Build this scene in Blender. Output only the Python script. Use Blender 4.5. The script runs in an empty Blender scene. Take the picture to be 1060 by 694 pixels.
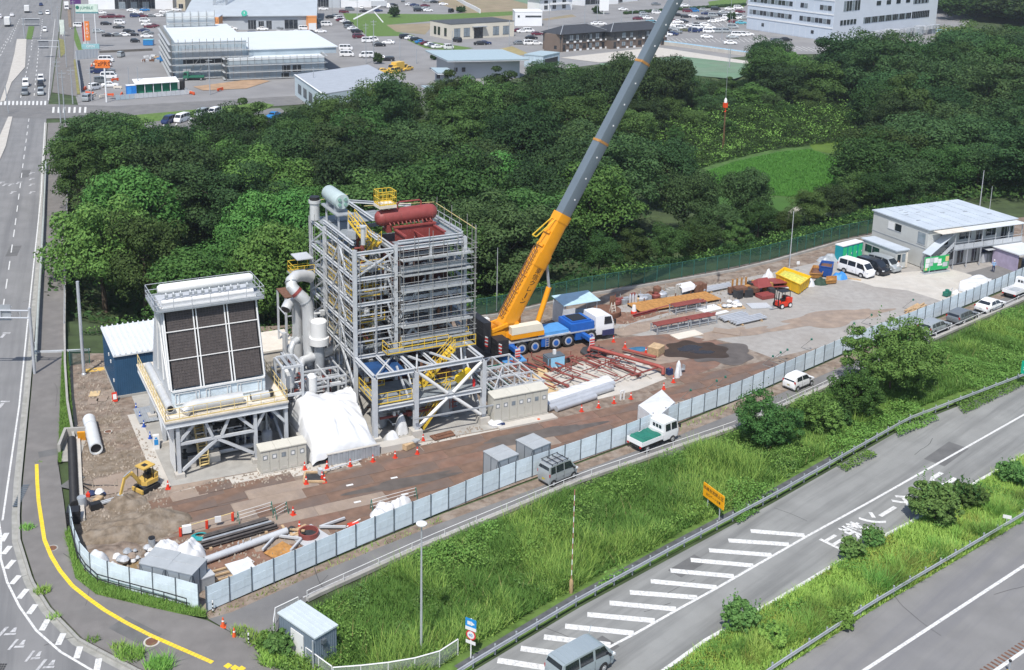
import bpy,bmesh,math,random
import numpy as np
from mathutils import Vector,Matrix
C=bpy.context.scene
COL=C.collection
R=math.radians
random.seed(7);RNG=np.random.default_rng(7)
F,CX,CY,PT,CH=1159.0,424.0,174.7,R(13.27),48.0
cd=bpy.data.cameras.new('drone_camera');cam=bpy.data.objects.new('drone_camera',cd);COL.objects.link(cam)
cam.location=(0,0,CH);cam.rotation_euler=(R(90)-PT,0,0)
cd.sensor_width=36;cd.lens=36*F/1060;cd.shift_x=(530-CX)/1060;cd.shift_y=(CY-347)/1060
cd.clip_end=6000;cd.clip_start=1
C.camera=cam
SUN_EL,SUN_AZ=R(58),R(72)
w=bpy.data.worlds.new('World');C.world=w;w.use_nodes=True
nt=w.node_tree;bg=nt.nodes['Background']
sky=nt.nodes.new('ShaderNodeTexSky');sky.sky_type='NISHITA';sky.sun_disc=False
sky.sun_elevation=SUN_EL;sky.sun_rotation=R(198);sky.dust_density=2.0;sky.altitude=600
nt.links.new(sky.outputs[0],bg.inputs[0]);bg.inputs[1].default_value=0.135
sd=bpy.data.lights.new('sun','SUN');sun=bpy.data.objects.new('sun',sd);COL.objects.link(sun)
sd.energy=3.95;sd.angle=R(0.55);sd.color=(1.0,.96,.9)
sun.rotation_euler=Vector((math.cos(SUN_AZ)*math.cos(SUN_EL),math.sin(SUN_AZ)*math.cos(SUN_EL),-math.sin(SUN_EL))).to_track_quat('-Z','Y').to_euler()
C.view_settings.view_transform='Standard';C.view_settings.look='None'
C.view_settings.exposure=0.28;C.view_settings.gamma=1.0;C.view_settings.use_curve_mapping=False
C.cycles.max_bounces=5;C.cycles.diffuse_bounces=2;C.cycles.glossy_bounces=2;C.cycles.transparent_max_bounces=12
C.cycles.use_denoising=True
_c,_s=math.cos(PT),math.sin(PT)
def G(u,v,z=0.0):
 x=(u-CX)/F;y=-(v-CY)/F
 dz=-_s+y*_c;t=(z-CH)/dz
 return Vector((x*t,(_c+y*_s)*t,z))
def scr(p):
 dz=p[2]-CH;dep=p[1]*_c-dz*_s;up=p[1]*_s+dz*_c
 return CX+F*p[0]/dep,CY-F*up/dep
YAW=R(23.3);E1=Vector((math.cos(YAW),math.sin(YAW),0));E2=Vector((-E1.y,E1.x,0))
ORG=G(184,495)
def W(x,d,z=0.0):
 return ORG+E1*x+E2*d+Vector((0,0,z))
def yaw_of(a,b):return math.atan2(b[1]-a[1],b[0]-a[0])
MATS={}
def mat(name,col,rough=.6,metal=0.0,var=.12,scale=1.5,bump=0.0,bscale=25,stain=None,samt=.5,sscale=.3,spec=.4,streak=None,objvar=0):
 if name in MATS:return MATS[name]
 m=bpy.data.materials.new(name);m.use_nodes=True;n=m.node_tree;L=n.links
 p=n.nodes['Principled BSDF'];p.inputs['Roughness'].default_value=rough;p.inputs['Metallic'].default_value=metal
 p.inputs['Specular IOR Level'].default_value=spec
 tc=n.nodes.new('ShaderNodeTexCoord');src=tc.outputs['Object']
 if streak:
  mp=n.nodes.new('ShaderNodeMapping');mp.vector_type='TEXTURE';mp.inputs['Scale'].default_value=tuple(1/k for k in streak[1]);mp.inputs['Rotation'].default_value=(0,0,streak[0])
  L.new(src,mp.inputs[0]);ssrc=mp.outputs[0]
 else:ssrc=src
 nz=n.nodes.new('ShaderNodeTexNoise');nz.inputs['Scale'].default_value=scale;nz.inputs['Detail'].default_value=6
 L.new(src,nz.inputs['Vector'])
 cr=n.nodes.new('ShaderNodeValToRGB');cr.color_ramp.elements[0].position=.3;cr.color_ramp.elements[1].position=.7
 cr.color_ramp.elements[0].color=tuple(max(0,c*(1-var))for c in col)+(1,)
 cr.color_ramp.elements[1].color=tuple(min(1,c*(1+var))for c in col)+(1,)
 L.new(nz.outputs[0],cr.inputs[0]);out=cr.outputs[0]
 if stain:
  n2=n.nodes.new('ShaderNodeTexNoise');n2.inputs['Scale'].default_value=sscale;n2.inputs['Detail'].default_value=5;n2.inputs['Roughness'].default_value=.65
  L.new(ssrc,n2.inputs['Vector'])
  r2=n.nodes.new('ShaderNodeValToRGB');r2.color_ramp.elements[0].position=.45;r2.color_ramp.elements[1].position=.68
  r2.color_ramp.elements[0].color=(0,0,0,1);r2.color_ramp.elements[1].color=(samt,)*3+(1,)
  L.new(n2.outputs[0],r2.inputs[0])
  mx=n.nodes.new('ShaderNodeMixRGB');L.new(r2.outputs[0],mx.inputs[0]);L.new(out,mx.inputs[1]);mx.inputs[2].default_value=tuple(stain)+(1,)
  out=mx.outputs[0]
 if objvar:
  oi=n.nodes.new('ShaderNodeObjectInfo');q=n.nodes.new('ShaderNodeMath');q.operation='MULTIPLY_ADD';q.inputs[1].default_value=objvar;q.inputs[2].default_value=1-objvar*.7;L.new(oi.outputs['Random'],q.inputs[0])
  hv=n.nodes.new('ShaderNodeHueSaturation');L.new(q.outputs[0],hv.inputs['Value']);L.new(out,hv.inputs['Color']);out=hv.outputs[0]
 L.new(out,p.inputs['Base Color'])
 if bump:
  n3=n.nodes.new('ShaderNodeTexNoise');n3.inputs['Scale'].default_value=bscale;n3.inputs['Detail'].default_value=4
  L.new(src,n3.inputs['Vector'])
  b=n.nodes.new('ShaderNodeBump');b.inputs['Strength'].default_value=bump;b.inputs['Distance'].default_value=.05
  L.new(n3.outputs[0],b.inputs['Height']);L.new(b.outputs[0],p.inputs['Normal'])
 MATS[name]=m;return m
def leafmat(name,a,b,trans=.22,rough=.65,vr=(.62,1.5)):
 """foliage: colour differs leaf by leaf and plant by plant"""
 m=bpy.data.materials.new(name);m.use_nodes=True;n=m.node_tree;L=n.links
 p=n.nodes['Principled BSDF'];p.inputs['Roughness'].default_value=rough;p.inputs['Specular IOR Level'].default_value=.12
 g=n.nodes.new('ShaderNodeNewGeometry');oi=n.nodes.new('ShaderNodeObjectInfo')
 mx=n.nodes.new('ShaderNodeMixRGB');mx.inputs[1].default_value=tuple(a)+(1,);mx.inputs[2].default_value=tuple(b)+(1,)
 L.new(g.outputs['Random Per Island'],mx.inputs[0])
 hs=n.nodes.new('ShaderNodeHueSaturation')
 def rng(lo,hi,k):
  q=n.nodes.new('ShaderNodeMath');q.operation='MULTIPLY_ADD';q.inputs[1].default_value=hi-lo;q.inputs[2].default_value=lo
  if k==1:
   f=n.nodes.new('ShaderNodeMath');f.operation='MULTIPLY';f.inputs[1].default_value=7.31;L.new(oi.outputs['Random'],f.inputs[0])
   f2=n.nodes.new('ShaderNodeMath');f2.operation='FRACT';L.new(f.outputs[0],f2.inputs[0]);L.new(f2.outputs[0],q.inputs[0])
  else:L.new(oi.outputs['Random'],q.inputs[0])
  return q.outputs[0]
 L.new(rng(.48,.528,0),hs.inputs['Hue']);L.new(rng(vr[0],vr[1],1),hs.inputs['Value']);hs.inputs['Saturation'].default_value=.92
 L.new(mx.outputs[0],hs.inputs['Color']);L.new(hs.outputs[0],p.inputs['Base Color'])
 t=n.nodes.new('ShaderNodeBsdfTranslucent');L.new(hs.outputs[0],t.inputs[0])
 ms=n.nodes.new('ShaderNodeMixShader');ms.inputs[0].default_value=trans
 L.new(p.outputs[0],ms.inputs[1]);L.new(t.outputs[0],ms.inputs[2]);L.new(ms.outputs[0],n.nodes['Material Output'].inputs[0])
 MATS[name]=m;return m
def netmat(name,col,alpha):
 m=mat(name,col,.8);n=m.node_tree
 n.nodes['Principled BSDF'].inputs['Alpha'].default_value=alpha;return m
ASPH=mat('old_asphalt',(.175,.172,.168),.9,var=.12,scale=.5,bump=.25,bscale=18,stain=(.125,.125,.13),samt=.7,sscale=.22)
ASPH2=mat('motorway_asphalt',(.245,.248,.238),.9,var=.10,scale=.4,bump=.2,bscale=20,stain=(.135,.138,.135),samt=.75,sscale=.9,streak=(R(41),(.04,.8,1)))
ASPHR=mat('main_road_asphalt',(.207,.206,.205),.9,var=.1,scale=.3,bump=.2,bscale=16,stain=(.14,.142,.145),samt=.75,sscale=.8,streak=(R(16),(.8,.03,1)))
WALKM=mat('pavement_asphalt',(.178,.168,.16),.9,var=.12,scale=.8,bump=.2,bscale=18,stain=(.14,.135,.13),samt=.6,sscale=.25)
LOTM=mat('far_lot_asphalt',(.225,.222,.222),.9,var=.12,scale=.12,stain=(.27,.265,.26),samt=.6,sscale=.05)
CONC=mat('concrete',(.36,.35,.325),.85,var=.14,scale=.9,bump=.2,bscale=12,stain=(.26,.245,.22),samt=.6,sscale=.5)
CONCL=mat('pale_concrete',(.5,.475,.43),.85,var=.12,scale=1.2,bump=.15,bscale=14,stain=(.37,.33,.28),samt=.5,sscale=.6)
DIRT=mat('site_dirt',(.19,.145,.112),.95,var=.35,scale=1.6,bump=.8,bscale=6,stain=(.31,.27,.23),samt=.9,sscale=.55)
DIRTD=mat('dug_soil',(.175,.138,.1),.95,var=.3,scale=2.2,bump=.9,bscale=5,stain=(.28,.24,.195),samt=.8,sscale=.9)
RUSTY=mat('rusty_steel_plate',(.178,.112,.08),.75,var=.22,scale=1.1,bump=.2,bscale=10,stain=(.125,.105,.095),samt=.85,sscale=.35,streak=(R(23),(.25,1.3,1)))
RUSTY2=mat('brown_steel_plate',(.2,.118,.085),.75,var=.22,scale=1.0,bump=.2,bscale=10,stain=(.16,.12,.1),samt=.8,sscale=.4)
PLATEP=mat('pink_dusty_plate',(.3,.235,.185),.8,var=.18,scale=.9,bump=.2,bscale=10,stain=(.22,.18,.155),samt=.7,sscale=.5)
GRAVEL=mat('pale_gravel',(.33,.315,.295),.95,var=.12,scale=1.3,bump=.25,bscale=30,stain=(.27,.245,.22),samt=.6,sscale=.12)
EARTHG=mat('valley_earth',(.05,.075,.028),.95,var=.4,scale=.4,bump=.5,bscale=3)
GRASSB=mat('turf',(.095,.17,.03),.9,var=.35,scale=1.2,bump=.6,bscale=12,stain=(.1,.15,.04),samt=.7,sscale=.3)
PADDY=mat('rice_paddy',(.045,.115,.016),.85,var=.16,scale=.25,bump=.8,bscale=9,stain=(.06,.14,.02),samt=.7,sscale=.06)
FIELDB=mat('brown_field',(.26,.21,.14),.95,var=.15,scale=.2,stain=(.21,.2,.11),samt=.6,sscale=.08)
FIELDG=mat('green_field',(.13,.22,.14),.9,var=.15,scale=.2,stain=(.17,.2,.15),samt=.6,sscale=.08)
PAINTW=mat('white_road_paint',(.68,.68,.66),.7,var=.06,scale=3,stain=(.36,.36,.35),samt=.85,sscale=5)
PAINTWORN=mat('worn_road_paint',(.5,.5,.5),.8,var=.2,scale=4,stain=(.25,.25,.255),samt=.9,sscale=3)
YELLOWT=mat('yellow_tactile',(.78,.56,.035),.7,var=.12,scale=4,stain=(.6,.45,.1),samt=.5,sscale=1)
KERBM=mat('kerb_concrete',(.33,.325,.3),.85,var=.15,scale=1.5,stain=(.22,.22,.19),samt=.7,sscale=.8)
HOARD=mat('pale_blue_hoarding',(.66,.76,.82),.5,var=.05,scale=.6,stain=(.47,.53,.55),samt=.75,sscale=.9,bump=.3,bscale=2,objvar=.16)
HPOST=mat('dark_fence_post',(.10,.12,.14),.5,var=.1)
STEEL=mat('galvanised_steel',(.52,.54,.57),.45,metal=.35,var=.1,scale=2,stain=(.4,.42,.45),samt=.5,sscale=1.0)
STEELW=mat('white_grey_painted_steel',(.49,.51,.53),.45,var=.06,scale=1.5,stain=(.38,.4,.43),samt=.5,sscale=.8)
STEELG=mat('grey_steel',(.36,.385,.41),.5,metal=.2,var=.12,scale=1.5)
GRATE=mat('floor_grating',(.26,.29,.31),.7,metal=.2,var=.15,scale=2)
PLANKM=mat('scaffold_plank',(.42,.44,.45),.6,metal=.2,var=.18,scale=1.4)
SCAF=mat('scaffold_tube',(.34,.34,.33),.45,metal=.4,var=.1)
YEL=mat('yellow_handrail',(.68,.46,.045),.5,var=.1)
YELP=mat('pale_yellow_rail',(.66,.52,.24),.55,var=.1)
WHITE=mat('white_paint',(.7,.7,.69),.5,var=.03)
WHITEC=mat('white_sheet',(.62,.63,.64),.65,var=.07,scale=1.2,bump=.7,bscale=2.2)
CREAM=mat('cream_deck',(.66,.61,.53),.7,var=.08,scale=1.5,stain=(.53,.45,.35),samt=.5,sscale=.8)
SILVERP=mat('lagged_silver_pipe',(.62,.63,.63),.4,metal=.3,var=.08,scale=1.2)
COILM=mat('condenser_coil',(.062,.052,.05),.6,var=.35,scale=8,stain=(.1,.085,.08),samt=.6,sscale=1.4,streak=(.9,(.25,3,1.5)))
REDOX=mat('red_oxide_paint',(.25,.055,.05),.5,var=.12,scale=1.5)
REDP=mat('red_oxide_pipework',(.22,.06,.05),.6,var=.15)
RUSTM=mat('orange_rust',(.4,.2,.06),.8,var=.25,scale=3)
BROWN=mat('rusty_brown',(.16,.08,.05),.8,var=.25,scale=3)
BLACK=mat('black',(.02,.02,.022),.5,var=.2)
DARK=mat('dark_void',(.035,.037,.04),.7,var=.3)
BLUEB=mat('navy_cladding',(.028,.085,.165),.45,var=.1,scale=.8)
ROOFW=mat('pale_ribbed_roof',(.62,.645,.665),.5,var=.05,scale=.6)
GREYB=mat('prefab_wall',(.5,.51,.49),.6,var=.05,scale=.7,stain=(.42,.42,.4),samt=.4,sscale=.5)
GREYR=mat('prefab_roof',(.47,.52,.57),.5,var=.08,scale=.5)
GLASS=mat('dark_window_glass',(.02,.025,.032),.08,var=.2,spec=.8)
GLASSL=mat('pale_window_glass',(.2,.24,.27),.1,var=.2,spec=.8)
TYRE=mat('tyre',(.022,.022,.023),.8,var=.2)
RIM=mat('wheel_rim',(.5,.51,.52),.35,metal=.6,var=.05)
ORANGE=mat('crane_orange',(.78,.32,.012),.42,var=.05)
CRBLUE=mat('crane_blue',(.02,.115,.42),.38,var=.08)
CRBLUE2=mat('pale_blue_deck',(.09,.29,.6),.45,var=.08)
BOOMG=mat('boom_grey',(.155,.19,.22),.4,metal=.1,var=.05,scale=.5)
CONE=mat('cone_red',(.62,.045,.02),.5,var=.1)
CONEO=mat('cone_orange',(.7,.11,.03),.5,var=.1)
CONEB=mat('cone_blue',(.025,.08,.36),.5,var=.1)
TIMB=mat('timber',(.48,.34,.2),.8,var=.2,scale=3)
PLYW=mat('plywood',(.55,.41,.23),.8,var=.12,scale=1.5)
GRNT=mat('green_tarp',(.02,.16,.115),.6,var=.1,scale=2,bump=.3,bscale=4)
EXC=mat('excavator_yellow',(.56,.37,.09),.5,var=.1)
SKIN=mat('skin',(.5,.3,.2),.6,var=.05)
NAVY=mat('navy_cloth',(.02,.035,.1),.8,var=.15)
LBLUE=mat('light_blue_cloth',(.25,.4,.6),.8,var=.1)
BARKM=mat('bark',(.10,.075,.055),.9,var=.3,scale=4)
LEAFD=leafmat('leaf_dark',(.026,.06,.018),(.054,.105,.03))
LEAFM=leafmat('leaf_mid',(.036,.085,.018),(.074,.142,.03))
LEAFL=leafmat('leaf_light',(.052,.135,.022),(.1,.205,.036))
GRASSM=leafmat('grass_blade',(.125,.285,.035),(.26,.425,.07),.3)
GRASSY=leafmat('grass_blade_yellow',(.19,.28,.04),(.34,.41,.08),.3)
VINE=leafmat('vine_leaf',(.11,.24,.032),(.2,.36,.06),.25)
SHRUBM=leafmat('shrub_leaf',(.085,.19,.04),(.16,.29,.065),.25,vr=(.9,1.15))
class MB:
 def __init__(s):s.v=[];s.f=[];s.m=[]
 def add(s,vs,fs,mi=0):
  n=len(s.v);s.v+=[tuple(v)for v in vs];s.f+=[tuple(i+n for i in f)for f in fs];s.m+=[mi]*len(fs);return s
 def bx(s,x0,y0,z0,x1,y1,z1,mi=0):
  return s.add([(x0,y0,z0),(x1,y0,z0),(x1,y1,z0),(x0,y1,z0),(x0,y0,z1),(x1,y0,z1),(x1,y1,z1),(x0,y1,z1)],[(0,3,2,1),(4,5,6,7),(0,1,5,4),(1,2,6,5),(2,3,7,6),(3,0,4,7)],mi)
 def box(s,c,d,mi=0,rz=0.0,rx=0.0,ry=0.0):
  M=Matrix.Rotation(rz,3,'Z')@Matrix.Rotation(ry,3,'Y')@Matrix.Rotation(rx,3,'X');c=Vector(c)
  vs=[c+M@Vector((sx*d[0]/2,sy*d[1]/2,sz*d[2]/2))for sz in(-1,1)for sx,sy in((-1,-1),(1,-1),(1,1),(-1,1))]
  return s.add(vs,[(0,3,2,1),(4,5,6,7),(0,1,5,4),(1,2,6,5),(2,3,7,6),(3,0,4,7)],mi)
 def bar(s,a,b,w,h=None,mi=0):
  a=Vector(a);b=Vector(b);h=h or w;d=(b-a).normalized()
  u=Vector((0,0,1))if abs(d.z)<.99 else Vector((0,1,0))
  x=d.cross(u).normalized()*w/2;y=x.cross(d).normalized()*h/2
  vs=[p+sx*x+sy*y for p in(a,b)for sx,sy in((-1,-1),(1,-1),(1,1),(-1,1))]
  return s.add(vs,[(0,1,2,3),(7,6,5,4),(0,4,5,1),(1,5,6,2),(2,6,7,3),(3,7,4,0)],mi)
 def path(s,pts,r,n=8,mi=0,caps=True):
  pts=[Vector(p)for p in pts];rs=r if isinstance(r,(list,tuple))else[r]*len(pts)
  N=len(pts);x=None;vs=[]
  for i,p in enumerate(pts):
   d=(pts[min(i+1,N-1)]-pts[max(i-1,0)]).normalized()
   if x is None:
    x=d.cross(Vector((0,0,1))if abs(d.z)<.95 else Vector((1,0,0))).normalized()
   else:x=(x-d*x.dot(d)).normalized()
   y=d.cross(x)
   vs+=[p+(x*math.cos(2*math.pi*k/n)+y*math.sin(2*math.pi*k/n))*rs[i]for k in range(n)]
  fs=[(i*n+k,i*n+(k+1)%n,(i+1)*n+(k+1)%n,(i+1)*n+k)for i in range(N-1)for k in range(n)]
  if caps:fs+=[tuple(range(n))[::-1],tuple((N-1)*n+k for k in range(n))]
  return s.add(vs,fs,mi)
 def tube(s,a,b,r,n=8,mi=0,r2=None):return s.path([a,b],[r,r if r2 is None else r2],n,mi)
 def prism(s,pts,z0,z1,mi=0):
  n=len(pts);vs=[(p[0],p[1],z0)for p in pts]+[(p[0],p[1],z1)for p in pts]
  if sum(pts[i][0]*pts[(i+1)%n][1]-pts[(i+1)%n][0]*pts[i][1]for i in range(n))<0:
   vs=vs[:n][::-1]+vs[n:][::-1]
  return s.add(vs,[tuple(range(n))[::-1],tuple(range(n,2*n))]+[(i,(i+1)%n,n+(i+1)%n,n+i)for i in range(n)],mi)
 def lathe(s,prof,n=12,mi=0,M=None):
  M=M or Matrix.Identity(4);vs=[];k=len(prof)
  for r,z in prof:vs+=[M@Vector((r*math.cos(2*math.pi*i/n),r*math.sin(2*math.pi*i/n),z))for i in range(n)]
  fs=[(j*n+i,j*n+(i+1)%n,(j+1)*n+(i+1)%n,(j+1)*n+i)for j in range(k-1)for i in range(n)]
  fs+=[tuple(range(n))[::-1],tuple((k-1)*n+i for i in range(n))]
  return s.add(vs,fs,mi)
 def quad(s,a,b,c,d,mi=0):return s.add([a,b,c,d],[(0,1,2,3)],mi)
 def build(s,name,mats,parent=None,smooth=True):
  me=bpy.data.meshes.new(name);me.from_pydata(s.v,[],s.f)
  for m in(mats if isinstance(mats,(list,tuple))else[mats]):me.materials.append(m)
  if any(s.m):me.polygons.foreach_set('material_index',s.m)
  if smooth:
   me.polygons.foreach_set('use_smooth',[True]*len(s.f));me.set_sharp_from_angle(angle=R(38))
  me.update();o=bpy.data.objects.new(name,me);COL.objects.link(o)
  if parent:o.parent=parent
  return o
LABELS=[]
def tag(o,label,cat,group=None):
 o['label']=label;o['category']=cat
 if group:o['group']=group
 LABELS.append(o);return o
def thing(name,label,cat,loc=(0,0,0),rz=0.0,group=None):
 o=bpy.data.objects.new(name,None);COL.objects.link(o);o.empty_display_size=.3
 o.location=loc;o.rotation_euler=(0,0,rz);return tag(o,label,cat,group)
def stuff(o):o['kind']='stuff';return o
def struct(o):o['kind']='structure';return o
KIDS={}
def copy_tree(o,loc=None,rz=None,label=None,group=None,scale=None):
 """a copy of a thing with copies of its parts and sub-parts; mesh data is shared"""
 def rec(q,par):
  c=q.copy();COL.objects.link(c)
  if par:c.parent=par
  for ch in q.children:rec(ch,c)
  return c
 c=rec(o,None)
 if loc is not None:c.location=loc
 if rz is not None:c.rotation_euler=(0,0,rz)
 if scale:c.scale=(scale,)*3
 if label:c['label']=label
 if group:c['group']=group
 LABELS.append(c);return c
ORD='leftmost second third fourth fifth sixth seventh eighth ninth tenth eleventh twelfth thirteenth fourteenth fifteenth sixteenth seventeenth eighteenth nineteenth twentieth'.split()
def ordinal(i):
 if i==0:return 'leftmost'
 if i<20:return ORD[i]+' from left'
 n=i+1;t=['twenty','thirty','forty','fifty','sixty','seventy','eighty','ninety'][n//10-2]
 return(t+'-'+'zeroth first second third fourth fifth sixth seventh eighth ninth'.split()[n%10]if n%10 else t[:-1]+'ieth')+' from left'
def finish_labels():
 by={}
 for o in LABELS:by.setdefault(o['label'],[]).append(o)
 for lab,os_ in by.items():
  if len(os_)<2:continue
  os_.sort(key=lambda o:scr(o.location if o.type=='EMPTY' or o.location.length>.01 else o.matrix_world@Vector(o.bound_box[0]))[0])
  for i,o in enumerate(os_):
   l=lab+', '+(ordinal(i)if i<len(os_)-1 or len(os_)<3 else 'rightmost');o['label']=l
def sheet(name,pts,z,m,kind='structure',th=0.0):
 b=MB();pts=[(p[0],p[1])for p in pts]
 if th:b.prism(pts,z-th,z)
 else:
  if sum(pts[i][0]*pts[(i+1)%len(pts)][1]-pts[(i+1)%len(pts)][0]*pts[i][1]for i in range(len(pts)))<0:pts=pts[::-1]
  b.add([(p[0],p[1],z)for p in pts],[tuple(range(len(pts)))])
 o=b.build(name,m,smooth=False)
 if kind:o['kind']=kind
 return o
def px(*l):return[G(u,v)for u,v in l]
def resample(pts,step):
 pts=[Vector((p[0],p[1],0))for p in pts];out=[pts[0].copy()];left=step
 for a,b in zip(pts,pts[1:]):
  L=(b-a).length;t=left
  while t<=L:out.append(a+(b-a)*t/L);t+=step
  left=t-L
 return out
def offset(pts,d):
 o=[];pts=[Vector((p[0],p[1],0))for p in pts]
 for i,p in enumerate(pts):
  t=(pts[min(i+1,len(pts)-1)]-pts[max(i-1,0)]).normalized();o.append(p+Vector((-t.y,t.x,0))*d)
 return o
def strip(b,pts,w,z,mi=0):
 l,r=offset(pts,w/2),offset(pts,-w/2)
 for i in range(len(pts)-1):
  b.quad((r[i].x,r[i].y,z),(r[i+1].x,r[i+1].y,z),(l[i+1].x,l[i+1].y,z),(l[i].x,l[i].y,z),mi)
def text_bm(txt,size,M,depth=.01,align='CENTER',off=0.0):
 """flat lettering as mesh data placed by the matrix M (letters lie in its xy plane)"""
 cu=bpy.data.curves.new('t','FONT');cu.body=txt;cu.size=size;cu.align_x=align;cu.align_y='CENTER';cu.extrude=depth/2;cu.resolution_u=2;cu.offset=off
 ob=bpy.data.objects.new('t',cu);COL.objects.link(ob);dg=bpy.context.evaluated_depsgraph_get();dg.update()
 me=ob.evaluated_get(dg).to_mesh();b=MB()
 b.add([M@v.co for v in me.vertices],[tuple(p.vertices)for p in me.polygons])
 ob.evaluated_get(dg).to_mesh_clear();bpy.data.objects.remove(ob);bpy.data.curves.remove(cu);return b
def face_matrix(origin,xdir,up):
 x=Vector(xdir).normalized();y=Vector(up);y=(y-x*y.dot(x)).normalized();z=x.cross(y)
 return Matrix(((x.x,y.x,z.x,origin[0]),(x.y,y.y,z.y,origin[1]),(x.z,y.z,z.z,origin[2]),(0,0,0,1)))
def card_mesh(name,c,nrm,size,m,aspect=.6):
 n=len(c);nrm=nrm/np.linalg.norm(nrm,axis=1,keepdims=True)
 r=RNG.normal(size=(n,3));t=np.cross(nrm,r);t/=np.linalg.norm(t,axis=1,keepdims=True);b=np.cross(nrm,t)
 s=size[:,None]if np.ndim(size)else size
 v=np.stack([c-t*s*.5,c+b*s*aspect*.5-t*s*.08,c+t*s*.5,c-b*s*aspect*.5+t*s*.08],1).reshape(-1,3)
 return raw_mesh(name,v,np.arange(n*4,dtype=np.int32),4,m)
def blade_mesh(name,base,h,wd,lean,m):
 n=len(base);a=RNG.uniform(0,2*np.pi,n);d=np.stack([np.cos(a),np.sin(a),np.zeros(n)],1)
 e=np.stack([-np.sin(a),np.cos(a),np.zeros(n)],1);up=np.array([0,0,1.0])
 v=np.stack([base-e*wd[:,None]/2,base+e*wd[:,None]/2,base+up*h[:,None]+d*lean[:,None]],1).reshape(-1,3)
 return raw_mesh(name,v,np.arange(n*3,dtype=np.int32),3,m)
def raw_mesh(name,v,idx,k,m):
 me=bpy.data.meshes.new(name);nf=len(idx)//k
 me.vertices.add(len(v));me.vertices.foreach_set('co',np.ascontiguousarray(v,dtype=np.float32).ravel())
 me.loops.add(len(idx));me.loops.foreach_set('vertex_index',idx)
 me.polygons.add(nf);me.polygons.foreach_set('loop_start',np.arange(0,nf*k,k,dtype=np.int32))
 me.materials.append(m);me.update(calc_edges=True);me.validate();return me
def link(name,me,parent=None):
 o=bpy.data.objects.new(name,me);COL.objects.link(o)
 if parent:o.parent=parent
 return o
def inside(P,poly):
 x,y=P[:,0],P[:,1];c=np.zeros(len(P),bool);n=len(poly)
 for i in range(n):
  x0,y0=poly[i][0],poly[i][1];x1,y1=poly[(i+1)%n][0],poly[(i+1)%n][1]
  c^=((y0>y)!=(y1>y))&(x<(x1-x0)*(y-y0)/(y1-y0+1e-12)+x0)
 return c
def scatter(poly,dens):
 a=np.array([(p[0],p[1])for p in poly]);lo,hi=a.min(0),a.max(0)
 n=int((hi-lo).prod()*dens);P=RNG.uniform(lo,hi,(n,2));return P[inside(P,poly)]
def segdist(P,poly):
 d=np.full(len(P),1e9)
 for i in range(len(poly)):
  a=np.array(poly[i][:2],float);b=np.array(poly[(i+1)%len(poly)][:2],float);ab=b-a
  t=np.clip(((P-a)@ab)/(ab@ab),0,1);d=np.minimum(d,np.linalg.norm(P-a-t[:,None]*ab,axis=1))
 return d
VAL=[(-47,128),(-31,120),(-9,120),(11,131),(22,138),(36,145),(50,152),(64,162),(80,175),(104,186),(140,190),(230,240),(330,330),(300,430),(180,360),(120,316),(88,318),(60,302),(36,286),(12,262),(-24,240),(-66,226)]
def vdepth(P):
 P=np.asarray(P,float).reshape(-1,2);d=np.where(inside(P,VAL),segdist(P,VAL),0);t=np.clip(d/11,0,1)
 return-4.5*t*t*(3-2*t)
def hz(x,y):return float(vdepth([(x,y)])[0])
def terrain():
 xs=np.concatenate([[-3000,-1200,-600,-300],np.arange(-160,361,5.0),[450,700,1300,3000]])
 ys=np.concatenate([[-600,-100,20],np.arange(40,461,5.0),[520,700,1000,1800,4500]])
 X,Y=np.meshgrid(xs,ys);Z=vdepth(np.stack([X.ravel(),Y.ravel()],1))-.10
 v=np.stack([X.ravel(),Y.ravel(),Z],1);nx,ny=len(xs),len(ys)
 i=(np.arange(ny-1)[:,None]*nx+np.arange(nx-1)[None]).ravel()
 f=np.stack([i,i+1,i+nx+1,i+nx],1).astype(np.int32).ravel()
 struct(link('ground',raw_mesh('ground',v,f,4,EARTHG)))
terrain()
def ext(a,b,k):a=Vector(a);b=Vector(b);return b+(b-a)*k
kerb_px=[(74,-45),(64,0),(60,40),(53,95),(50,108),(48,124),(44.5,200),(41,280),(36,340),(30,410),(24,470),(21,500),(19.5,535),(20,560),(33,602),(51,631),(83,664),(142,695),(230,735)]
KERB=px(*kerb_px)
road_l=px((-700,800),(-420,420),(-260,200),(-140,60),(-70,-10),(-40,-45))
sheet('main_road',KERB+[G(300,800)]+road_l,0.0,ASPHR)
sheet('road',px((-140,119),(-140,109),(53,108),(120,110),(330,98),(470,84),(470,92),(330,107),(120,121),(49,123)),.004,ASPH)
walk_r=px((300,800),(302,700),(262,668),(215,644),(150,627),(104,617),(80,600),(70,556),(66,520),(60,480),(64,400),(65.5,365),(66.5,300),(68,240),(70,180),(73,127))
walk_l=offset(px((48.5,128),(44.5,200),(41,280),(36,340),(30,410),(24,470),(21,500),(19.5,535),(20,560),(33,602),(51,631),(83,664),(142,695),(230,735)),.22)
WALK=sheet('pavement',[Vector(p)for p in walk_l]+walk_r,.11,WALKM,th=.11)
sheet('far_pavement',px((54,96),(61,40),(65,0),(75,-45),(90,-45),(78,0),(76,60),(80,100)),.1,WALKM,th=.1)
ks=resample(px((48.2,128),(44.2,200),(40.7,280),(35.7,340),(29.7,410),(23.7,470),(20.8,500),(19.2,535),(19.8,560),(32.7,602),(50.6,631),(82.5,664),(141.5,695),(175,708)),.92)
kb=MB();kb.box((0,0,.075),(.9,.2,.15));kme=kb.build('kerb_stone',KERBM)
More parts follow.
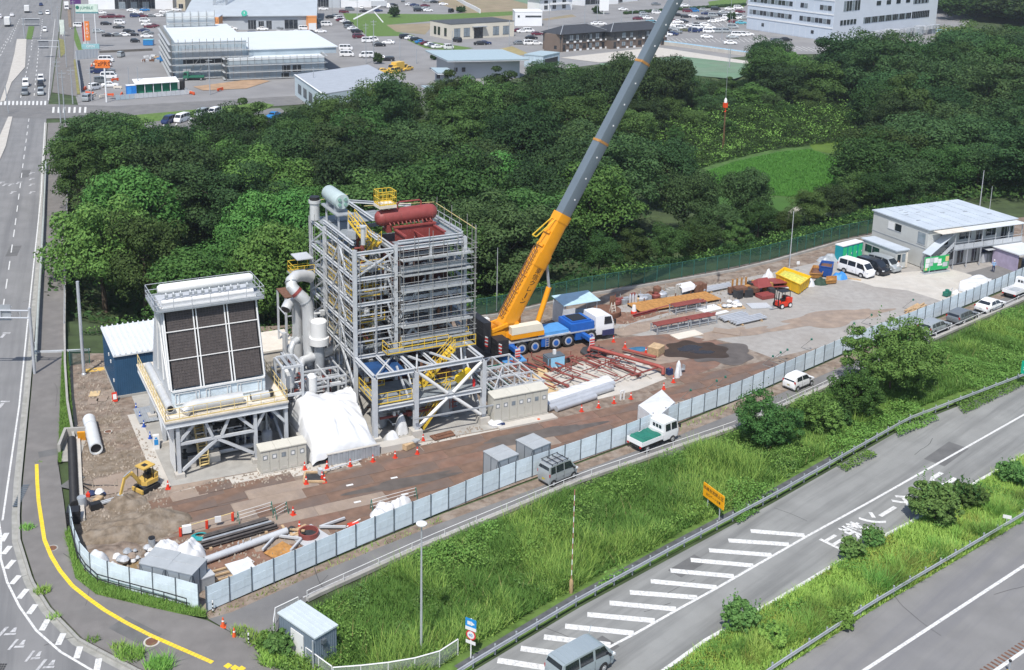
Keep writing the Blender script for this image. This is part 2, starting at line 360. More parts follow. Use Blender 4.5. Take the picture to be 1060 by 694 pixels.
for i in range(len(ks)-1):
 o=kme if i==0 else kme.copy()
 if i:COL.objects.link(o)
 m=(ks[i]+ks[i+1])/2;o.location=(m.x,m.y,random.uniform(-.012,.006));o.rotation_euler=(0,0,yaw_of(ks[i],ks[i+1]));o.parent=WALK
b=MB();strip(b,[Vector((p.x,p.y,0))for p in offset(ks,-.32)],.42,.006);struct(b.build('gutter',KERBM,smooth=False))
b=MB();tp=resample(px((38,482),(38.6,500),(40,520),(46,560),(53,577),(62,592),(75,608),(90,620),(108,633),(130,646),(155,659),(180,670),(203,680),(221,688)),.31)
for i in range(len(tp)-1):
 m=(tp[i]+tp[i+1])/2;b.box((m.x,m.y,.117),(.285,.3,.02),rz=yaw_of(tp[i],tp[i+1]))
for q in((236,691),(243,693),(250,694)):
 m=G(*q);b.box((m.x,m.y,.117),(.42,.4,.02),rz=.9)
o=stuff(b.build('tactile_block',YELLOWT));o.parent=WALK
b=MB();zz=.012
edge=px((2.6,539),(19.9,420),(30,320),(38.5,240),(42.6,200),(46.5,127))
strip(b,edge,.16,zz)
for a_,b_ in(((30,123),(15,238)),((15,238),(1.5,330))):
 q=resample([G(*a_),G(*b_)],1.0)
 for i in range(0,len(q)-5,8):strip(b,[q[i],q[i+4]],.15,zz)
for line in(((40,50),(35,103)),((31,58),(21,103)),((44,20),(41,48)),((35,24),(32,55)),((14,30),(-20,100)),((8,40),(-24,90)),((20,20),(10,45))):
 q=resample(px(*line),1.0)
 for i in range(0,len(q)-5,9):strip(b,[q[i],q[i+4]],.2,zz)
strip(b,px((50,104),(52.5,60),(57,20)),.16,zz)
tl=px((-3,530),(1.2,555),(.5,578),(7.5,603),(20,628),(37.6,653),(62.7,675),(95,694),(130,712));strip(b,tl,.17,zz)
for u,v,du,dv in((2,561,5,-9),(3.5,574,7,-8.5),(6.5,589,8,-9),(12,605,8,-9),(19.5,620,8.5,-10),(29.5,636,7.5,-10),(43,653,6.5,-11.5),(60,668,5.5,-12),(79,682,4,-12.5),(100,695,2.5,-13)):
 p0,p1=G(u,v),G(u+du,v+dv);strip(b,[p0,p1],.42,zz+.004)
for k in range(12):
 u=1+k*4.15;p0,p1=G(u,109),G(u+.3,104.8);strip(b,[p0,p1],.45,zz)
for k in range(7):
 u=55+k*5.5;p0,p1=G(u,117),G(u+.5,111);strip(b,[p0,p1],.5,zz)
struct(b.build('main_road_marking',PAINTW,smooth=False))
b=MB()
for u,v,t in((8,655,1.2),(18,668,1.0),(35,680,.9),(48,689,1.1)):
 p=G(u,v);b.prism([(p.x-t*.5,p.y-.5),(p.x-t*.32,p.y-.5),(p.x-t*.1,p.y+.6),(p.x-t*.3,p.y+.6)],zz-.002,zz+.002)
 b.prism([(p.x-t*.15,p.y-.3),(p.x+t*.5,p.y-.25),(p.x+t*.5,p.y-.05),(p.x-t*.12,p.y-.1)],zz-.002,zz+.0025)
 b.prism([(p.x+t*.1,p.y),(p.x+t*.42,p.y+.05),(p.x+t*.38,p.y+.55),(p.x+t*.22,p.y+.5)],zz-.002,zz+.003)
for u,v in((18,190),(10,192),(31.5,180),(31.5,186),(31.5,192),(31.5,200),(4,192),(0,190),(12,200),(3,348),(1,420)):
 p=G(u,v);b.box((p.x,p.y,zz),(.35,1.1,.003));b.box((p.x+.1,p.y+.9,zz+.0005),(.9,.3,.003))
struct(b.build('worn_road_marking',PAINTWORN,smooth=False))
sheet('traffic_island',px((17.5,41),(27.5,41),(26,70),(12,86),(5,105),(0,106),(8,84),(15,56)),.15,CONCL,th=.15)
sheet('traffic_island',px((8.6,121.5),(13,121.5),(6,152),(-4,175),(-20,190),(-4,150)),.15,CONCL,th=.15)
sheet('traffic_island',px((31,20),(37,20),(33,41),(27,41)),.14,GRASSB,th=.14)
site=px((72,366),(73,440),(77,500),(76,545),(88,591),(130,611),(213,633),(333,582),(453,532),(653,458),(795,400),(875,365),(974,327),(1060,291),(1160,250),(1160,215),(1060,225),(930,235),(870,248),(800,268),(700,288),(600,304),(520,323),(470,330),(330,335),(150,345),(108,366))
SITE=sheet('site_ground',site,.004,DIRT)
sheet('gravel_yard',px((690,352),(735,350),(760,356),(800,371),(860,357),(985,310),(1060,283),(1060,245),(890,262),(800,282),(700,302),(610,325),(640,345)),.008,GRAVEL)
sheet('yard_asphalt',px((965,293),(1000,283),(1060,266),(1160,240),(1160,246),(1060,285),(1003,305)),.012,ASPH)
sheet('concrete_pad',px((878,290),(893,293),(905,297),(940,301),(975,312),(998,303),(1006,285),(985,279),(948,281),(928,283),(905,286)),.013,CONCL)
sheet('plant_slab',[W(-.8,-1.2),W(30.8,-2.6),W(30.8,20),W(-.8,20)],.03,CONC,th=.03)
sheet('kerb_apron',[W(-1.9,-1.2),W(-.82,-1.2),W(-.82,14),W(-1.9,14)],.05,CONCL,th=.05)
sheet('apron',[W(-1.0,-3.2),W(6,-3.6),W(17,-4.2),W(30,-3.4),W(36,-3.5),W(36,-2.75),W(30.6,-2.75),W(-.8,-1.35)],.022,CONCL)
sheet('loading_ground',px((535,398),(560,384),(600,371),(655,366),(690,392),(660,404),(600,418),(572,424)),.008,CONCL)
sheet('brown_ground',px((500,376),(540,366),(640,350),(690,346),(740,352),(762,362),(742,380),(700,396),(688,388),(650,366),(600,372),(548,392),(520,392)),.0085,RUSTY2)
wet=mat('wet_ground',(.05,.032,.02),.55,var=.15,scale=.9)
def blot(name,u,v,rx,ry,z,m,rz=0.0,seed=0,rough=.16,n=64):
 c=G(u,v);rn=random.Random(seed);k=[(rn.uniform(.3,1),rn.uniform(0,6.28))for _ in range(9)];pts=[]
 for i in range(n):
  a=2*math.pi*i/n;r=1+rough*sum(w_*math.sin((j+2)*a+p)/(1+j*.35)for j,(w_,p)in enumerate(k));x,y=rx*r*math.cos(a),ry*r*math.sin(a);pts.append((c.x+x*math.cos(rz)-y*math.sin(rz),c.y+x*math.sin(rz)+y*math.cos(rz)))
 return sheet(name,pts,z,m)
blot('wet_patch',720,363,3.7,2.5,.036,wet,.25,3);blot('puddle',714,361,1.5,.8,.041,mat('puddle_water',(.03,.022,.016),.06),.3,8);blot('puddle',728,365,1.2,.5,.0415,MATS['puddle_water'],.1,9);blot('wet_patch',745,366,4.2,2.6,.034,mat('damp_ground',(.11,.095,.085),.6,var=.25,scale=.7),.2,5)
for i,(u,v,rx,ry,m)in enumerate(((118,480,3.2,1.8,'d'),(108,435,1.6,1.0,'d'),(135,450,1.5,.9,'d'),(125,536,4.5,1.6,'d'),(170,545,3,1.2,'r'),(240,575,4.5,2.0,'r'),(300,560,3.5,1.6,'r'),(110,590,2,1.2,'o'),(390,545,4,1.0,'r'),(130,405,2.2,1.4,'p'),(100,470,1.2,2.5,'d'),(640,330,6,1.5,'r'),(575,375,5,2,'r'),(660,340,5,1.2,'p'),(700,330,6,1.2,'p'),(690,372,3,1.0,'p'),(760,345,5,1.2,'p'),(860,330,8,2.0,'p'),(300,510,3,.7,'p'),(200,500,3,.8,'p'),(420,500,5,.7,'w'),(560,450,6,.9,'w'),(480,480,6,.8,'r'))):blot('ground_stain',u,v,rx,ry,.0145+i*.0004+(.024 if m=='w' else 0),{'d':DIRTD,'r':mat('reddish_earth',(.2,.115,.08),.95,var=.3,scale=1.2,bump=.5,bscale=7),'o':mat('ochre_earth',(.26,.18,.09),.95,var=.3,scale=1.4,bump=.5),'p':PLATEP,'w':MATS['damp_ground']}[m],YAW,40+i,.22)
rb=np.concatenate([scatter([(p.x,p.y)for p in px(*q)],dn)for q,dn in(([(80,370),(110,375),(125,420),(160,470),(175,510),(172,550),(215,600),(130,606),(90,590),(80,520)],9),([(213,628),(160,560),(260,550),(330,545),(400,545),(330,580)],7),([(620,325),(700,300),(800,280),(800,300),(700,335),(640,345)],3),([(180,505),(330,480),(500,440),(500,446),(330,492),(185,515)],8))]);nr=len(rb)
rs=RNG.uniform(.03,.16,nr)**1.0;a4=np.array([[1,0,-.6],[-.5,.87,-.6],[-.5,-.87,-.6],[.1,.1,.8]]);th_=RNG.uniform(0,6.28,nr);cs,sn=np.cos(th_),np.sin(th_)
vv=a4[None]*rs[:,None,None];vv=np.stack([vv[...,0]*cs[:,None]-vv[...,1]*sn[:,None]+rb[:,None,0],vv[...,0]*sn[:,None]+vv[...,1]*cs[:,None]+rb[:,None,1],vv[...,2]+.05+rs[:,None]*.4],-1).reshape(-1,3)
ti=(np.arange(nr)[:,None,None]*4+np.array([[0,1,3],[1,2,3],[2,0,3]])[None]).astype(np.int32).ravel();stuff(link('rubble',raw_mesh('rubble',vv,ti,3,mat('rubble_stone',(.26,.22,.18),.95,var=.5,scale=.8))))
pl_poly=[(p.x,p.y)for p in px((168,518),(262,498),(330,490),(440,463),(520,447),(600,432),(668,408),(700,399),(757,382),(805,372),(800,392),(650,452),(560,478),(450,524),(360,556),(300,560),(262,548),(205,556),(176,548))]
pm=[RUSTY,RUSTY,RUSTY,RUSTY2,PLATEP];proto={}
for i in range(-2,14):
 for j in range(-12,4):
  x=i*6.12+(j%2)*1.6;d=j*1.545-.6;c=W(x,d)
  if not inside(np.array([[c.x,c.y]]),pl_poly)[0]:continue
  m=random.choice(pm)
  if m.name not in proto:b=MB();b.box((0,0,0),(6.09,1.515,.024));proto[m.name]=b.build('steel_plate',m);o=proto[m.name]
  else:o=proto[m.name].copy();COL.objects.link(o)
  o.location=(c.x,c.y,.018+random.uniform(0,.008));o.rotation_euler=(random.uniform(-.003,.003),random.uniform(-.001,.001),YAW+random.uniform(-.008,.008));o.parent=SITE
for u,v,a in((116,498,0),(131,494,0),(112,508,0),(128,503,0),(195,512,.05),(222,505,.03),(205,524,.03),(235,516,.03)):
 b=MB();b.box((0,0,0),(3.0,1.5,.024));o=b.build('steel_plate',PLATEP if u<150 else random.choice([RUSTY,PLATEP]));c=G(u,v);o.location=(c.x,c.y,.05+random.uniform(0,.01));o.rotation_euler=(0,0,YAW+a);o.parent=SITE
rail_px=[(318,622),(330,616),(440,566),(600,499),(770,441),(900,381),(1060,311),(1180,255)]
side_far=[(216,641),(240,634),(333,592),(395,566),(453,543),(540,511),(653,469),(700,452),(763,427),(800,411),(880,376),(985,331),(1060,300),(1180,246)]
sheet('side_road',px(*side_far)+px(*rail_px[::-1])+px((300,640),(285,655),(300,694),(300,740),(262,668)),.01,ASPH)
sheet('verge',px((213,634),(333,584),(453,534),(653,460),(795,402),(875,367),(974,329),(1060,293),(1180,240))+px(*side_far[::-1]),.006,DIRT)
b=MB();rl=px(*rail_px)
for p,q in zip(rl,rl[1:]):b.bar((p.x,p.y,.12),(q.x,q.y,.12),.35,.28)
struct(b.build('retaining_kerb',CONC,smooth=False))
b=MB();strip(b,offset(rl,.5),.12,.016);struct(b.build('side_road_line',PAINTWORN,smooth=False))
emb=px((325,632),(440,573),(600,506),(770,448),(900,389),(1060,319),(1180,264),(1180,346),(1060,390),(940,437),(800,517),(600,625),(492,690),(478,706),(300,720),(285,690),(352,672),(345,650))
sheet('embankment',emb,.012,GRASSB)
slip_far=[(360,780),(490,695),(600,629),(800,521),(940,441),(1060,394),(1180,349)]
slip_near=[(1180,402),(1060,472),(940,545),(873,581),(795,629),(730,668),(640,735),(580,790)]
sheet('slip_road',px(*slip_far)+px(*slip_near),.008,ASPH2)
med_near=[(680,790),(805,696),(900,634),(1060,539),(1180,470)]
sheet('central_strip',px(*med_near)+px(*slip_near),.014,GRASSB)
sheet('motorway',px(*med_near[::-1])+px((680,790),(900,900),(1300,700),(1300,500)),.007,mat('motorway_lane',(.205,.202,.198),.9,var=.1,scale=.4,bump=.2,bscale=20,stain=(.165,.165,.172),samt=.8,sscale=.9,streak=(R(41),(.04,.8,1))))
drain=mat('drain_concrete',(.09,.095,.1),.8,var=.3,scale=1.5)
b=MB();strip(b,offset(px((480,697),(600,624),(700,569),(800,516),(880,470)),.55),.7,.018);strip(b,offset(px((790,700),(900,629),(1060,533),(1180,466)),.3),.55,.02);struct(b.build('drain_channel',drain,smooth=False))
b=MB();z=.016
for l,wd in(([(560,714),(600,689),(633,669),(658,656),(702,631),(743,608.5),(795,578.5),(836,555),(900,520),(1060,429.5),(1180,363)],.2),([(640,728),(730,663),(795,626),(873,579),(910,557),(942,541),(1000,505),(1060,471),(1180,402)],.26),([(820,745),(895,694),(1060,586),(1180,510)],.24),([(1000,716),(1031,694),(1060,674),(1180,594)],.24)):strip(b,px(*l),wd,z)
for x0,y0,x1,y1 in((777,550,833,554.5),(754,559.8,817,564),(734,570,799,575),(715,580,780,586),(694,591,760,597),(673.6,602,742,608.5),(652,613.5,722,619),(631,624.5,700,631),(608,636.5,678,643),(585,648.6,656,656),(563,659.8,632,668),(539,671.6,606,681),(515,684,580,694),(490,697,556,708)):
 strip(b,[G(x0,y0),G(x1,y1)],.56,z+.004)
struct(b.build('slip_road_marking',PAINTW,smooth=False))
b=MB();q=resample(px((990,722),(1031,694),(1060,674),(1180,594)),.42);q=offset(q,.38)
for i in range(len(q)-1):b.box(((q[i].x),q[i].y,.016),(.16,.5,.012),rz=yaw_of(q[i],q[i+1]))
stuff(b.build('rumble_bar',BROWN,smooth=False))
ax=(G(934,519.5)-G(865,561)).normalized();rt=Vector((ax.y,-ax.x,0));b=MB()
for ch,u,v,sx,sy in(('止',866,561,2.1,2.3),('禁',885,549.5,2.1,2.2),('ン',902.5,538,2.1,2.2),('|',919,529.6,2.6,2.3),('タ',936,518.5,2.1,2.4),('U',974,497,2.5,3.2)):
 p=G(u,v,.02)
 if ch=='|':b.box(p,(sy,.34,.006),rz=math.atan2(ax.y,ax.x));continue
 M=face_matrix(p,rt,ax)@Matrix.Diagonal((sx,sy,1,1));t=text_bm(ch,1.0,M,.004,off=.028);b.add(t.v,t.f)
struct(b.build('road_lettering',PAINTW,smooth=False))
rn=random.Random(77);b=MB();bp_=MB();tar=mat('tar_seal',(.07,.07,.07),.8,var=.3);dpat=mat('asphalt_patch',(.13,.13,.128),.9,var=.15,scale=1,bump=.3,bscale=16)
for(u0,v0),(u1,v1),n_ in(((560,690),(1050,420),5),((900,690),(1060,600),2),((5,560),(50,690),3),((8,300),(36,330),3),((20,160),(40,190),2),((60,560),(230,690),3),((45,300),(62,480),3),((280,640),(1000,335),4)):
 for k in range(n_):
  f=rn.random();p=G(u0+(u1-u0)*f+rn.uniform(-14,14),v0+(v1-v0)*f+rn.uniform(-6,6),0);a=yaw_of(G(u0,v0),G(u1,v1))+rn.choice([0,0,1.57])+rn.uniform(-.1,.1);pts=[p]
  for q in range(rn.randint(3,7)):a+=rn.uniform(-.16,.16);pts.append(pts[-1]+Vector((math.cos(a),math.sin(a),0))*rn.uniform(.4,1.1))
  strip(b,pts,rn.uniform(.03,.06),.0135 if u0>250 else(.1165 if 40<u0 else .0085))
struct(b.build('road_crack',tar,smooth=False))
for u,v,L_,w_,a,z in((712,586,3.2,1.2,.7,.0135),(980,470,5,1.8,.72,.0138),(620,672,2.5,1.5,.72,.0136),(52,470,2.0,1.2,.4,.1155),(75,500,2.2,1.0,1.2,.1158),(140,655,3.5,1.6,-.6,.1152),(420,590,5,1.3,.75,.0142),(700,468,4,1.2,.7,.0144),(14,260,1.6,5,.2,.0065),(26,180,1.6,6,.25,.0066)):
 c=G(u,v);bp_.prism([(c.x+x*math.cos(a)-y*math.sin(a),c.y+x*math.sin(a)+y*math.cos(a))for x,y in((-L_/2,-w_/2),(L_/2,-w_/2),(L_/2,w_/2),(-L_/2,w_/2))],z-.003,z)
struct(bp_.build('asphalt_patch',dpat,smooth=False))
for u,v,r in((157,666,.42),(54,569,.35),(112,448,.3)):
 c=G(u,v);b=MB();b.lathe([(r*1.3,.112),(r*1.3,.118)],20,1);b.lathe([(r,.113),(r,.124)],20,0);o=b.build('manhole_cover',[BROWN,CONCL if u>60 else KERBM]);o.location=(c.x,c.y,0);tag(o,{157:'round brown manhole cover with pale concrete ring on the pavement',54:'round brown manhole cover beside the yellow tactile line',112:'small round manhole cover in the dirt by the excavator pit'}[u],'manhole cover')
zp=-4.4
def gp(*l):return[G(u,v,zp)for u,v in l]
sheet('rice_paddy',gp((722,181),(760,168),(805,158),(838,155),(876,168),(872,190),(852,207),(795,202),(760,196),(728,188)),zp,PADDY)
sheet('rice_paddy',gp((730,191),(765,199),(770,208),(762,214),(735,210)),zp+.01,PADDY)
sheet('rice_paddy',gp((792,204),(826,206),(808,219),(792,224)),zp+.01,PADDY)
sheet('rice_paddy',gp((838,150),(876,143),(878,162),(842,156)),zp+.01,mat('bright_paddy',(.085,.15,.02),.85,var=.15,scale=.25,bump=.8,bscale=9))
sheet('paddy_bank',gp((680,178),(740,164),(800,154),(842,148),(876,143),(880,170),(874,192),(856,208),(815,222),(795,240),(785,240),(760,222),(725,214)),zp-.03,mat('dry_bank',(.06,.12,.028),.95,var=.3,scale=.6,bump=.5,bscale=6))
sheet('farm_track',gp((792,236),(818,218),(826,212),(832,214),(806,236),(798,242)),zp+.012,mat('track_gravel',(.3,.29,.24),.95,var=.2,scale=1.5))
LOT=sheet('far_parking_lot',px((82,113),(120,121),(330,107),(390,118),(432,112),(480,96),(560,74),(640,64),(710,64),(800,56),(860,56),(985,44),(1005,20),(1010,-50),(60,-50),(66,0),(62,40)),-.04,LOTM)
struct(LOT)
sheet('street_verge',px((112,122),(200,114),(270,106),(284,109),(272,115),(200,122),(130,129)),.05,GRASSB)
sheet('parking_bay',px((132,132),(160,126),(230,116),(290,112),(303,122),(310,135),(250,160),(130,150)),.02,ASPH)
sheet('far_lawn',px((63,24),(76,22),(86,52),(82,54),(79,48),(76,38),(66,36)),.05,GRASSB)
sheet('far_verge',px((75,62),(78,62),(83,98),(79,98),(76,80)),.08,mat('dry_verge',(.2,.19,.07),.95,var=.3,scale=.5))
sheet('far_verge',px((61,40),(66,42),(68,55),(63,60),(60,50)),.16,MATS['dry_verge'])
sheet('brown_field',px((398,26),(450,24),(470,20),(560,14),(560,22),(445,30),(440,36),(410,33)),.0,FIELDB)
sheet('grass_strip',px((355,14),(460,15),(560,9),(560,14),(470,20),(400,26),(410,33),(430,37),(380,38),(372,30),(358,20)),.01,GRASSB)
sheet('brown_field',px((450,2),(480,-4),(560,-6),(560,12),(530,12),(480,14)),.02,FIELDB)
sheet('green_field',px((522,-2),(600,-12),(640,-6),(560,8)),.03,FIELDG)
sheet('brown_field',px((495,56),(530,48),(548,56),(520,60)),.0,mat('straw_field',(.3,.25,.12),.95,var=.15,scale=.3))
sheet('brown_field',px((560,20),(592,15),(602,20),(570,23)),.0,FIELDB)
sheet('vegetable_field',px((620,66),(705,58),(770,66),(792,72),(760,82),(690,76),(640,78)),.03,FIELDG)
sheet('lawn',px((420,41),(443,43),(490,50),(470,53),(440,50)),.0,GRASSB)
sheet('lawn',px((618,13),(640,14),(642,18),(615,18)),.0,GRASSB)
sheet('lawn',px((733,2),(775,-4),(770,8),(735,8)),.05,GRASSB)
sheet('lawn',px((968,28),(1010,30),(1010,40),(975,42)),.05,mat('dry_lawn',(.2,.19,.09),.95,var=.2,scale=.3))
sheet('far_street',px((560,22),(640,12),(770,6),(770,10),(640,19),(565,28)),.02,LOTM)
sheet('concrete_yard',px((580,60),(680,49),(700,52),(790,66),(800,72),(770,66),(700,58),(620,65)),.04,CONCL)
sheet('dirt_heap',px((200,90),(262,82),(280,84),(255,92),(210,94)),.06,mat('orange_soil',(.36,.24,.15),.95,var=.2,scale=.4))
b=MB()
for l in(((155,124),(165,121)),((180,119),(193,117)),((205,114),(216,112)),((222,111),(231,110)),((140,127),(148,125))):strip(b,px(*l),.35,.03)
for k in range(7):strip(b,px((172+k*13,124-k*1.2),(172+k*13-3,131-k*1.2)),.3,.03)
for k in range(26):
 u=690+k*5;strip(b,px((u,22+(k%3)),(u+5,26+(k%3))),.22,.01);strip(b,px((u-10,40),(u-4,44)),.22,.01)
for k in range(12):strip(b,px((800+k*6,46+k*.5),(812+k*6,51+k*.5)),.25,.01)
struct(b.build('parking_line',PAINTW,smooth=False))
def wob(P,k,ph=0.0):
 x,y=P[:,0]*k+ph,P[:,1]*k-ph
 return(np.sin(x*1.3+1.7*np.sin(y*.7))+np.sin(y*1.1+1.3*np.sin(x*.9+2))+np.sin((x+y)*.63+4))/3
def crown_mesh(name,Rr,z0,z1,nclump,ncard,m,size=(.26,.5),squash=1.0,seed=0,cf=(.2,.36)):
 global RNG
 keep=RNG;RNG=np.random.default_rng(seed)
 cz=(z0+z1)/2;hz_=(z1-z0)/2
 d=RNG.normal(size=(nclump,3));d[:,2]=d[:,2]*.75+.25;d/=np.linalg.norm(d,axis=1,keepdims=True)
 rad=RNG.uniform(.5,.93,nclump)[:,None]
 lob=1+.22*np.sin(np.arctan2(d[:,1],d[:,0])*3+seed)[:,None]
 c=d*rad*lob*np.array([Rr,Rr,hz_])+np.array([0,0,cz])
 cr=RNG.uniform(cf[0],cf[1],nclump)*min(Rr,hz_)
 k=RNG.integers(0,nclump,ncard);q=RNG.normal(size=(ncard,3));q[:,2]+=.35;q/=np.linalg.norm(q,axis=1,keepdims=True)
 rr=RNG.uniform(.7,1.05,ncard)[:,None]
 p=c[k]+q*rr*cr[k][:,None]*np.array([1.15,1.15,.8])
 n=q*1.1+RNG.normal(size=(ncard,3))*.42+np.array([0,0,.3])
 me=card_mesh(name,p,n,RNG.uniform(size[0],size[1],ncard),m);RNG=keep
 return me
def trunk_mb(h,r,Rr,seed):
 rn=random.Random(seed);b=MB();top=h*.72
 pts=[(0,0,-.4)];x=y=0
 for i in range(1,6):x+=rn.uniform(-.18,.18);y+=rn.uniform(-.18,.18);pts.append((x,y,top*i/5))
 b.path(pts,[r*1.3,r,r*.85,r*.65,r*.45,r*.2],7)
 for k in range(7):
  a=rn.uniform(0,6.28);zz=h*rn.uniform(.3,.62);L=Rr*rn.uniform(.5,.8);i=min(5,int(zz/top*5));p0=pts[i]
  b.path([(p0[0],p0[1],zz-.3),(p0[0]+math.cos(a)*L*.5,p0[1]+math.sin(a)*L*.5,zz+L*.3),(p0[0]+math.cos(a)*L,p0[1]+math.sin(a)*L,zz+L*.75)],[r*.42,r*.28,r*.08],5)
 return b
TREES=[]
for k,(Rr,z0,z1,nc,ncard,m)in enumerate(((5.2,1.6,14,62,15000,LEAFD),(4.6,2.0,15,54,14000,LEAFD),(5.8,1.4,13,70,16500,LEAFD),(5.0,1.8,14.5,58,14500,LEAFM),(5.6,1.4,12.5,66,15500,LEAFM),(4.4,1.4,13.5,50,13000,LEAFM),(5.2,1.4,12.5,60,15000,LEAFL),(4.9,1.2,11.5,58,13500,LEAFL))):
 TREES.append((crown_mesh('crown',Rr,z0,z1,nc,ncard,m,seed=11+k),trunk_mb(z1,.26,Rr,k),z1,Rr,('dark green','dark green','dark green','mid green','mid green','mid green','light green','light green')[k]))
TRUNKS=[]
for k,t in enumerate(TREES):
 o=t[1].build('trunk',BARKM);TRUNKS.append(o.data);bpy.data.objects.remove(o)
LAND=((140,'the pavement wall'),(280,'the condenser'),(400,'the tower side'),(500,'the boiler tower'),(575,'the crane'),(690,'the long net fence'),(790,'the near paddy'),(880,'the rice paddy'),(970,'the site office'),(2000,'the last parked truck'))
def tree(x,y,k,s,sz=None,label=None,group='trees of the wood behind the building site',z=None):
 sz=sz or s;z=hz(x,y)if z is None else z
 if not label:
  u,v=scr((x,y,z));land=next(l for a,l in LAND if u<a)
  row='front' if y<150+max(0,x)*.45 else('middle' if y<205+max(0,x)*.45 else 'back')
  label=f"{'tall ' if TREES[k][2] * sz > 14.5 else ''}{TREES[k][4]} tree in {row} of wood beyond {land}"
 vm=np.interp(scr((x,y,z+8))[0],TL[0],TL[1])if y<400 else-99;lo,hi=z,40.0
 for _ in range(30):
  q=(lo+hi)/2;lo,hi=(q,hi)if scr((x,y,q))[1]>vm else(lo,q)
 if lo-z<TREES[k][2]*sz*.97:sz=(lo-z)/(TREES[k][2]*.97);s=min(s,max(sz*1.15,.3))
 if sz<.3:return
 t=thing('broadleaf_tree',label,'tree',(x,y,z),random.uniform(0,6.28),group)
 c=link('crown',TREES[k][0],t);c.scale=(s,s,sz)
 q=link('trunk',TRUNKS[k],t);q.scale=(s,s,sz);return t
TL=np.array([(55,150),(75,118),(115,110),(150,128),(180,131),(215,126),(235,102),(255,98),(275,118),(310,112),(330,92),(350,90),(365,72),(385,66),(410,75),(425,100),(455,95),(480,60),(520,52),(550,62),(600,55),(640,52),(665,45),(690,52),(715,80),(775,82),(788,38),(812,40),(825,60),(850,45),(880,25),(920,30),(960,45),(975,40),(1000,22),(1060,2)],float).T
placed=[]
def far_enough(x,y,d):return all((x-a)**2+(y-b)**2>d*d for a,b in placed)
special=[(398,214,1,1.15,1.38),(374,216,0,.95,1.2),(412,226,1,.9,1.15),(345,226,3,1.0,1.05),(497,228,3,1.05,1.3),(528,232,2,1.05,1.3),(470,232,3,1,1.1),(575,246,0,1.1,1.2),(610,250,2,1.1,1.35),(648,262,2,1.15,1.5),(690,270,0,1.2,1.5),(716,276,1,1.0,1.2),(792,316,2,1.15,1.3),(868,300,0,1.5,1.6),(905,306,2,1.5,1.55),(940,312,4,1.5,1.4),(100,196,0,1.15,1.2),(130,205,3,1.1,1.15),(165,214,0,1.1,1.05),(230,222,2,1.15,1.1),(262,226,5,1.1,1.05),(300,226,0,1.1,1.15),(85,172,5,1.0,1.1),(108,139,7,1.3,1.3),(150,136,3,1.05,1.05),(285,132,6,1.1,1.2),(300,150,6,1.05,1.15),(265,150,6,1.0,1.15),(772,176,0,.8,.85),(708,172,2,.95,.95),(690,190,0,1.0,1.0)]
for u,y,k,s,sz in special:
 dep=y*_c+(48+2)*_s;x=(u-CX)/F*dep;placed.append((x,y));tree(x,y,k,s,sz)
for u,y,k,s in((620,148,3,.5),(655,151,5,.55),(690,155,3,.5),(722,159,4,.55),(742,166,0,.6),(760,163,5,.45),(785,170,3,.5),(812,172,4,.42),(838,178,3,.5),(862,180,0,.55),(884,183,3,.6),(910,180,4,.6),(940,184,0,.7),(975,186,3,.75),(1010,190,0,.75),(1050,194,4,.8)):
 dep=y*_c+50*_s;x=(u-CX)/F*dep;placed.append((x,y));tree(x,y,k,s*1.15,s)
WL=[(-46,133),(-31,124.5),(-9,124.5),(11,135),(22,142),(34,148.5),(40,153),(40,166),(38,185),(36,212),(42,250),(60,266),(100,276),(114,292),(102,310),(84,312),(60,297),(36,281),(12,257),(-24,236),(-62,222)]
WR=[(78,182),(90,181),(104,183),(140,191),(230,245),(322,335),(296,420),(180,352),(125,314),(116,285),(110,262),(108,250),(103,238),(95,216),(84,198)]
FR=[(p.x,p.y)for p in px((966,19),(1010,23),(1100,34),(1120,-40),(960,-40))]
for poly,sp,n,kk in((WL,9.0,3200,(0,0,1,2,2,3,4,5,7)),(WR,9.7,3000,(0,1,2,2,3,4,4,5))):
 for x,y in scatter(poly,n/30000.0*4):
  if not far_enough(x,y,sp)or x<-34-.29*(y-120):continue
  u,v=scr((x,y,6))
  if u>1110:continue
  placed.append((x,y));k=random.choice(kk if not(poly is WL and y<158 and x<6)else(3,5,4,6,7,7));s=random.uniform(1.12,1.48)*(1.08 if poly is WR else 1.0);front=segdist(np.array([[x,y]]),poly)[0]<6
  sz=s*random.uniform(.66,.98)*(.85 if front and poly is WL else 1.0)
  if poly is WR and y<225:sz*=.85
  tree(x,y,k,s,sz)
fw=scatter(FR,1/130);fv=[]
for k,m in enumerate((LEAFD,LEAFM)):
 q=fw[k::2];src=np.empty(len(TREES[k*3+1][0].vertices)*3,np.float32);TREES[k*3+1][0].vertices.foreach_get('co',src);src=src.reshape(-1,4,3)[::7]
 ctr=src.mean(1,keepdims=True);src=ctr+(src-ctr)*2.4;vs=[src*np.array([1.6,1.6,RNG.uniform(.7,1.05)])+np.array([x,y,-.5])for x,y in q];v=np.concatenate(vs).reshape(-1,3)
 stuff(link('far_wood',raw_mesh('far_wood',v,np.arange(len(v),dtype=np.int32),4,m)))
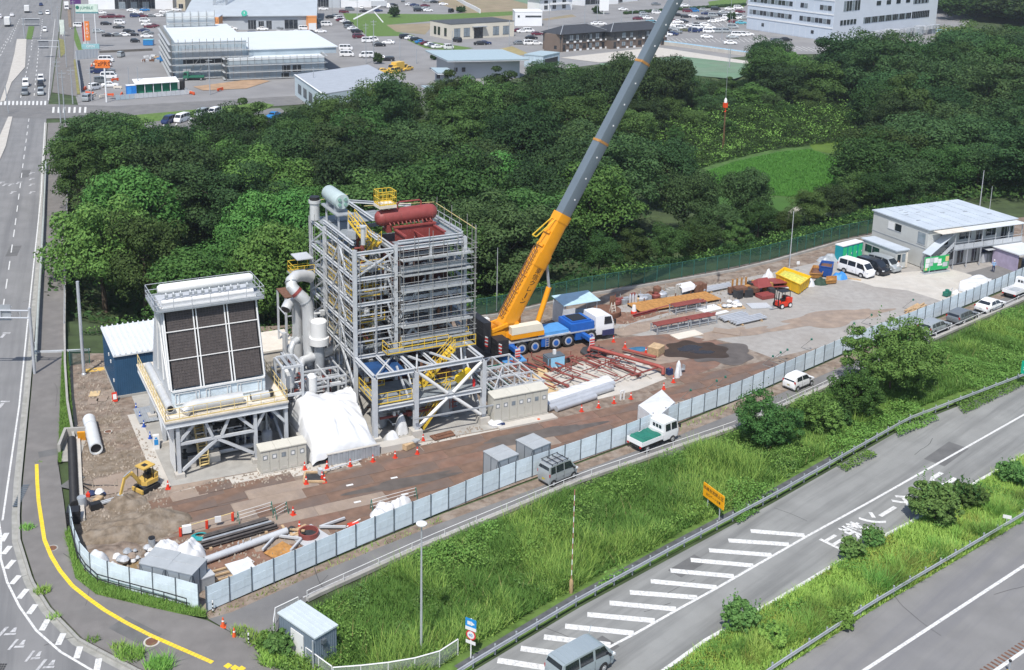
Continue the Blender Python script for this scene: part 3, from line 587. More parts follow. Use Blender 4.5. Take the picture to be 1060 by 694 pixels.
def bush(u,v,Rr,h,m,label,n=3600,cat='bush',name='bush',z=0.0,size=(.12,.26),seed=0,group=None):
 p=G(u,v);t=thing(name,label,cat,(p.x,p.y,z),random.uniform(0,6),group)
 link('crown',crown_mesh('crown',Rr,h*.02,h,int(90+Rr*26),int(n*3.4),m,size,seed=seed,cf=(.1,.24)),t)
 sh=RNG.uniform(-.75,.75,(26,2))*Rr;q=np.concatenate([np.stack([np.full(14,a)+RNG.normal(0,.05,14),np.full(14,c_)+RNG.normal(0,.05,14),np.linspace(h*.5,h*RNG.uniform(.85,1.22),14)],1)for a,c_ in sh]);stuff(link('shoots',card_mesh('shoots',q,RNG.normal(size=q.shape)+np.array([0,0,.6]),RNG.uniform(size[0],size[1],len(q)),m),t))
 trunk_mb(h*.8,.04+h*.01,Rr*.8,seed).build('trunk',BARKM,t);return t
bush(790,462,2.9,5.0,LEAFM,'dark dense round tree on the embankment beside the grey side road',5200,'tree','small_tree',seed=1)
bush(846,448,2.3,3.9,LEAFL,'low mid green bush between the dark tree and the pale tree',3600,seed=2)
bush(884,432,2.6,4.8,LEAFL,'pale green slender tree in front of the biggest embankment tree',4200,'tree','small_tree',seed=3)
bush(922,408,4.6,7.4,LEAFL,'biggest spreading tree on the embankment hiding the end of the hoarding',9000,'tree','small_tree',size=(.16,.32),seed=4)
bush(868,442,1.2,2.2,LEAFM,'little bush tucked under the pale tree',1800,seed=5)
bush(966,540,2.0,3.4,SHRUBM,'bushy green shrub covering part of the white road lettering',4200,'shrub','shrub',seed=6)
bush(880,578,.95,1.6,SHRUBM,'small leafy shrub at the foot of the road lettering',1800,'shrub','shrub',seed=7)
bush(902,566,.8,1.5,SHRUBM,'thin upright shrub between road lettering and kerb line',1300,'shrub','shrub',seed=8)
bush(766,652,1.3,2.1,SHRUBM,'round bright shrub beside the white edge line near the silver van',2600,'shrub','shrub',seed=9)
bush(1000,524,1.3,2.0,LEAFM,'dark low shrub right of the lettering shrub',2200,'shrub','shrub',seed=10)
bush(1048,500,1.3,1.9,SHRUBM,'shrub at the right end of the central strip',2200,'shrub','shrub',seed=12)
bush(800,668,1.0,1.3,VINE,'dark green clump in the central strip near the guard rail',1800,'shrub','shrub',seed=13)
bush(872,648,.9,1.1,VINE,'low leafy clump in the middle of the central strip',1500,'shrub','shrub',seed=14)
bush(292,676,1.1,1.5,SHRUBM,'weedy bush beside the white rail in front of the grey hut',2400,'shrub','shrub',seed=15)
bush(276,672,.8,1.0,VINE,'trailing weeds at the corner post of the pavement',1200,'shrub','shrub',seed=16)
for u,v,r,h,lab in((473,60,.9,1.2,'round dark clipped bush in the car park beside the gate roofs'),(449,62,.6,1.0,'small clipped bush left of the round one in the car park'),(391,66,.9,1.8,'dark little tree on the verge before the yellow trucks'),(408,18,1.6,2.8,'single round tree on the grass strip by the brown field'),(477,13,1.5,1.6,'wide low bush beside the white ramp wall'),(618,14,1.6,1.8,'dark bush on the lawn behind the brown apartments'),(757,22,1.1,2.2,'dark round bush among cars of the big car park')):
 bush(u,v,r*1.6,h*1.6,LEAFD,lab,900,size=(.4,.8),seed=int(u))
hb=MB();a,c=G(648,15),G(770,6)
for i in range(26):
 p=a+(c-a)*(i/25);hb.lathe([(1.0,0),(1.5,.5),(1.3,1.1),(.6,1.4)],7,0,Matrix.Translation((p.x,p.y,0)))
tag(hb.build('hedge',LEAFD),'long clipped hedge along the far edge of the big car park','hedge')
def ground_cover(name,poly,dens,m,hfun,size,zoff=None):
 P=scatter(poly,dens);z=vdepth(P)if zoff is None else np.full(len(P),zoff)
 H=hfun(P);zz=z+H*RNG.uniform(.35,1.02,len(P));n=RNG.normal(size=(len(P),3))*.55+np.array([0,0,.8])
 return stuff(link(name,card_mesh(name,np.stack([P[:,0],P[:,1],zz],1),n,RNG.uniform(size[0],size[1],len(P)),m)))
ground_cover('undergrowth',WL,1.6,LEAFD,lambda P:.8+.8*wob(P,.5),(.6,1.1))
ground_cover('undergrowth',WR,1.2,LEAFD,lambda P:1.0+.9*wob(P,.4),(.7,1.2))
kz=[(44,212),(46,240),(58,262),(100,272),(118,268),(108,248),(96,247),(78,239),(62,225),(52,212)]
for u,y,k,s in((664,250,0,.75),(690,262,3,.6),(716,258,4,.5),(742,268,2,.6),(770,262,3,.45),(792,272,0,.6),(815,266,4,.5),(838,272,3,.6),(650,238,4,.8),(700,244,5,.35),(752,252,3,.33),(806,256,4,.36)):
 dep=y*_c+50*_s;x=(u-CX)/F*dep;placed.append((x,y));tree(x,y,k,s*1.25,s)
ground_cover('climbing_vines',kz,24,LEAFM,lambda P:1.0+1.2*wob(P,.7,2)+np.clip((P[:,1]-240)*.2,0,4.5),(.28,.55))
ground_cover('climbing_vines',kz,9,VINE,lambda P:1.0+1.0*wob(P,.6)+np.clip((P[:,1]-240)*.2,0,4.5),(.28,.55))
kz2=[(-38,121),(-30,118.5),(-9,119.5),(11,130.5),(22,137.5),(36,144.5),(48,150),(64,160),(76,170),(90,178),(84,186),(70,186),(60,180),(53,172),(46,158),(20,144),(-8,126),(-30,125)]
ground_cover('climbing_vines',kz2,13,LEAFM,lambda P:.9+1.1*wob(P,.7),(.25,.5));ground_cover('climbing_vines',kz2,6,VINE,lambda P:.7+1.3*wob(P,.5,3),(.2,.45))
def grass(name,poly,dens,m,h,hv=.45,wd=(.05,.1),z=.0,keep=None,patch=.35):
 P=scatter(poly,dens)
 if keep is not None:P=P[keep(P)]
 n=len(P);H=h*(1+patch*wob(P,.9)+.25*wob(P,2.7,5))*RNG.uniform(1-hv,1+hv,n);H=np.clip(H,.06,9)
 return stuff(link(name,blade_mesh(name,np.stack([P[:,0],P[:,1],np.full(n,z)],1),H,RNG.uniform(wd[0],wd[1],n),H*RNG.uniform(.3,1.3,n),m)))
EMB=[(p.x,p.y)for p in emb]
road_edge=[(p.x,p.y)for p in px((470,705),(600,628),(800,520),(940,440),(1060,393),(1180,349))]
def near_edge(P,d0,d1):
 d=np.full(len(P),1e9)
 for a,b in zip(road_edge,road_edge[1:]):
  a=np.array(a);b_=np.array(b);ab=b_-a;t=np.clip(((P-a)@ab)/(ab@ab),0,1);d=np.minimum(d,np.linalg.norm(P-a-t[:,None]*ab,axis=1))
 return(d>=d0)&(d<d1)
def vines(name,poly,dens,m,keep,h,size=(.16,.34)):
 P=scatter(poly,dens);P=P[keep(P)];n=len(P);H=h*(1+.6*wob(P,1.1)+.3*wob(P,3,2))
 nn=RNG.normal(size=(n,3))*.5+np.array([0,0,.8])
 return stuff(link(name,card_mesh(name,np.stack([P[:,0],P[:,1],H*RNG.uniform(.4,1.05,n)],1),nn,RNG.uniform(size[0],size[1],n),m)))
grass('tall_grass',EMB,190,GRASSM,.55,keep=lambda P:near_edge(P,1.75,99),patch=.5)
grass('dry_stalks',EMB,1.5,mat('dry_stalk',(.38,.3,.14),.8,var=.2),.95,keep=lambda P:near_edge(P,1.75,99)&(wob(P,.6,9)>-.2),wd=(.02,.04))
vines('tall_weeds',EMB,55,VINE,lambda P:near_edge(P,1.9,99)&(wob(P,.45,5)>.12),.85,(.1,.22));vines('tall_weeds',EMB,40,SHRUBM,lambda P:near_edge(P,1.9,99)&(wob(P,.8,8)>.45),.8,(.08,.18))
grass('reeds',EMB,60,GRASSM,1.05,keep=lambda P:near_edge(P,2.2,99)&(wob(P,.4,11)>.25),wd=(.03,.07))
grass('tall_grass',EMB,110,GRASSY,.62,keep=lambda P:near_edge(P,1.6,4.2)&(wob(P,.5)>-.2)&(P[:,0]<46),wd=(.04,.08))
vines('creeping_weeds',EMB,110,VINE,lambda P:near_edge(P,.2,99)&(wob(P,.33,1)+P[:,0]*.012>.62),.7,(.12,.26))
vines('creeping_weeds',EMB,60,SHRUBM,lambda P:near_edge(P,1.2,99)&(wob(P,.7,3)>.6),.6,(.1,.22))
for q in(((866,484),(900,468),(908,474),(876,490)),((925,447),(962,430),(972,436),(930,455)),((985,416),(1060,391),(1062,400),(998,430)),((760,540),(782,528),(786,532),(764,545))):vines('creeping_weeds',[(p.x,p.y)for p in px(*q)],120,VINE,lambda P:P[:,0]>-999,.4,(.12,.26))
MED=[(p.x,p.y)for p in px(*med_near)+px(*slip_near)]
grass('tall_grass',MED,170,GRASSM,.36,keep=lambda P:wob(P,.8,2)>-.9)
grass('tall_grass',MED,55,GRASSY,.4,keep=lambda P:wob(P,.6,4)>.1)
vines('creeping_weeds',MED,60,leafmat('yellow_creeper',(.13,.17,.02),(.22,.24,.03)),lambda P:(wob(P,.5,1)>.1)&(P[:,0]<42),.3,(.1,.22))
vines('creeping_weeds',MED,90,VINE,lambda P:wob(P,.7,6)>.2,.45,(.1,.2))
for i in range(46):
 f=i/45;c=G(735+325*f,682-168*f);a=G(788+272*f,690-150*f);q=c.lerp(a,RNG.uniform(.1,.8));r=RNG.uniform(.4,.9);grass('tussock',[(q.x+r*math.cos(t_),q.y+r*math.sin(t_))for t_ in np.linspace(0,6.2,10)],190,GRASSM if i%3 else GRASSY,RNG.uniform(.5,1.0),wd=(.03,.07),patch=.1)
v1=[(p.x,p.y)for p in px((64.5,366),(70,366),(77,452),(66,452),(63.5,480),(60.5,480),(62,420))]
sheet('grass_verge',[Vector((a,b_,0))for a,b_ in v1],.125,GRASSB);grass('short_grass',v1,260,GRASSM,.2,z=.12,wd=(.03,.06))
v2=[(p.x,p.y)for p in px((67,553),(75,548),(87,592),(131,613),(168,622),(213,635),(213,641),(190,638),(150,629),(100,617),(78,600))]
sheet('grass_verge',[Vector((a,b_,0))for a,b_ in v2],.124,GRASSB);grass('short_grass',v2,240,GRASSM,.28,z=.12,wd=(.03,.06))
for u,v,r,h,d in((135,680,1.0,.55,150),(165,692,1.0,.5,130),(122,672,.5,.4,120),(44,614,.6,.3,200),(28,548,.6,.25,150),(56,640,.5,.2,100),(270,665,1.0,.4,140),(250,656,.8,.3,100),(320,690,1.4,.5,140),(285,684,1.2,.4,160),(96,664,.5,.25,100),(40,480,.3,.15,60)):
 c=G(u,v);poly=[(c.x+r*math.cos(a),c.y+r*.8*math.sin(a))for a in np.linspace(0,6.2,12)];grass('weeds',poly,d,GRASSM,h,z=.1)
for a,b_ in(((213,636),(333,585)),((333,586),(453,536)),((653,462),(763,418))):
 p,q=G(*a),G(*b_);n=(q-p).normalized();n=Vector((n.y,-n.x,0))*.7;grass('weeds',[p,q,q+n,p+n],14,GRASSY,.22,z=.006)
p2=[(p.x,p.y)for p in[G(u,v,-4.4)for u,v in((722,181),(760,168),(805,158),(838,155),(876,168),(872,190),(852,207),(795,202),(760,196),(728,188))]]
ground_cover('undergrowth',[(88,176),(140,187),(230,240),(230,256),(140,200),(88,190)],3,LEAFM,lambda P:1.6+wob(P,.6),(.5,.9))
grass('rice_plants',p2,60,leafmat('rice_blade',(.055,.15,.014),(.075,.185,.022)),.3,z=-4.4,wd=(.06,.12),patch=.03)
PO={}
def pthing(name,label,cat,x,d,group=None):
 p=W(x,d);t=thing(name,label,cat,(p.x,p.y,0),YAW,group);PO[t.name]=(x,d);return t
def pb(b,name,m,t,parent=None,**k):
 x,d=PO[t.name];b.v=[(v[0]-x,v[1]-d,v[2])for v in b.v];return b.build(name,m,parent or t,**k)
def rail_run(t,pts,z,m=None,h=1.08,step=1.25,name='handrail',r=.032,kick=True):
 m=m or YEL
 b=MB();P=[Vector((p[0],p[1],p[2]if len(p)>2 else z))for p in pts]
 for p,q in zip(P,P[1:]):
  for k in(h,h*.52):b.tube(p+Vector((0,0,k)),q+Vector((0,0,k)),r,5)
  if kick:b.bar(p+Vector((0,0,.09)),q+Vector((0,0,.09)),.012,.12)
  n=max(1,round((q-p).length/step))
  for i in range(n+1):s=p+(q-p)*i/n;b.tube(s,s+Vector((0,0,h)),r,5)
 return pb(b,name,m,t)
def stairs(t,a,b_,wd,m=YEL,treads=None):
 a,b_=Vector(a),Vector(b_);d=b_-a;n=treads or max(3,int(abs(d.z)/.22));side=Vector((-d.y,d.x,0)).normalized()*wd/2;b=MB()
 for s in(-1,1):
  b.bar(a+side*s,b_+side*s,.05,.22)
  for k in(1.0,.55):b.tube(a+side*s+Vector((0,0,k)),b_+side*s+Vector((0,0,k)),.03,5)
  for i in range(5):p=a+d*i/4+side*s;b.tube(p,p+Vector((0,0,1.0)),.03,5)
 for i in range(n):p=a+d*(i+.5)/n;b.box(p,(.26 if abs(d.x)>abs(d.y)else wd,wd if abs(d.x)>abs(d.y)else .26,.03))
 return pb(b,'stair',m,t)
def ibeam(b,p,q,w,h):
 p,q=Vector(p),Vector(q);d=(q-p).normalized();u=Vector((0,0,1))if abs(d.z)<.9 else Vector((0,1,0));u=(u-d*u.dot(d)).normalized()
 b.bar(p,q,w*.18,h*.84)
 for s in(-1,1):b.bar(p+u*s*h*.46,q+u*s*h*.46,w,h*.09)
def clutter(t,x0,x1,d0,d1,z0,z1,n,mats,r=(.04,.14),seed=0):
 rn=random.Random(seed)
 for i in range(n):
  b=MB();p=Vector((rn.uniform(x0,x1),rn.uniform(d0,d1),rn.uniform(z0,z1)));pts=[p.copy()];last=None
  for k in range(rn.randint(2,4)):
   a=rn.choice([c for c in(0,1,2)if c!=last]);last=a;lo,hi=((x0,x1),(d0,d1),(z0,z1))[a];q=pts[-1].copy();q[a]=rn.uniform(lo,hi)
   if(q-pts[-1]).length>.3:pts.append(q)
  if len(pts)<2:continue
  rr=rn.uniform(*r);b.path(pts,rr,7)
  for q in pts[1:-1]:b.box(q,(rr*2.4,)*3)
  f=pts[0]+(pts[1]-pts[0])*.5;b.box(f,(rr*3.4,rr*3.4,rr*3.4))
  pb(b,'pipe',rn.choice(mats),t)
t=pthing('condenser','white condenser building with six dark sloping coil panels on a steel table','condenser',4.5,6)
b=MB();b.bx(-.9,-.3,5.3,10,13.2,5.45);pb(b,'deck',CREAM,t)
b=MB()
for d in(-.15,4.2,8.6,13.0):ibeam(b,(-.85,d,5.02),(9.95,d,5.02),.28,.5)
for x in(-.75,3.3,7.0,9.8):ibeam(b,(x,-.05,5.0),(x,12.9,5.0),.26,.44)
pb(b,'deck_beam',STEELW,t)
for x in(.2,3.5,7.0,9.8):
 for d in(.1,6.5,12.6):
  if x==3.5 and d<1:continue
  b=MB();ibeam(b,(x,d,.4),(x,d,4.78),.3,.32);c=pb(b,'column',STEELW,t);b=MB();b.bx(x-.4,d-.4,.03,x+.4,d+.4,.42);pb(b,'footing',CONCL,t)
for p,q in(((.2,.1,3.05),(7.0,.1,3.05)),((3.55,.1,2.9),(.45,.1,.55)),((3.65,.1,2.9),(6.8,.1,.9)),((.35,.1,3.3),(1.7,.1,4.75)),((6.85,.1,3.3),(5.4,.1,4.75)),((3.2,.1,3.2),(2.6,.1,4.75)),((4.0,.1,3.2),(4.7,.1,4.75)),((9.7,.1,3.4),(8.5,.1,4.75)),((7.1,.1,3.4),(7.9,.1,4.75)),((.2,.4,3.0),(.2,6.3,3.0)),((9.8,.4,3.0),(9.8,6.3,3.0)),((.2,.4,.6),(.2,6.3,2.9)),((9.8,.4,.6),(9.8,6.3,2.9)),((.2,6.8,.6),(.2,12.4,4.6))):
 b=MB();b.bar(p,q,.2,.24);pb(b,'brace',STEELW,t)
for i in range(6):
 b=MB();b.bx(-.12,.3+i*.36,.45,-.06,.3+i*.36+.33,4.75);pb(b,'side_sheet',WHITE,t)
rail_run(t,[(-.8,12.9),(-.8,-.2),(9.9,-.2),(9.9,12.9)],5.45,YELP)
zb,zt=7.1,14.0
b=MB();b.add([(.2,2.0,5.45),(8.5,2.0,5.45),(8.5,2.0,zb),(.2,2.0,zb)],[(0,1,2,3)])
b.bx(.22,2.02,5.45,8.48,10,zb);pb(b,'skirt_wall',HOARD,t)
for x0,lab in((.17,'l'),(8.53,'r')):
 b=MB();s=.035
 for k in range(9):
  f0,f1=k/9,(k+.94)/9
  b.add([(x0-s,2+8*f0,zb),(x0-s,2+8*f1,zb),(x0-s,4.3+3*f1,zt),(x0-s,4.3+3*f0,zt),(x0+s,2+8*f0,zb),(x0+s,2+8*f1,zb),(x0+s,4.3+3*f1,zt),(x0+s,4.3+3*f0,zt)],[(0,1,2,3),(7,6,5,4),(0,4,5,1),(1,5,6,2),(2,6,7,3),(3,7,4,0)])
 b.bx(x0-.03,2,5.46,x0+.03,10,zb);pb(b,'side_wall',STEELW,t)
 b=MB();
 for f in(.0,.33,.66):b.bar((x0+(-.09 if lab=='l' else .09),2.2+7.5*f,zb+.1),(x0+(-.09 if lab=='l' else .09),4.6+2.6*f,zt),.1,.12)
 b.bar((x0+(-.1 if lab=='l' else .1),2.4,zb+.2),(x0+(-.1 if lab=='l' else .1),6.6,zt-.4),.08,.08);pb(b,'wall_stiffener',WHITE,t)
b=MB();b.add([(.2,10,zb),(8.5,10,zb),(8.5,7.3,zt),(.2,7.3,zt)],[(3,2,1,0)]);pb(b,'rear_coil',COILM,t)
b=MB();b.bx(.15,4.2,zt,8.55,7.4,zt+.12);pb(b,'top_deck',STEELW,t)
def fp(x,f,out=0.0):return(x,2.0+2.3*f-out*.95,zb+(zt-zb)*f+out*.32)
edges=(.22,2.92,5.70,8.48)
for i in range(3):
 x0,x1=edges[i]+.24,edges[i+1]-.2
 for f0,f1 in((.03,.363),(.374,.69),(.71,.975)):
  b=MB();q=[fp(x0,f0),fp(x1,f0),fp(x1,f1),fp(x0,f1)];b.add(q+[fp(x0,f0,-.15),fp(x1,f0,-.15),fp(x1,f1,-.15),fp(x0,f1,-.15)],[(0,1,2,3),(7,6,5,4),(0,4,5,1),(1,5,6,2),(2,6,7,3),(3,7,4,0)])
  c=pb(b,'coil_panel',COILM,t);b=MB()
  for k in range(9):f=f0+(f1-f0)*(k+.5)/9;b.bar(fp(x0,f,.02),fp(x1,f,.02),.03,.035)
  for k in range(1,9):x=x0+(x1-x0)*k/9;b.bar(fp(x,f0,.03),fp(x,f1,.03),.03,.03)
  pb(b,'coil_tube',mat('coil_tube_brown',(.10,.086,.082),.5,var=.2),t)
for i,x in enumerate(edges):
 for o in((0,)if i in(0,3)else(-.13,.13)):
  b=MB();b.bar(fp(x+o,0,.06),fp(x+o,1,.06),.1,.18);pb(b,'coil_frame',WHITE,t)
for f,h in((-.005,.16),(.368,.04),(.7,.06),(.99,.2)):
 b=MB();b.bar(fp(.25,f,.1),fp(8.45,f,.1),.12,h);pb(b,'cross_rail',WHITE,t)
for i in range(3):
 x0,x1=edges[i]+.3,edges[i+1]-.3
 b=MB()
 for a,c in(((x0,5.9),(x1,5.9)),((x0,6.85),(x1,6.85)),((x0,5.9),(x0,6.85)),((x1,5.9),(x1,6.85)),((x0+.3,5.9),(x0+.3,6.85)),((x1-.3,5.9),(x1-.3,6.85))):b.bar((a[0],1.93,a[1]),(c[0],1.93,c[1]),.06,.07)
 pb(b,'skirt_frame',WHITE,t)
b=MB();b.path([(.05,5.2,15.35),(.3,5.2,15.35),(8.3,5.2,15.35),(8.55,5.2,15.35)],[.3,.46,.46,.3],16);pb(b,'header_pipe',WHITE,t)
b=MB();b.path([(.2,4.55,14.35),(8.4,4.55,14.35)],.22,12);pb(b,'header_pipe',WHITE,t)
for i in range(12):
 x=.7+i*.64+(.2 if i%4==3 else 0);b=MB();b.path([(x,4.9,15.1),(x,4.7,14.9),(x,4.55,14.6)],.09,7);b.box((x,4.62,14.85),(.26,.2,.26));pb(b,'nozzle',STEELG,t)
b=MB();b.bx(-.5,3.4,13.85,9.1,4.15,13.93);b.bx(-.5,7.4,13.85,9.1,8.0,13.93);b.bx(-.6,4.0,13.87,.05,7.8,13.95);b.bx(8.6,4.0,13.87,9.2,7.8,13.95);pb(b,'walkway',GRATE,t)
rail_run(t,[(-.55,3.45),(9.1,3.45),(9.1,7.9),(-.55,7.9),(-.55,3.45)],13.95,STEEL,step=1.6)
b=MB();b.path([(-.15,11,6.05),(-.15,6,6.05),(-.15,.9,6.05)],.36,14);b.path([(-.15,6.2,6.05),(-.15,5.6,6.05)],.45,14);b.tube((-.15,.9,6.05),(-.15,.88,6.05),.28,12,1);pb(b,'duct',[SILVERP,BLACK],t)
b=MB();b.path([(.9,.4,5.75),(1.3,.62,6.05),(1.9,.75,6.1),(6.1,.75,6.1)],.5,16);b.tube((6.1,.75,6.1),(6.12,.75,6.1),.4,12,1);pb(b,'duct',[SILVERP,BLACK],t)
b=MB();b.path([(6.9,.9,5.85),(8.6,1.0,5.85)],.32,12);b.tube((6.9,.9,5.85),(6.87,.9,5.85),.25,12,1);b.path([(8.6,1.0,5.85),(8.95,1.0,5.9)],.34,12,1);pb(b,'duct',[SILVERP,BLACK],t)
stairs(t,(2.6,1.0,.1),(2.6,4.6,5.2),.8,YELP)
for x,d,r,h in((4.0,3.2,.55,1.7),(5.4,4.2,.7,2.2),(8.6,2.2,.5,1.6),(8.2,4.2,.8,2.4),(2.0,6.5,.8,2.6)):
 b=MB();b.lathe([(r,.1),(r,h),(r*.7,h+.2),(.1,h+.28)],12,0,Matrix.Translation((x,d,0)));b.tube((x,d,h),(x,d,4.7),.1);pb(b,'pump',random.choice([STEELG,STEELW,SILVERP]),t)
clutter(t,.8,9.3,2.0,9,.3,4.4,60,[STEELG,STEELG,DARK,SILVERP,NAVY,STEELW],(.05,.22),3)  # pipe clutter; dark colours mixed in to deepen the void under the deck
b=MB();b.bx(.6,9.5,.05,9.4,9.7,4.6);pb(b,'added_back_panel',STEELG,t)  # panel added at the back to darken the void under the deck
b=MB();b.bx(3.1,1.4,.05,4.1,2.2,.95);b.bx(1.3,1.2,.05,1.9,1.8,.8);pb(b,'plinth',CONCL,t)
t=pthing('boiler_tower','tall open steel boiler tower with stairs, grey floors and braces','boiler tower',23,8)
LEV=(6.7,9.3,11.9,14.4,16.9);XS=(17.9,22.0,29.2);DS=(4.0,12.4,16.7)
for x in XS:
 for d in DS:
  if x==29.2 and d>13:continue
  b=MB();ibeam(b,(x,d,.5),(x,d,17.1),.32,.34);pb(b,'column',STEELW,t);b=MB();b.bx(x-.5,d-.5,.03,x+.5,d+.5,.52);pb(b,'footing',CONCL,t)
for z in LEV:
 for d in DS:
  b=MB();ibeam(b,(18.1,d,z-.2),(21.8,d,z-.2),.2,.32);pb(b,'beam',STEELW,t)
  if d<13:b=MB();ibeam(b,(22.2,d,z-.2),(29.0,d,z-.2),.2,.36);pb(b,'beam',STEELW,t)
 for x in XS:
  for d0,d1 in((4.2,12.2),(12.6,16.5)):
   if x==29.2 and d0>12:continue
   b=MB();ibeam(b,(x,d0,z-.21),(x,d1,z-.21),.19,.34);pb(b,'beam',STEELW,t)
 b=MB();b.bx(18.15,5.2 if z<16 else 9.2,z-.02,21.7,16.4,z+.03);pb(b,'floor_grating',GRATE,t)
 b=MB();b.bx(22.3,4.3,z-.02,28.9,5.6,z+.03);b.bx(27.9,5.6,z-.02,28.95,12.1,z+.03);pb(b,'floor_grating',GRATE,t)
 if z>7 and z<16:rail_run(t,[(18.3,6.0),(18.3,12.1)],z,YEL);rail_run(t,[(19.0,5.3),(21.4,5.3)],z,YEL)
for z0,z1 in zip((.6,)+LEV[:-1],LEV):
 if z0<1:continue
 for p,q in(((17.9,12.6,z1-.4),(17.9,16.5,z0)),((17.9,6.4,z0),(17.9,8.2,z1-.4)),((17.9,10.0,z0),(17.9,8.2,z1-.4)),((21.9,4.0,z0+.05),(21.2,4.0,z1-.4))):
  b=MB();b.bar(p,q,.15,.16);pb(b,'brace',STEELW,t)
b=MB();b.bar((18.1,3.98,14.5),(21.8,3.98,16.5),.13,.14);pb(b,'brace',STEELW,t);b=MB();b.bar((18.1,4.05,16.5),(21.8,4.05,14.5),.13,.13);pb(b,'brace',STEELW,t)
for p,q in(((22.4,4,9.8),(25.0,4,13.4)),((28.8,4,9.8),(26.4,4,13.4)),((24.3,4,7.9),(23.0,4,9.4)),((22.3,4.0,7.0),(23.9,4.0,8.8)),((28.8,4.0,7.0),(27.3,4.0,8.8)),((17.9,4.2,3.4),(17.9,8,6.4)),((17.9,12.2,3.4),(17.9,8.2,6.4))):
 b=MB();b.bar(p,q,.19,.2);pb(b,'brace',STEELW,t)
for i,z in enumerate(LEV[:-1]):
 a,c=((20.2,6.2,z),(20.2,9.6,LEV[i+1]))if i%2==0 else((21.1,9.6,z),(21.1,6.2,LEV[i+1]));stairs(t,a,c,.75)
stairs(t,(20.2,6.4,16.9),(19.5,9.0,18.5),.75)
for x in(18.9,19.9):
 for d in(11.0,14.6):b=MB();b.bar((x,d,16.9),(x,d,18.6),.16);pb(b,'post',STEELW,t)
b=MB();b.bx(18.6,10.6,18.5,20.3,15.6,18.62);pb(b,'vessel_deck',STEELG,t)
for p,q in(((18.2,5,17.35),(18.2,13.5,17.35)),((20.6,5,17.6),(20.6,14,17.6)),((21.4,8,18.6),(21.4,15.5,18.6)),((22.3,4.1,17.3),(29,4.1,17.3)),((29.1,4.3,17.35),(29.1,12,17.35)),((21.4,15.5,18.6),(27.2,12.4,18.3))):b=MB();ibeam(b,p,q,.2,.28);pb(b,'roof_beam',STEELW,t)
b=MB();b.bx(19.0,14.0,16.96,21.6,16.4,17.0);b.bx(20.7,9.5,18.0,23.5,13,18.06);pb(b,'roof_grating',GRATE,t)
rail_run(t,[(29.0,4.4),(29.0,12.2),(22.6,12.2)],17.1,STEEL)
b=MB();b.lathe([(.5,17.0),(.5,18.7),(.62,18.75),(.62,19.05)],16,0,Matrix.Translation((18.0,15.6,0)));b.lathe([(.52,19.05),(.52,19.4)],16,1,Matrix.Translation((18.0,15.6,0)));pb(b,'exhaust_stack',[SILVERP,BLACK],t)
b=MB();b.lathe([(.22,16.9),(.22,18.6),(.34,18.62),(.34,18.75)],12,0,Matrix.Translation((19.5,5.9,0)));b.lathe([(.2,16.9),(.2,18.2)],10,0,Matrix.Translation((20.3,7.4,0)));pb(b,'vent_pipe',SILVERP,t)
for x,d in((17.9,8.2),(20.0,4.05),(20.0,12.4),(22.0,8.2),(29.2,8.2),(25.6,4.02)):
 b=MB();ibeam(b,(x,d,6.7),(x,d,16.6 if x!=20.0 else 11.6),.2,.22);pb(b,'secondary_column',STEELW,t)
for z in(8.0,10.6,13.1,15.6):
 b=MB()
 for p,q in(((17.95,4.3,z),(17.95,12.2,z)),((18.1,4.05,z),(21.8,4.05,z)),((22.05,4.3,z),(22.05,12.2,z)),((18.1,12.3,z),(28.9,12.3,z))):b.bar(p,q,.09,.12)
 pb(b,'girt',STEELW,t)
for z0,z1 in zip(LEV,LEV[1:]):
 for p,q in(((18.1,12.45,z0),(21.8,12.45,z1-.3)),((22.1,12.45,z1-.3),(25.5,12.45,z0)),((25.6,12.45,z0),(28.9,12.45,z1-.3)),((29.22,4.2,z0),(29.22,8.0,z1-.3)),((29.22,8.4,z1-.3),(29.22,12.2,z0))):b=MB();b.bar(p,q,.12,.12);pb(b,'brace',STEELW,t)
 rail_run(t,[(18.2,8.6),(18.2,12.2)],z0,YELP);rail_run(t,[(21.6,9.6),(21.6,12.2),(19,12.2)],z0,YEL)
clutter(t,18.3,21.7,4.6,12.0,7.0,16.4,44,[STEELG,SILVERP,STEELW,REDP,STEELG],(.05,.16),31);clutter(t,18.2,22,12.8,16.3,1.0,16.0,26,[STEELG,SILVERP,STEELW],(.06,.2),32);clutter(t,18.2,28.8,4.4,12.0,.6,6.2,46,[STEELG,SILVERP,STEELG,BROWN],(.06,.22),33);clutter(t,22.4,28.8,4.3,5.6,7,16,24,[STEELG,BROWN,STEELW],(.04,.1),34)
for k in range(9):b=MB();b.box((18.5+(k*1.7)%3,5+(k*2.3)%6,LEV[k%5]+.4),(.7,.9,.8),rz=k);pb(b,'equipment_box',STEELG,t)
for x in(18.3,19.9,21.5):
 for d in(3.75,4.5):b=MB();b.tube((x,d,6.7),(x,d,16.2),.028,5);pb(b,'scaffold_standard',SCAF,t)
for d in(4.6,6.2,7.8,9.4,11.0,12.9,14.6,16.2):b=MB();b.tube((17.62,d,2.5),(17.62,d,17.8),.028,5);pb(b,'scaffold_standard',SCAF,t)
for z in(7.7,8.7,10.3,11.3,12.9,13.9,15.4):b=MB();b.tube((17.62,4.2,z),(17.62,16.6,z),.026,5);b.tube((18.0,3.75,z),(22.0,3.75,z),.026,5);pb(b,'scaffold_ledger',SCAF,t)
c=pthing('boiler_casing','dark red boiler casing inside the right half of the steel tower','boiler',25.7,8.6)
b=MB();b.bx(23.2,5.9,2.6,28.3,11.4,15.9);pb(b,'casing',[mat('boiler_casing_red',(.085,.03,.028),.7,var=.4,scale=.6)],c)
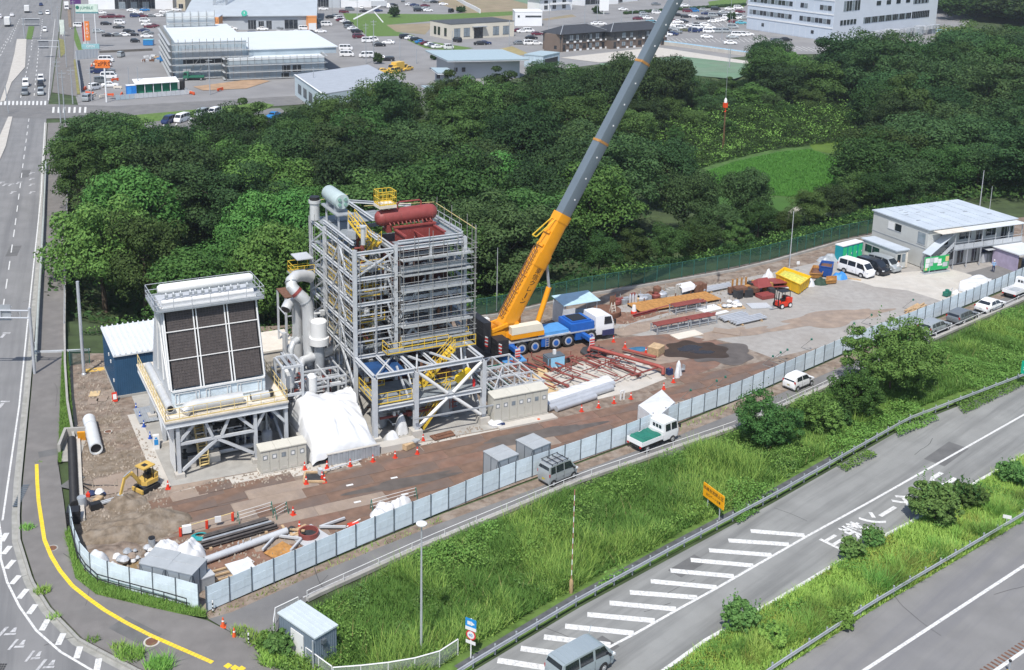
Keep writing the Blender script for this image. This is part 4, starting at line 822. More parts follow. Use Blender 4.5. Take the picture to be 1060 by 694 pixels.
for z in(4,5.8,7.6,9.6,11.6,13.6,15.4):
 b=MB()
 for p,q in(((23.1,5.8,z),(28.4,5.8,z)),((23.1,5.8,z),(23.1,11.4,z)),((28.4,5.8,z),(28.4,11.4,z))):b.bar(p,q,.2,.3)
 pb(b,'stiffener',STEELG,c)
for z in(12.0,10.5,9.0):b=MB();b.bx(19.2,8.2,z-.5,20.0,9.6,z+.55);pb(b,'red_duct',REDOX,c)
b=MB();b.bx(23.6,5.4,15.9,23.72,8.0,17.3);b.bx(27.6,5.4,15.9,27.72,8.0,17.3);b.bx(23.72,7.88,15.9,27.6,8.0,17.5);b.bx(23.72,5.4,15.9,27.6,5.52,16.8);b.bar((23.6,5.4,17.35),(23.6,8.0,17.35),.3,.14);b.bar((27.7,5.4,17.35),(27.7,8.0,17.35),.3,.14);b.bar((23.4,7.95,17.57),(27.9,7.95,17.57),.4,.14);b.bar((25.6,5.5,17.0),(25.6,7.9,17.0),.12,.12);pb(b,'open_hopper',REDOX,c)
c=pthing('steam_drum','red oxide steam drum lying across the top of the boiler tower','steam drum',25.3,9)
b=MB();b.path([(21.95,9,18.35),(22.05,9,18.35),(22.3,9,18.35),(22.65,9,18.35),(27.75,9,18.45),(28.1,9,18.45),(28.35,9,18.45),(28.45,9,18.45)],[.25,.48,.72,.8,.8,.72,.48,.25],20);pb(b,'shell',REDOX,c)
for x in(22.7,24.4,26.4,27.7):b=MB();b.path([(x,9,18.37),(x+.04,9,18.37)],.822,20);pb(b,'weld_band',REDP,c)
for i in range(11):b=MB();x=23.2+i*.43;b.tube((x,8.35,17.95),(x,8.05,17.75),.07,7);pb(b,'nozzle',REDP,c)
for x in(23.2,27.6):b=MB();b.bx(x-.25,8.4,16.95,x+.25,9.6,17.75);pb(b,'saddle',REDOX,c)
b=MB();b.path([(24.3,9,19.15),(24.3,9,19.6),(24.5,9,19.75),(26.6,9,19.75),(26.8,9,19.6),(26.8,9,19.2)],.09,8);pb(b,'steam_pipe',REDOX,c)
c=pthing('vessel','pale grey horizontal vessel on the left top of the tower','tank',19.4,13)
b=MB();b.path([(19.4,11.2,19.75),(19.4,11.4,19.75),(19.4,15.2,19.75),(19.4,15.55,19.75),(19.4,15.7,19.75)],[.72,.78,.78,.6,.3],18);pb(b,'shell',mat('vessel_grey_green',(.42,.5,.5),.45,var=.04),c)
for x,z in((-.3,.25),(.3,.25),(-.3,-.25),(.3,-.25)):b=MB();b.lathe([(.17,0),(.17,.14)],10,0,Matrix.Translation((19.4+x,11.2,19.75+z))@Matrix.Rotation(R(90),4,'X'));pb(b,'flange',mat('flange_green',(.2,.36,.3),.5,var=.1),c)
for d in(12.1,14.4):b=MB();b.bx(18.9,d-.25,18.63,19.9,d+.25,19.2);pb(b,'saddle',STEELG,c)
c=pthing('access_platform','yellow caged access platform standing at the left end of the red drum','platform',23.0,9)
b=MB();b.bx(22.1,8.2,19.45,23.9,9.8,19.75);b.bx(22.7,8.9,17.4,22.86,9.1,19.45);b.bx(23.3,8.9,17.4,23.46,9.1,19.45);pb(b,'deck',CREAM,c)
rail_run(c,[(22.15,8.25),(23.85,8.25),(23.85,9.75),(22.15,9.75),(22.15,8.25)],19.75,YEL,h=1.35,step=.45,r=.035)
c=pthing('scaffolding','tube and plank scaffolding wrapped round the right half of the tower','scaffolding',26,3.4)
for z in(7.5,9.1,10.8,12.6,14.2,15.7):
 b=MB();ln=7.6
 for k in range(3):b.bx(22.3,2.95+k*.28,z-.02,22.3+ln-.3,2.95+k*.28+.26,z+.03)
 b.bx(22.3,2.9,z,29.6,2.93,z+.2);b.bx(29.45,4,z-.02,29.85,12,z+.03);pb(b,'plank_run',PLANKM,c)
 b=MB()
 for h in(.5,1.0):b.tube((22.1,2.9,z+h),(30.0,2.9,z+h),.03,5);b.tube((29.9,2.8,z+h),(29.9,12.3,z+h),.03,5)
 b.tube((22.0,3.8,z-.08),(30.0,3.8,z-.08),.03,5);pb(b,'guard_tube',SCAF,c)
for i in range(6):
 x=22.35+i*1.5
 for d in(2.9,3.78):b=MB();b.tube((x,d,6.6),(x,d,17.2+(i%3)*.6),.032,5);pb(b,'standard',SCAF,c)
for i in range(6):b=MB();b.tube((29.9,3.2+i*1.75,6.6),(29.9,3.2+i*1.75,18.4+(i%2)*.6),.032,5);pb(b,'standard',SCAF,c)
for z in(8.2,11.4,13.2,15.0):b=MB();ibeam(b,(22.3,3.4,z-.28),(29.0,3.4,z-.28),.3,.5);pb(b,'girder',STEELG,c)
for p,q in(((29.9,3.0,18.0),(29.9,12.2,18.3)),((22.2,12.6,18.7),(29.9,12.6,18.3)),((18.0,16.9,18.5),(22.0,16.9,18.9))):b=MB();b.tube(p,q,.03,5);pb(b,'guard_tube',YELP,c)
t=pthing('steel_structure','two storey grey steel frame with white X brace before the tower','steel frame',23.4,1.4)
FX=(17.85,21.9,28.85)
for x in FX:
 b=MB();ibeam(b,(x,-1,.75),(x,-1,6.42),.42,.44);pb(b,'column',STEELW,t);b=MB();b.bx(x-.5,-1.5,.02,x+.5,-.5,.76);pb(b,'footing',CONCL,t)
 b=MB();ibeam(b,(x,-.8,6.5),(x,3.75,6.5),.28,.36);pb(b,'beam',STEELW,t)
for x0,x1 in zip(FX,FX[1:]):
 for z,d in((6.62,-1),(3.45,-1),(3.45,3.6)):
  b=MB();ibeam(b,(x0+.22,d,z),(x1-.22,d,z),.28,.38);pb(b,'beam',STEELW,t)
for x in(19.9,24.2,26.5):b=MB();ibeam(b,(x,-.85,6.48),(x,3.7,6.48),.2,.28);pb(b,'beam',STEELW,t)
for p,q in(((18.1,-.7,6.5),(21.6,3.5,6.5)),((22.2,3.5,6.5),(24.0,-.7,6.5)),((24.4,3.5,6.5),(26.3,-.7,6.5)),((26.7,-.7,6.5),(28.6,3.5,6.5)),((22.1,-.7,6.47),(24.0,3.5,6.47)),((21.9,-.8,3.6),(21.9,1.6,6.3)),((21.4,-.6,3.6),(20.9,1.2,6.3)),((28.8,-.7,.9),(28.8,3.6,6.2))):b=MB();b.bar(p,q,.15,.17);pb(b,'brace',STEELW,t)
for p,q in(((22.15,-1.02,.9),(25.1,-1.02,3.3)),((25.7,-1.02,3.75),(28.6,-1.02,6.3)),((28.6,-.98,.95),(25.7,-.98,3.3)),((25.1,-.98,3.75),(22.15,-.98,6.3))):b=MB();b.tube(p,q,.17,12);pb(b,'lagged_brace',WHITE,t)
b=MB();b.box((25.4,-1.0,3.5),(1.0,.08,.8));pb(b,'gusset',STEELW,t)
b=MB();b.bx(18.0,-.75,3.64,28.7,3.6,3.69);pb(b,'floor_grating',GRATE,t)
rail_run(t,[(18.0,3.4),(18.0,-.8),(21.6,-.8)],3.7);rail_run(t,[(22.3,1.2),(28.5,1.2)],3.7);rail_run(t,[(18.4,3.0),(20.4,3.0)],3.7)
b=MB();b.bx(20.4,2.2,7.0,26.8,3.5,7.05);b.bx(26.8,2.2,6.6,29.6,3.5,6.65);pb(b,'walkway',GRATE,t)
rail_run(t,[(20.4,3.4),(20.4,2.2),(26.7,2.2)],7.05);rail_run(t,[(27.2,2.2),(29.6,2.2)],6.65);rail_run(t,[(22.3,3.4),(29.4,3.4)],7.05)
stairs(t,(23.6,1.6,3.7),(26.9,1.6,7.0),.9);stairs(t,(23.0,.2,.1),(25.8,.2,3.6),.8)
b=MB();b.add([(18.3,.2,6.1),(21.6,.2,5.9),(21.6,3.3,6.05),(18.3,3.3,6.2),(18.3,.2,5.9),(21.6,.2,5.7),(21.6,3.3,5.85),(18.3,3.3,6.0)],[(0,1,2,3),(7,6,5,4),(0,4,5,1),(1,5,6,2),(2,6,7,3),(3,7,4,0)]);pb(b,'blue_sheet',mat('blue_sheet',(.015,.06,.17),.6,var=.25,scale=1.5),t)
for x,d,r,h in((23.5,2.5,.8,2.4),(26.2,2.2,.9,2.6),(19.6,2.4,.8,2.2)):b=MB();b.lathe([(r,.1),(r,h),(r*.6,h+.25)],12,0,Matrix.Translation((x,d,0)));pb(b,'tank',STEELG,t)
clutter(t,18.4,28.5,.4,3.4,.3,3.2,22,[STEELG,STEELW,SILVERP,REDP],(.04,.13),5);clutter(t,22.4,28.3,1.6,3.4,3.8,6.0,14,[STEELG,SILVERP,REDP,BROWN],(.05,.16),6)
b=MB();b.bar((21.5,-1.6,2.05),(31.0,-1.9,2.1),.12,.14);pb(b,'cable_duct',STEELG,t)
c=thing('belt_guard','yellow belt guard plate standing on the middle floor behind the X brace','guard',tuple(W(27.2,.1,3.7)),YAW);b=MB()
b.add([(-.7,0,.5),(-.35,0,.15),(.85,0,1.0),(.9,0,1.5),(.6,0,1.6),(-.6,0,.95),(-.7,.35,.5),(-.35,.35,.15),(.85,.35,1.0),(.9,.35,1.5),(.6,.35,1.6),(-.6,.35,.95)],[tuple(range(6)),tuple(range(11,5,-1))]+[((i+1)%6,i,i+6,(i+1)%6+6)for i in range(6)]);b.build('guard_plate',mat('guard_yellow',(.8,.55,.03),.4,var=.05),c)
c=thing('fire_extinguisher','red fire extinguisher on the middle floor by the right column','fire extinguisher',tuple(W(28.1,-.5,3.7)),YAW);b=MB();b.lathe([(.13,0),(.14,.1),(.14,.62),(.05,.75)],10);b.tube((0,0,.7),(.16,0,.5),.03);b.build('cylinder',mat('extinguisher_red',(.6,.02,.02),.4),c)
def drape(name,label,cat,x0,x1,d0,d1,hfun,nx=36,nd=36,m=WHITEC,at=None,rz=None):
 p=at or W((x0+x1)/2,(d0+d1)/2);t=thing(name,label,cat,(p.x,p.y,p.z),YAW if rz is None else rz);b=MB();vs=[]
 for j in range(nd+1):
  for i in range(nx+1):
   fx,fd=i/nx,j/nd;X=x0+(x1-x0)*fx;D=d0+(d1-d0)*fd;vs.append((X-(x0+x1)/2,D-(d0+d1)/2,hfun(fx,fd,X,D)))
 b.add(vs,[(j*(nx+1)+i,j*(nx+1)+i+1,(j+1)*(nx+1)+i+1,(j+1)*(nx+1)+i)for j in range(nd)for i in range(nx)])
 o=b.build('sheet',m,t);o.data.set_sharp_from_angle(angle=R(180));return t
def hturb(fx,fd,X,D):
 ex=min(fx,1-fx);side=min(1,ex/.07);fr=min(1,fd/.035);bk=min(1,(1-fd)/.05)
 if fd>.6:base=4.15+.3*math.exp(-((fx-.25)/.1)**2)-.5*(fd>.82)*(1-.4*math.sin(fx*7))-.18*math.exp(-((fx-.62)/.1)**2)
 else:t_=max(0,(fd-.05)/.55);base=1.75+2.35*t_**.85-(1.0+.5*t_)*max(0,abs(fx-.56)-.12)*1.6
 if abs(fd-.6)<.025:base-=.28
 an=math.atan2(fd-.62,(fx-.56)*1.2);ds=math.hypot(fd-.62,fx-.56)
 fold=(.1*abs(math.sin(an*7))+.05*math.sin(an*19+1))*min(1,ds*2.2)*(fd<.62)+.1*math.sin(fx*17+fd*5)*(fd>.62)+.05*math.sin(fx*31+4*fd)+.04*math.sin(fd*37+fx*11)
 low=.95-.75*max(0,1-fx/.28)*(fd<.35)+.12*math.sin(fx*24)+.1*math.sin(fd*21)
 return low+(base+fold-low)*min(side**.6,fr**.5,bk**.6)
drape('covered_turbine','big machine under a wrinkled white sheet between condenser and tower','covered machine',11.2,17.4,-2.9,4.2,hturb,70,76)
t=pthing('retaining_panel','ribbed grey panel wall in front of the sheeted machine','panel wall',14.8,-3.1)
for i in range(18):b=MB();b.bx(12.6+i*.27,-3.15-(i%2)*.05,.02,12.6+i*.27+.25,-3.07,1.05);pb(b,'panel',STEELG,t)
b=MB();b.bx(12.5,-3.2,1.06,17.5,-3.0,1.14);b.bx(17.6,-3.0,.02,21.2,-1.9,.65);pb(b,'coping',CONCL,t)
b=MB();b.bx(11.0,-2.0,.02,11.25,3.5,1.5);pb(b,'side_wall',CONC,t)
p=W(19.3,-1.5);t=drape('wrapped_item','white plastic wrapped lump beside the left front column of the frame','wrapped item',18.6,20.0,-2.1,-.9,lambda fx,fd,X,D:.05+1.25*max(0,1-(2*fx-1)**2)**.6*max(0,1-(2*fd-1)**2)**.6+.05*math.sin(fx*14+fd*9),16,16)
drape('wrapped_item','white wrapped valve hanging over the low wall under the frame','wrapped item',20.4,21.5,-.4,.8,lambda fx,fd,X,D:.05+1.9*max(0,1-(2*fx-1)**2)**.6*max(0,1-(2*fd-1)**2)**.6+.05*math.sin(fx*17+fd*11),16,16)
t=pthing('pipe_rack','white steel pipe rack behind the white sheeted machine','pipe rack',14.5,7.5)
for x in(11.4,13.4,15.6,17.4):
 for d in(5.4,7.6,9.8):b=MB();b.bar((x,d,.05),(x,d,4.2),.16);pb(b,'post',STEELW,t)
for z in(2.6,3.5,4.3):
 for d in(5.4,7.6,9.8):b=MB();b.bar((11.3,d+.01,z),(17.5,d+.01,z),.13,.17);pb(b,'beam',STEELW,t)
 for x in(11.4,13.4,15.6,17.4):b=MB();b.bar((x+.01,5.3,z+.02),(x+.01,9.9,z+.02),.12,.15);pb(b,'beam',STEELW,t)
clutter(t,11.5,17.3,5.5,9.7,1.0,4.0,34,[SILVERP,STEELW,STEELG,SILVERP,REDP],(.05,.15),8)
t=pthing('tank_structure','narrow steel frame with white tanks right of the condenser','steel frame',11.2,4.5)
for x in(10.4,12.2):
 for d in(2.6,5.2):b=MB();b.bar((x,d,.05),(x,d,7.3),.24);pb(b,'post',STEELW,t)
for z in(4.6,7.3):
 for d in(2.6,5.2):b=MB();b.bar((10.5,d,z),(12.1,d,z),.2,.22);pb(b,'beam',STEELW,t)
 for x in(10.4,12.2):b=MB();b.bar((x,2.7,z+.01),(x,5.1,z+.01),.18,.2);pb(b,'beam',STEELW,t)
b=MB();b.bar((11.0,2.7,7.35),(11.0,5.1,7.35),.3,.05);b.bar((11.6,2.7,7.35),(11.6,5.1,7.35),.3,.05);pb(b,'roof_slat',STEELG,t)
for x,d,r,z0,z1 in((11.2,3.9,.62,4.7,6.6),(13.4,3.6,.5,3.9,5.6)):b=MB();b.lathe([(r*.5,z0),(r,z0+.2),(r,z1),(r*.5,z1+.25)],14,0,Matrix.Translation((x,d,0)));pb(b,'tank',WHITE,t)
clutter(t,10.5,12.9,2.7,5.2,4.0,6.6,12,[SILVERP,STEELG,REDP],(.05,.12),9)
t=pthing('duct_assembly','thick silver swan-neck duct with red band on the left of the tower','duct',16,11)
b=MB();b.path([(16.4,12.4,12.1),(15.5,12.0,12.5),(14.5,11.4,12.7),(13.9,10.9,12.5),(13.8,10.5,12.1),(14.2,10.2,11.5),(14.8,10,10.9),(15.15,10,10.3),(15.25,10,9.5),(15.25,10,4.0)],.58,14);pb(b,'swan_neck',SILVERP,t)
b=MB();b.path([(14.1,10.25,11.62),(14.3,10.15,11.4)],.62,14);pb(b,'red_band',REDOX,t)
b=MB();b.path([(14.95,10,10.65),(15.0,10,10.56)],.62,14);b.path([(13.88,10.8,12.43),(13.86,10.72,12.35)],.62,14);pb(b,'flange',STEELG,t)
b=MB();b.path([(13.3,11.0,9.6),(13.7,11.4,10.0),(14.3,11.7,10.0),(14.7,11.8,9.3),(14.7,11.8,4)],.52,14);b.tube((13.3,11.0,9.6),(13.27,10.97,9.57),.45,12,1);pb(b,'side_duct',[SILVERP,BLACK],t)
b=MB();b.path([(13.6,8.0,3.8),(13.7,8.3,4.6),(14.2,8.9,4.95),(16.6,9.6,5.0),(19.5,11,5.0)],.42,12);pb(b,'low_duct',SILVERP,t)
b=MB();b.path([(13.0,8.6,2.5),(13.0,8.6,6.4),(13.3,8.9,6.9),(13.9,9.4,7.0)],.3,12);pb(b,'riser',SILVERP,t);b=MB();b.path([(13.0,8.6,5.2),(13.0,8.6,5.5)],.33,12);pb(b,'red_band',REDOX,t)
b=MB();b.lathe([(.75,6.3),(.98,6.4),(.98,7.1),(.8,7.15),(.8,8.7),(.7,8.8)],18,0,Matrix.Translation((16.0,9.0,0)));b.lathe([(.5,1.0),(.5,6.3)],12,1,Matrix.Translation((16.0,9.0,0)));pb(b,'silencer',[WHITE,STEELG],t)
clutter(t,13.2,17.6,10.5,14,1.0,8.6,16,[STEELG,SILVERP,STEELW,STEELG],(.08,.24),12)
t=pthing('stair_structure','thin steel stair frame with yellow platform at the left rear of tower','stair frame',15.4,14.5)
for x in(14.0,14.8):
 for d in(13.2,16.0):b=MB();b.bar((x,d,.05),(x,d,10.0),.18);pb(b,'post',STEELW,t)
b=MB();b.bx(13.9,13.1,9.95,15.0,16.1,10.05);pb(b,'cap',BROWN,t)
b=MB();b.bx(15.2,14.2,11.5,17.6,16.6,11.6);pb(b,'deck',GRATE,t);rail_run(t,[(17.4,14.3),(15.3,14.3),(15.3,16.5),(17.4,16.5)],11.6);b=MB();b.bx(15.9,15.2,13.0,17.6,17.4,13.1);pb(b,'canopy',STEELW,t)
for z in(3,5.5,8):b=MB();b.bar((13.9,13.21,z),(14.9,13.21,z),.1);b.bar((14.01,13.2,z+.1),(14.01,16,z+.1),.1);pb(b,'rung',STEELW,t)
t=pthing('low_plant_room','cream flat-roofed plant room between condenser and tower','plant room',12.6,15.5)
b=MB();b.bx(10.6,13.4,.03,15.2,18.4,4.4);pb(b,'wall',CREAM,t);b=MB();b.bx(10.5,13.3,4.4,15.3,18.5,4.6);pb(b,'roof',CREAM,t)
t=pthing('pipe_rack','low galvanised steel rack between the X braced frame and the crane','pipe rack',33.8,5)
for x in(30.9,32.6,34.4,36.3):
 for d in(.6,3.0,5.4,7.8):b=MB();b.bar((x,d,.02),(x,d,2.3),.14);pb(b,'post',STEELW,t)
for z in(1.3,2.35):
 for d in(.6,3.0,5.4,7.8):b=MB();b.bar((30.8,d+.01,z),(36.5,d+.01,z),.12,.15);pb(b,'beam',STEELW,t)
 for x in(30.9,32.6,34.4,36.3):b=MB();b.bar((x+.01,.5,z+.02),(x+.01,7.9,z+.02),.12,.14);pb(b,'beam',STEELW,t)
for p,q in(((31,.8,2.3),(34.2,5.2,2.3)),((34.5,3,2.3),(36.2,.8,2.3)),((31,5.6,2.3),(34,7.6,2.3))):b=MB();b.bar(p,q,.12,.12);pb(b,'brace',STEELW,t)
clutter(t,31,36.3,.8,7.6,.4,2.2,16,[SILVERP,STEELW,STEELG,GRNT],(.04,.1),15)
def cabinet(name,label,x0,x1,d0,dep,z0,h,n):
 t=pthing(name,label,'cabinet',(x0+x1)/2,d0+dep/2);w_=(x1-x0)/n;cm=mat('cabinet_beige',(.47,.455,.40),.5,var=.04)
 b=MB();b.bx(x0,d0,z0,x1,d0+dep,z0+h);pb(b,'body',cm,t);b=MB();b.bx(x0-.1,d0-.1,.02,x1+.1,d0+dep+.1,z0);pb(b,'plinth',CONCL,t)
 b=MB();n2=3
 for k in range(n2):
  a,c=x0-.05+(x1-x0+.1)*k/n2,x0-.05+(x1-x0+.1)*(k+1)/n2-.02;b.add([(a,d0-.12,z0+h),(c,d0-.12,z0+h),(c,d0+dep+.05,z0+h+.12),(a,d0+dep+.05,z0+h+.12),(a,d0-.12,z0+h+.1),(c,d0-.12,z0+h+.1),(c,d0+dep+.05,z0+h+.22),(a,d0+dep+.05,z0+h+.22)],[(0,3,2,1),(4,5,6,7),(0,1,5,4),(1,2,6,5),(2,3,7,6),(3,0,4,7)])
 pb(b,'roof',mat('cabinet_roof',(.56,.54,.47),.5,var=.05),t)
 for k in range(n):
  a=x0+w_*k+.03;c=x0+w_*(k+1)-.03;b=MB();b.bx(a,d0-.04,z0+.08,c,d0-.002,z0+h-.06);dr=pb(b,'door',cm,t)
  m_=(a+c)/2;b=MB();b.bx(m_-.2,d0-.06,z0+h*.6,m_+.2,d0-.042,z0+h*.6+.42);b.bx(m_-.13,d0-.07,z0+h*.6+.07,m_+.13,d0-.061,z0+h*.6+.33,1)
  pb(b,'door_window',[mat('window_frame_grey',(.2,.22,.24),.5),WHITE if k%3<2 else GLASSL],t)
  b=MB();b.bx(m_-.22,d0-.055,z0+.2,m_+.22,d0-.042,z0+.36);b.bx(c-.09,d0-.07,z0+h*.42,c-.05,d0-.042,z0+h*.42+.18);pb(b,'louvre',CONCL,t)
 return t
cabinet('switchgear_cabinet','beige switchgear cabinet of five doors under the right end of the condenser',6.7,10.85,-2.4,1.1,.12,2.1,5)
cabinet('switchgear_cabinet','longer beige switchgear cabinet beside the stacked white pipes',29.5,35.35,-1.95,1.3,.25,2.5,7)
b=MB();c=pthing('concrete_slab','pale concrete slab with orange dot before the longer cabinet','slab',32.6,-2.9);b.bx(29.6,-3.1,.02,35.8,-2.08,.2);pb(b,'slab',CONCL,c);b=MB();b.box((33.9,-2.8,.24),(.22,.2,.06));pb(b,'marker',CONEO,c)
t=pthing('metal_shed','navy blue metal shed with pale ribbed roof behind the condenser','shed',1.5,22)
b=MB();b.bx(-2.2,18.3,.25,5.4,26.3,4.45);pb(b,'wall',BLUEB,t);b=MB();b.bx(-2.3,18.2,.02,5.5,26.4,.25);pb(b,'base',CONC,t)
b=MB();b.bx(-2.35,18.1,4.46,5.5,26.6,4.6);pb(b,'roof',ROOFW,t)
for i in range(15):b=MB();x=-2.2+i*.54;b.add([(x-.1,18.1,4.6),(x+.1,18.1,4.6),(x+.05,18.1,4.75),(x-.05,18.1,4.75),(x-.1,26.65,4.6),(x+.1,26.65,4.6),(x+.05,26.65,4.75),(x-.05,26.65,4.75)],[(0,1,2,3),(7,6,5,4),(0,4,5,1),(1,5,6,2),(2,6,7,3),(3,7,4,0)]);pb(b,'roof_rib',ROOFW,t)
for i in range(36):b=MB();x=-2.1+i*.21;b.bx(x,18.26,.3,x+.06,18.3,4.4);pb(b,'cladding_rib',BLUEB,t)
for i in range(38):b=MB();d=18.4+i*.21;b.bx(-2.24,d,.3,-2.2,d+.06,4.4);pb(b,'cladding_rib',BLUEB,t)
for d,z in((21.8,3.2),(20.6,2.9),(19.2,1.4)):b=MB();b.bx(-2.32,d,z,-2.2,d+.22,z+.3);pb(b,'vent_cover',WHITE,t)
b=MB();b.bx(1.0,18.2,.3,1.9,18.26,2.3);d=pb(b,'door',BLUEB,t);b=MB();b.bx(.98,18.1,1.1,1.04,18.2,1.8);pb(b,'door_handle',WHITE,t)
t=pthing('utility_box','small dark green lean-to box with white lid against the navy shed','box',2.6,17.3);b=MB();b.bx(1.6,16.8,.02,3.6,18.0,2.3);pb(b,'body',mat('dark_green',(.015,.10,.09),.5),t);b=MB();b.bx(1.5,16.6,2.31,3.7,18.05,2.5);pb(b,'lid',ROOFW,t)
t=pthing('mobile_crane','big blue and orange mobile crane with its grey boom raised high','mobile crane',44.5,13.5)
def wheel_mb(r,w_,hub=True,M=None):
 b=MB();M=M or Matrix.Identity(4);Q=M@Matrix.Rotation(R(90),4,'X')
 b.lathe([(r*.62,-w_/2),(r*.9,-w_/2),(r,-w_*.36),(r,w_*.36),(r*.9,w_/2),(r*.62,w_/2)],18,0,Q)
 k=MB();k.lathe([(r*.61,w_*.3),(r*.61,w_*.53),(r*.52,w_*.56),(r*.44,w_*.51),(r*.22,w_*.52),(r*.2,w_*.6),(.01,w_*.6)],14,0,Q);return b,k
tb,kb2=wheel_mb(.78,.52)
tme=tb.build('wheel',TYRE);kme2=kb2.build('hub',mat('crane_hub',(.55,.57,.6),.4,metal=.3,var=.05));kc=MB();kc.lathe([(.3,.27),(.3,.325),(.12,.34)],12,0,Matrix.Rotation(R(90),4,'X'));kcm=kc.build('hub_cap',CRBLUE)
def place_copies(objs,parent,loc,rz=0.0,first=False):
 root=None
 for i,o in enumerate(objs):
  c=o if first else o.copy()
  if not first:COL.objects.link(c)
  if i==0:c.parent=parent;c.location=loc;c.rotation_euler=(0,0,rz);root=c
  else:c.parent=root
first=True
for x in(40.2,41.85,44.5,46.1,49.0):
 for d,rz in((12.2,0),(14.8,R(180))):place_copies([tme,kme2,kcm],t,(x-44.5,d-13.5,.78),rz,first);first=False
b=MB();b.bx(38.2,12.7,.75,49.8,14.3,1.5);b.bx(38.1,12.05,1.5,49.7,14.95,1.66,1);b.bx(42.75,12.1,.5,43.6,12.7,1.48);b.bx(47.1,12.1,.6,48.2,12.7,1.48);b.bx(38.1,12.0,1.1,39.3,15.0,1.49);pb(b,'carrier',[CRBLUE,mat('crane_deck_grey',(.5,.52,.54),.5,metal=.3)],t)
b=MB();b.bx(42.4,12.3,1.66,46.3,14.7,2.0);pb(b,'deck_box',CRBLUE2,t)
b=MB();b.prism([(46.5,12.1),(49.5,12.1),(49.5,14.9),(46.5,14.9)],1.66,2.55);b.bx(46.8,12.4,2.55,49.2,14.6,2.72);pb(b,'engine_cover',CRBLUE,t)
b=MB();b.bx(47.0,12.6,2.73,48.8,14.4,2.78);pb(b,'grille',BLACK,t)
def loft(b,secs,mi=0):
 """car-like body: sections (x, zlow, zbelt, zroof, half width belt, half width roof)"""
 vs=[]
 for x,z0,z1,z2,w1,w2 in secs:vs+=[(x,-w1*.94,z0),(x,-w1,(z0+z1)*.5),(x,-w1*.99,z1),(x,-w2,z2),(x,w2,z2),(x,w1*.99,z1),(x,w1,(z0+z1)*.5),(x,w1*.94,z0)]
 n=8;N=len(secs);fs=[(i*n+k,(i+1)*n+k,(i+1)*n+(k+1)%n,i*n+(k+1)%n)for i in range(N-1)for k in range(n)]
 b.add(vs,fs+[tuple(range(n)),tuple((N-1)*n+k for k in range(n))[::-1]],mi)
b=MB();loft(b,[(49.75,.75,1.9,2.95,1.36,1.25),(50.9,.7,1.9,3.0,1.38,1.26),(51.9,.6,1.9,2.75,1.38,1.22),(52.15,.55,1.85,1.95,1.36,1.34),(52.2,.5,1.5,1.6,1.3,1.3)]);b.v=[(v[0],v[1]+13.5,v[2])for v in b.v];cabm=mat('crane_cab_white',(.78,.79,.8),.35,var=.03);pb(b,'driver_cab',cabm,t)
b=MB();b.quad((52.2,12.45,1.95),(52.2,14.55,1.95),(51.97,14.6,2.7),(51.97,12.4,2.7));b.quad((50.8,12.085,1.95),(51.9,12.085,1.95),(51.75,12.2,2.75),(50.9,12.19,2.8));pb(b,'window',GLASS,t)
b=MB();b.bx(50.6,12.08,.6,52.16,12.13,1.25);b.bx(52.16,12.15,.55,52.24,14.85,1.2);pb(b,'bumper',mat('crane_navy_strip',(.04,.045,.12),.5),t)
b=MB();b.box((52.1,11.9,2.2),(.12,.25,.55));b.bar((51.9,12.1,2.4),(52.1,11.95,2.4),.04);pb(b,'mirror',BLACK,t)
b=MB();b.bar((43.2,11.95,.45),(43.2,11.95,1.75),.05);b.bar((43.6,11.95,.45),(43.6,11.95,1.75),.05)
for k in range(5):b.bar((43.2,11.95,.55+k*.28),(43.6,11.95,.55+k*.28),.04)
pb(b,'ladder',STEEL,t)
hz1=mat('hazard_red',(.62,.05,.04),.5,var=.05)
for x,dn in((48.0,10.2),(38.9,10.6)):
 b=MB();b.bx(x-.25,dn,1.0,x+.25,13,1.42);pb(b,'outrigger_beam',CRBLUE,t);b=MB()
 for k in range(4):b.box((x+.32,dn+.1+k*.22,1.2),(.03,.12,.5),k%2)
 b.bx(x-.3,dn-.1,.55,x+.3,dn-.02,1.5,1)
 for k in range(3):b.bx(x-.3,dn-.13,.6+k*.3,x+.3,dn-.105,.74+k*.3,0)
 pb(b,'hazard_board',[hz1,WHITE],t);b=MB();b.tube((x,dn+.1,.12),(x,dn+.1,1.1),.11,10);b.lathe([(.32,.22),(.32,.3)],12,0,Matrix.Translation((x,dn+.1,0)));pb(b,'jack',STEELG,t)
 b=MB();b.bx(x-.25,14,1.0,x+.25,16.6,1.42);b.tube((x,16.5,.12),(x,16.5,1.1),.11,10);pb(b,'outrigger_beam',CRBLUE,t)
b=MB();b.lathe([(1.25,1.67),(1.25,1.95)],24,0,Matrix.Translation((40.8,13.5,0)));pb(b,'slew_ring',STEELG,t)
b=MB();b.bx(38.9,12.0,1.95,43.0,12.95,2.5);b.bx(37.2,12.7,2.0,42.2,14.4,2.75);b.prism([(38.2,12.75),(40.2,12.75),(40.2,13.0),(38.2,13.0)],2.75,3.6);b.prism([(38.2,14.0),(40.2,14.0),(40.2,14.25),(38.2,14.25)],2.75,3.6);b.bx(36.5,12.5,2.3,38.4,14.6,2.9);b.box((37.6,12.6,3.3),(2.4,.3,.35),ry=-.25);b.box((37.8,14.4,3.3),(2.2,.3,.35),ry=-.2);pb(b,'slewing_platform',ORANGE,t)
for x,d in((37.2,13.5),(38.3,13.5)):b=MB();b.tube((x,12.85,3.25),(x,14.2,3.25),.42,14);pb(b,'winch',mat('crane_orange_dark',(.6,.24,.02),.5),t)
b=MB();b.box((36.7,14.2,3.7),(1.0,.7,.7));pb(b,'winch_cover',WHITE,t)
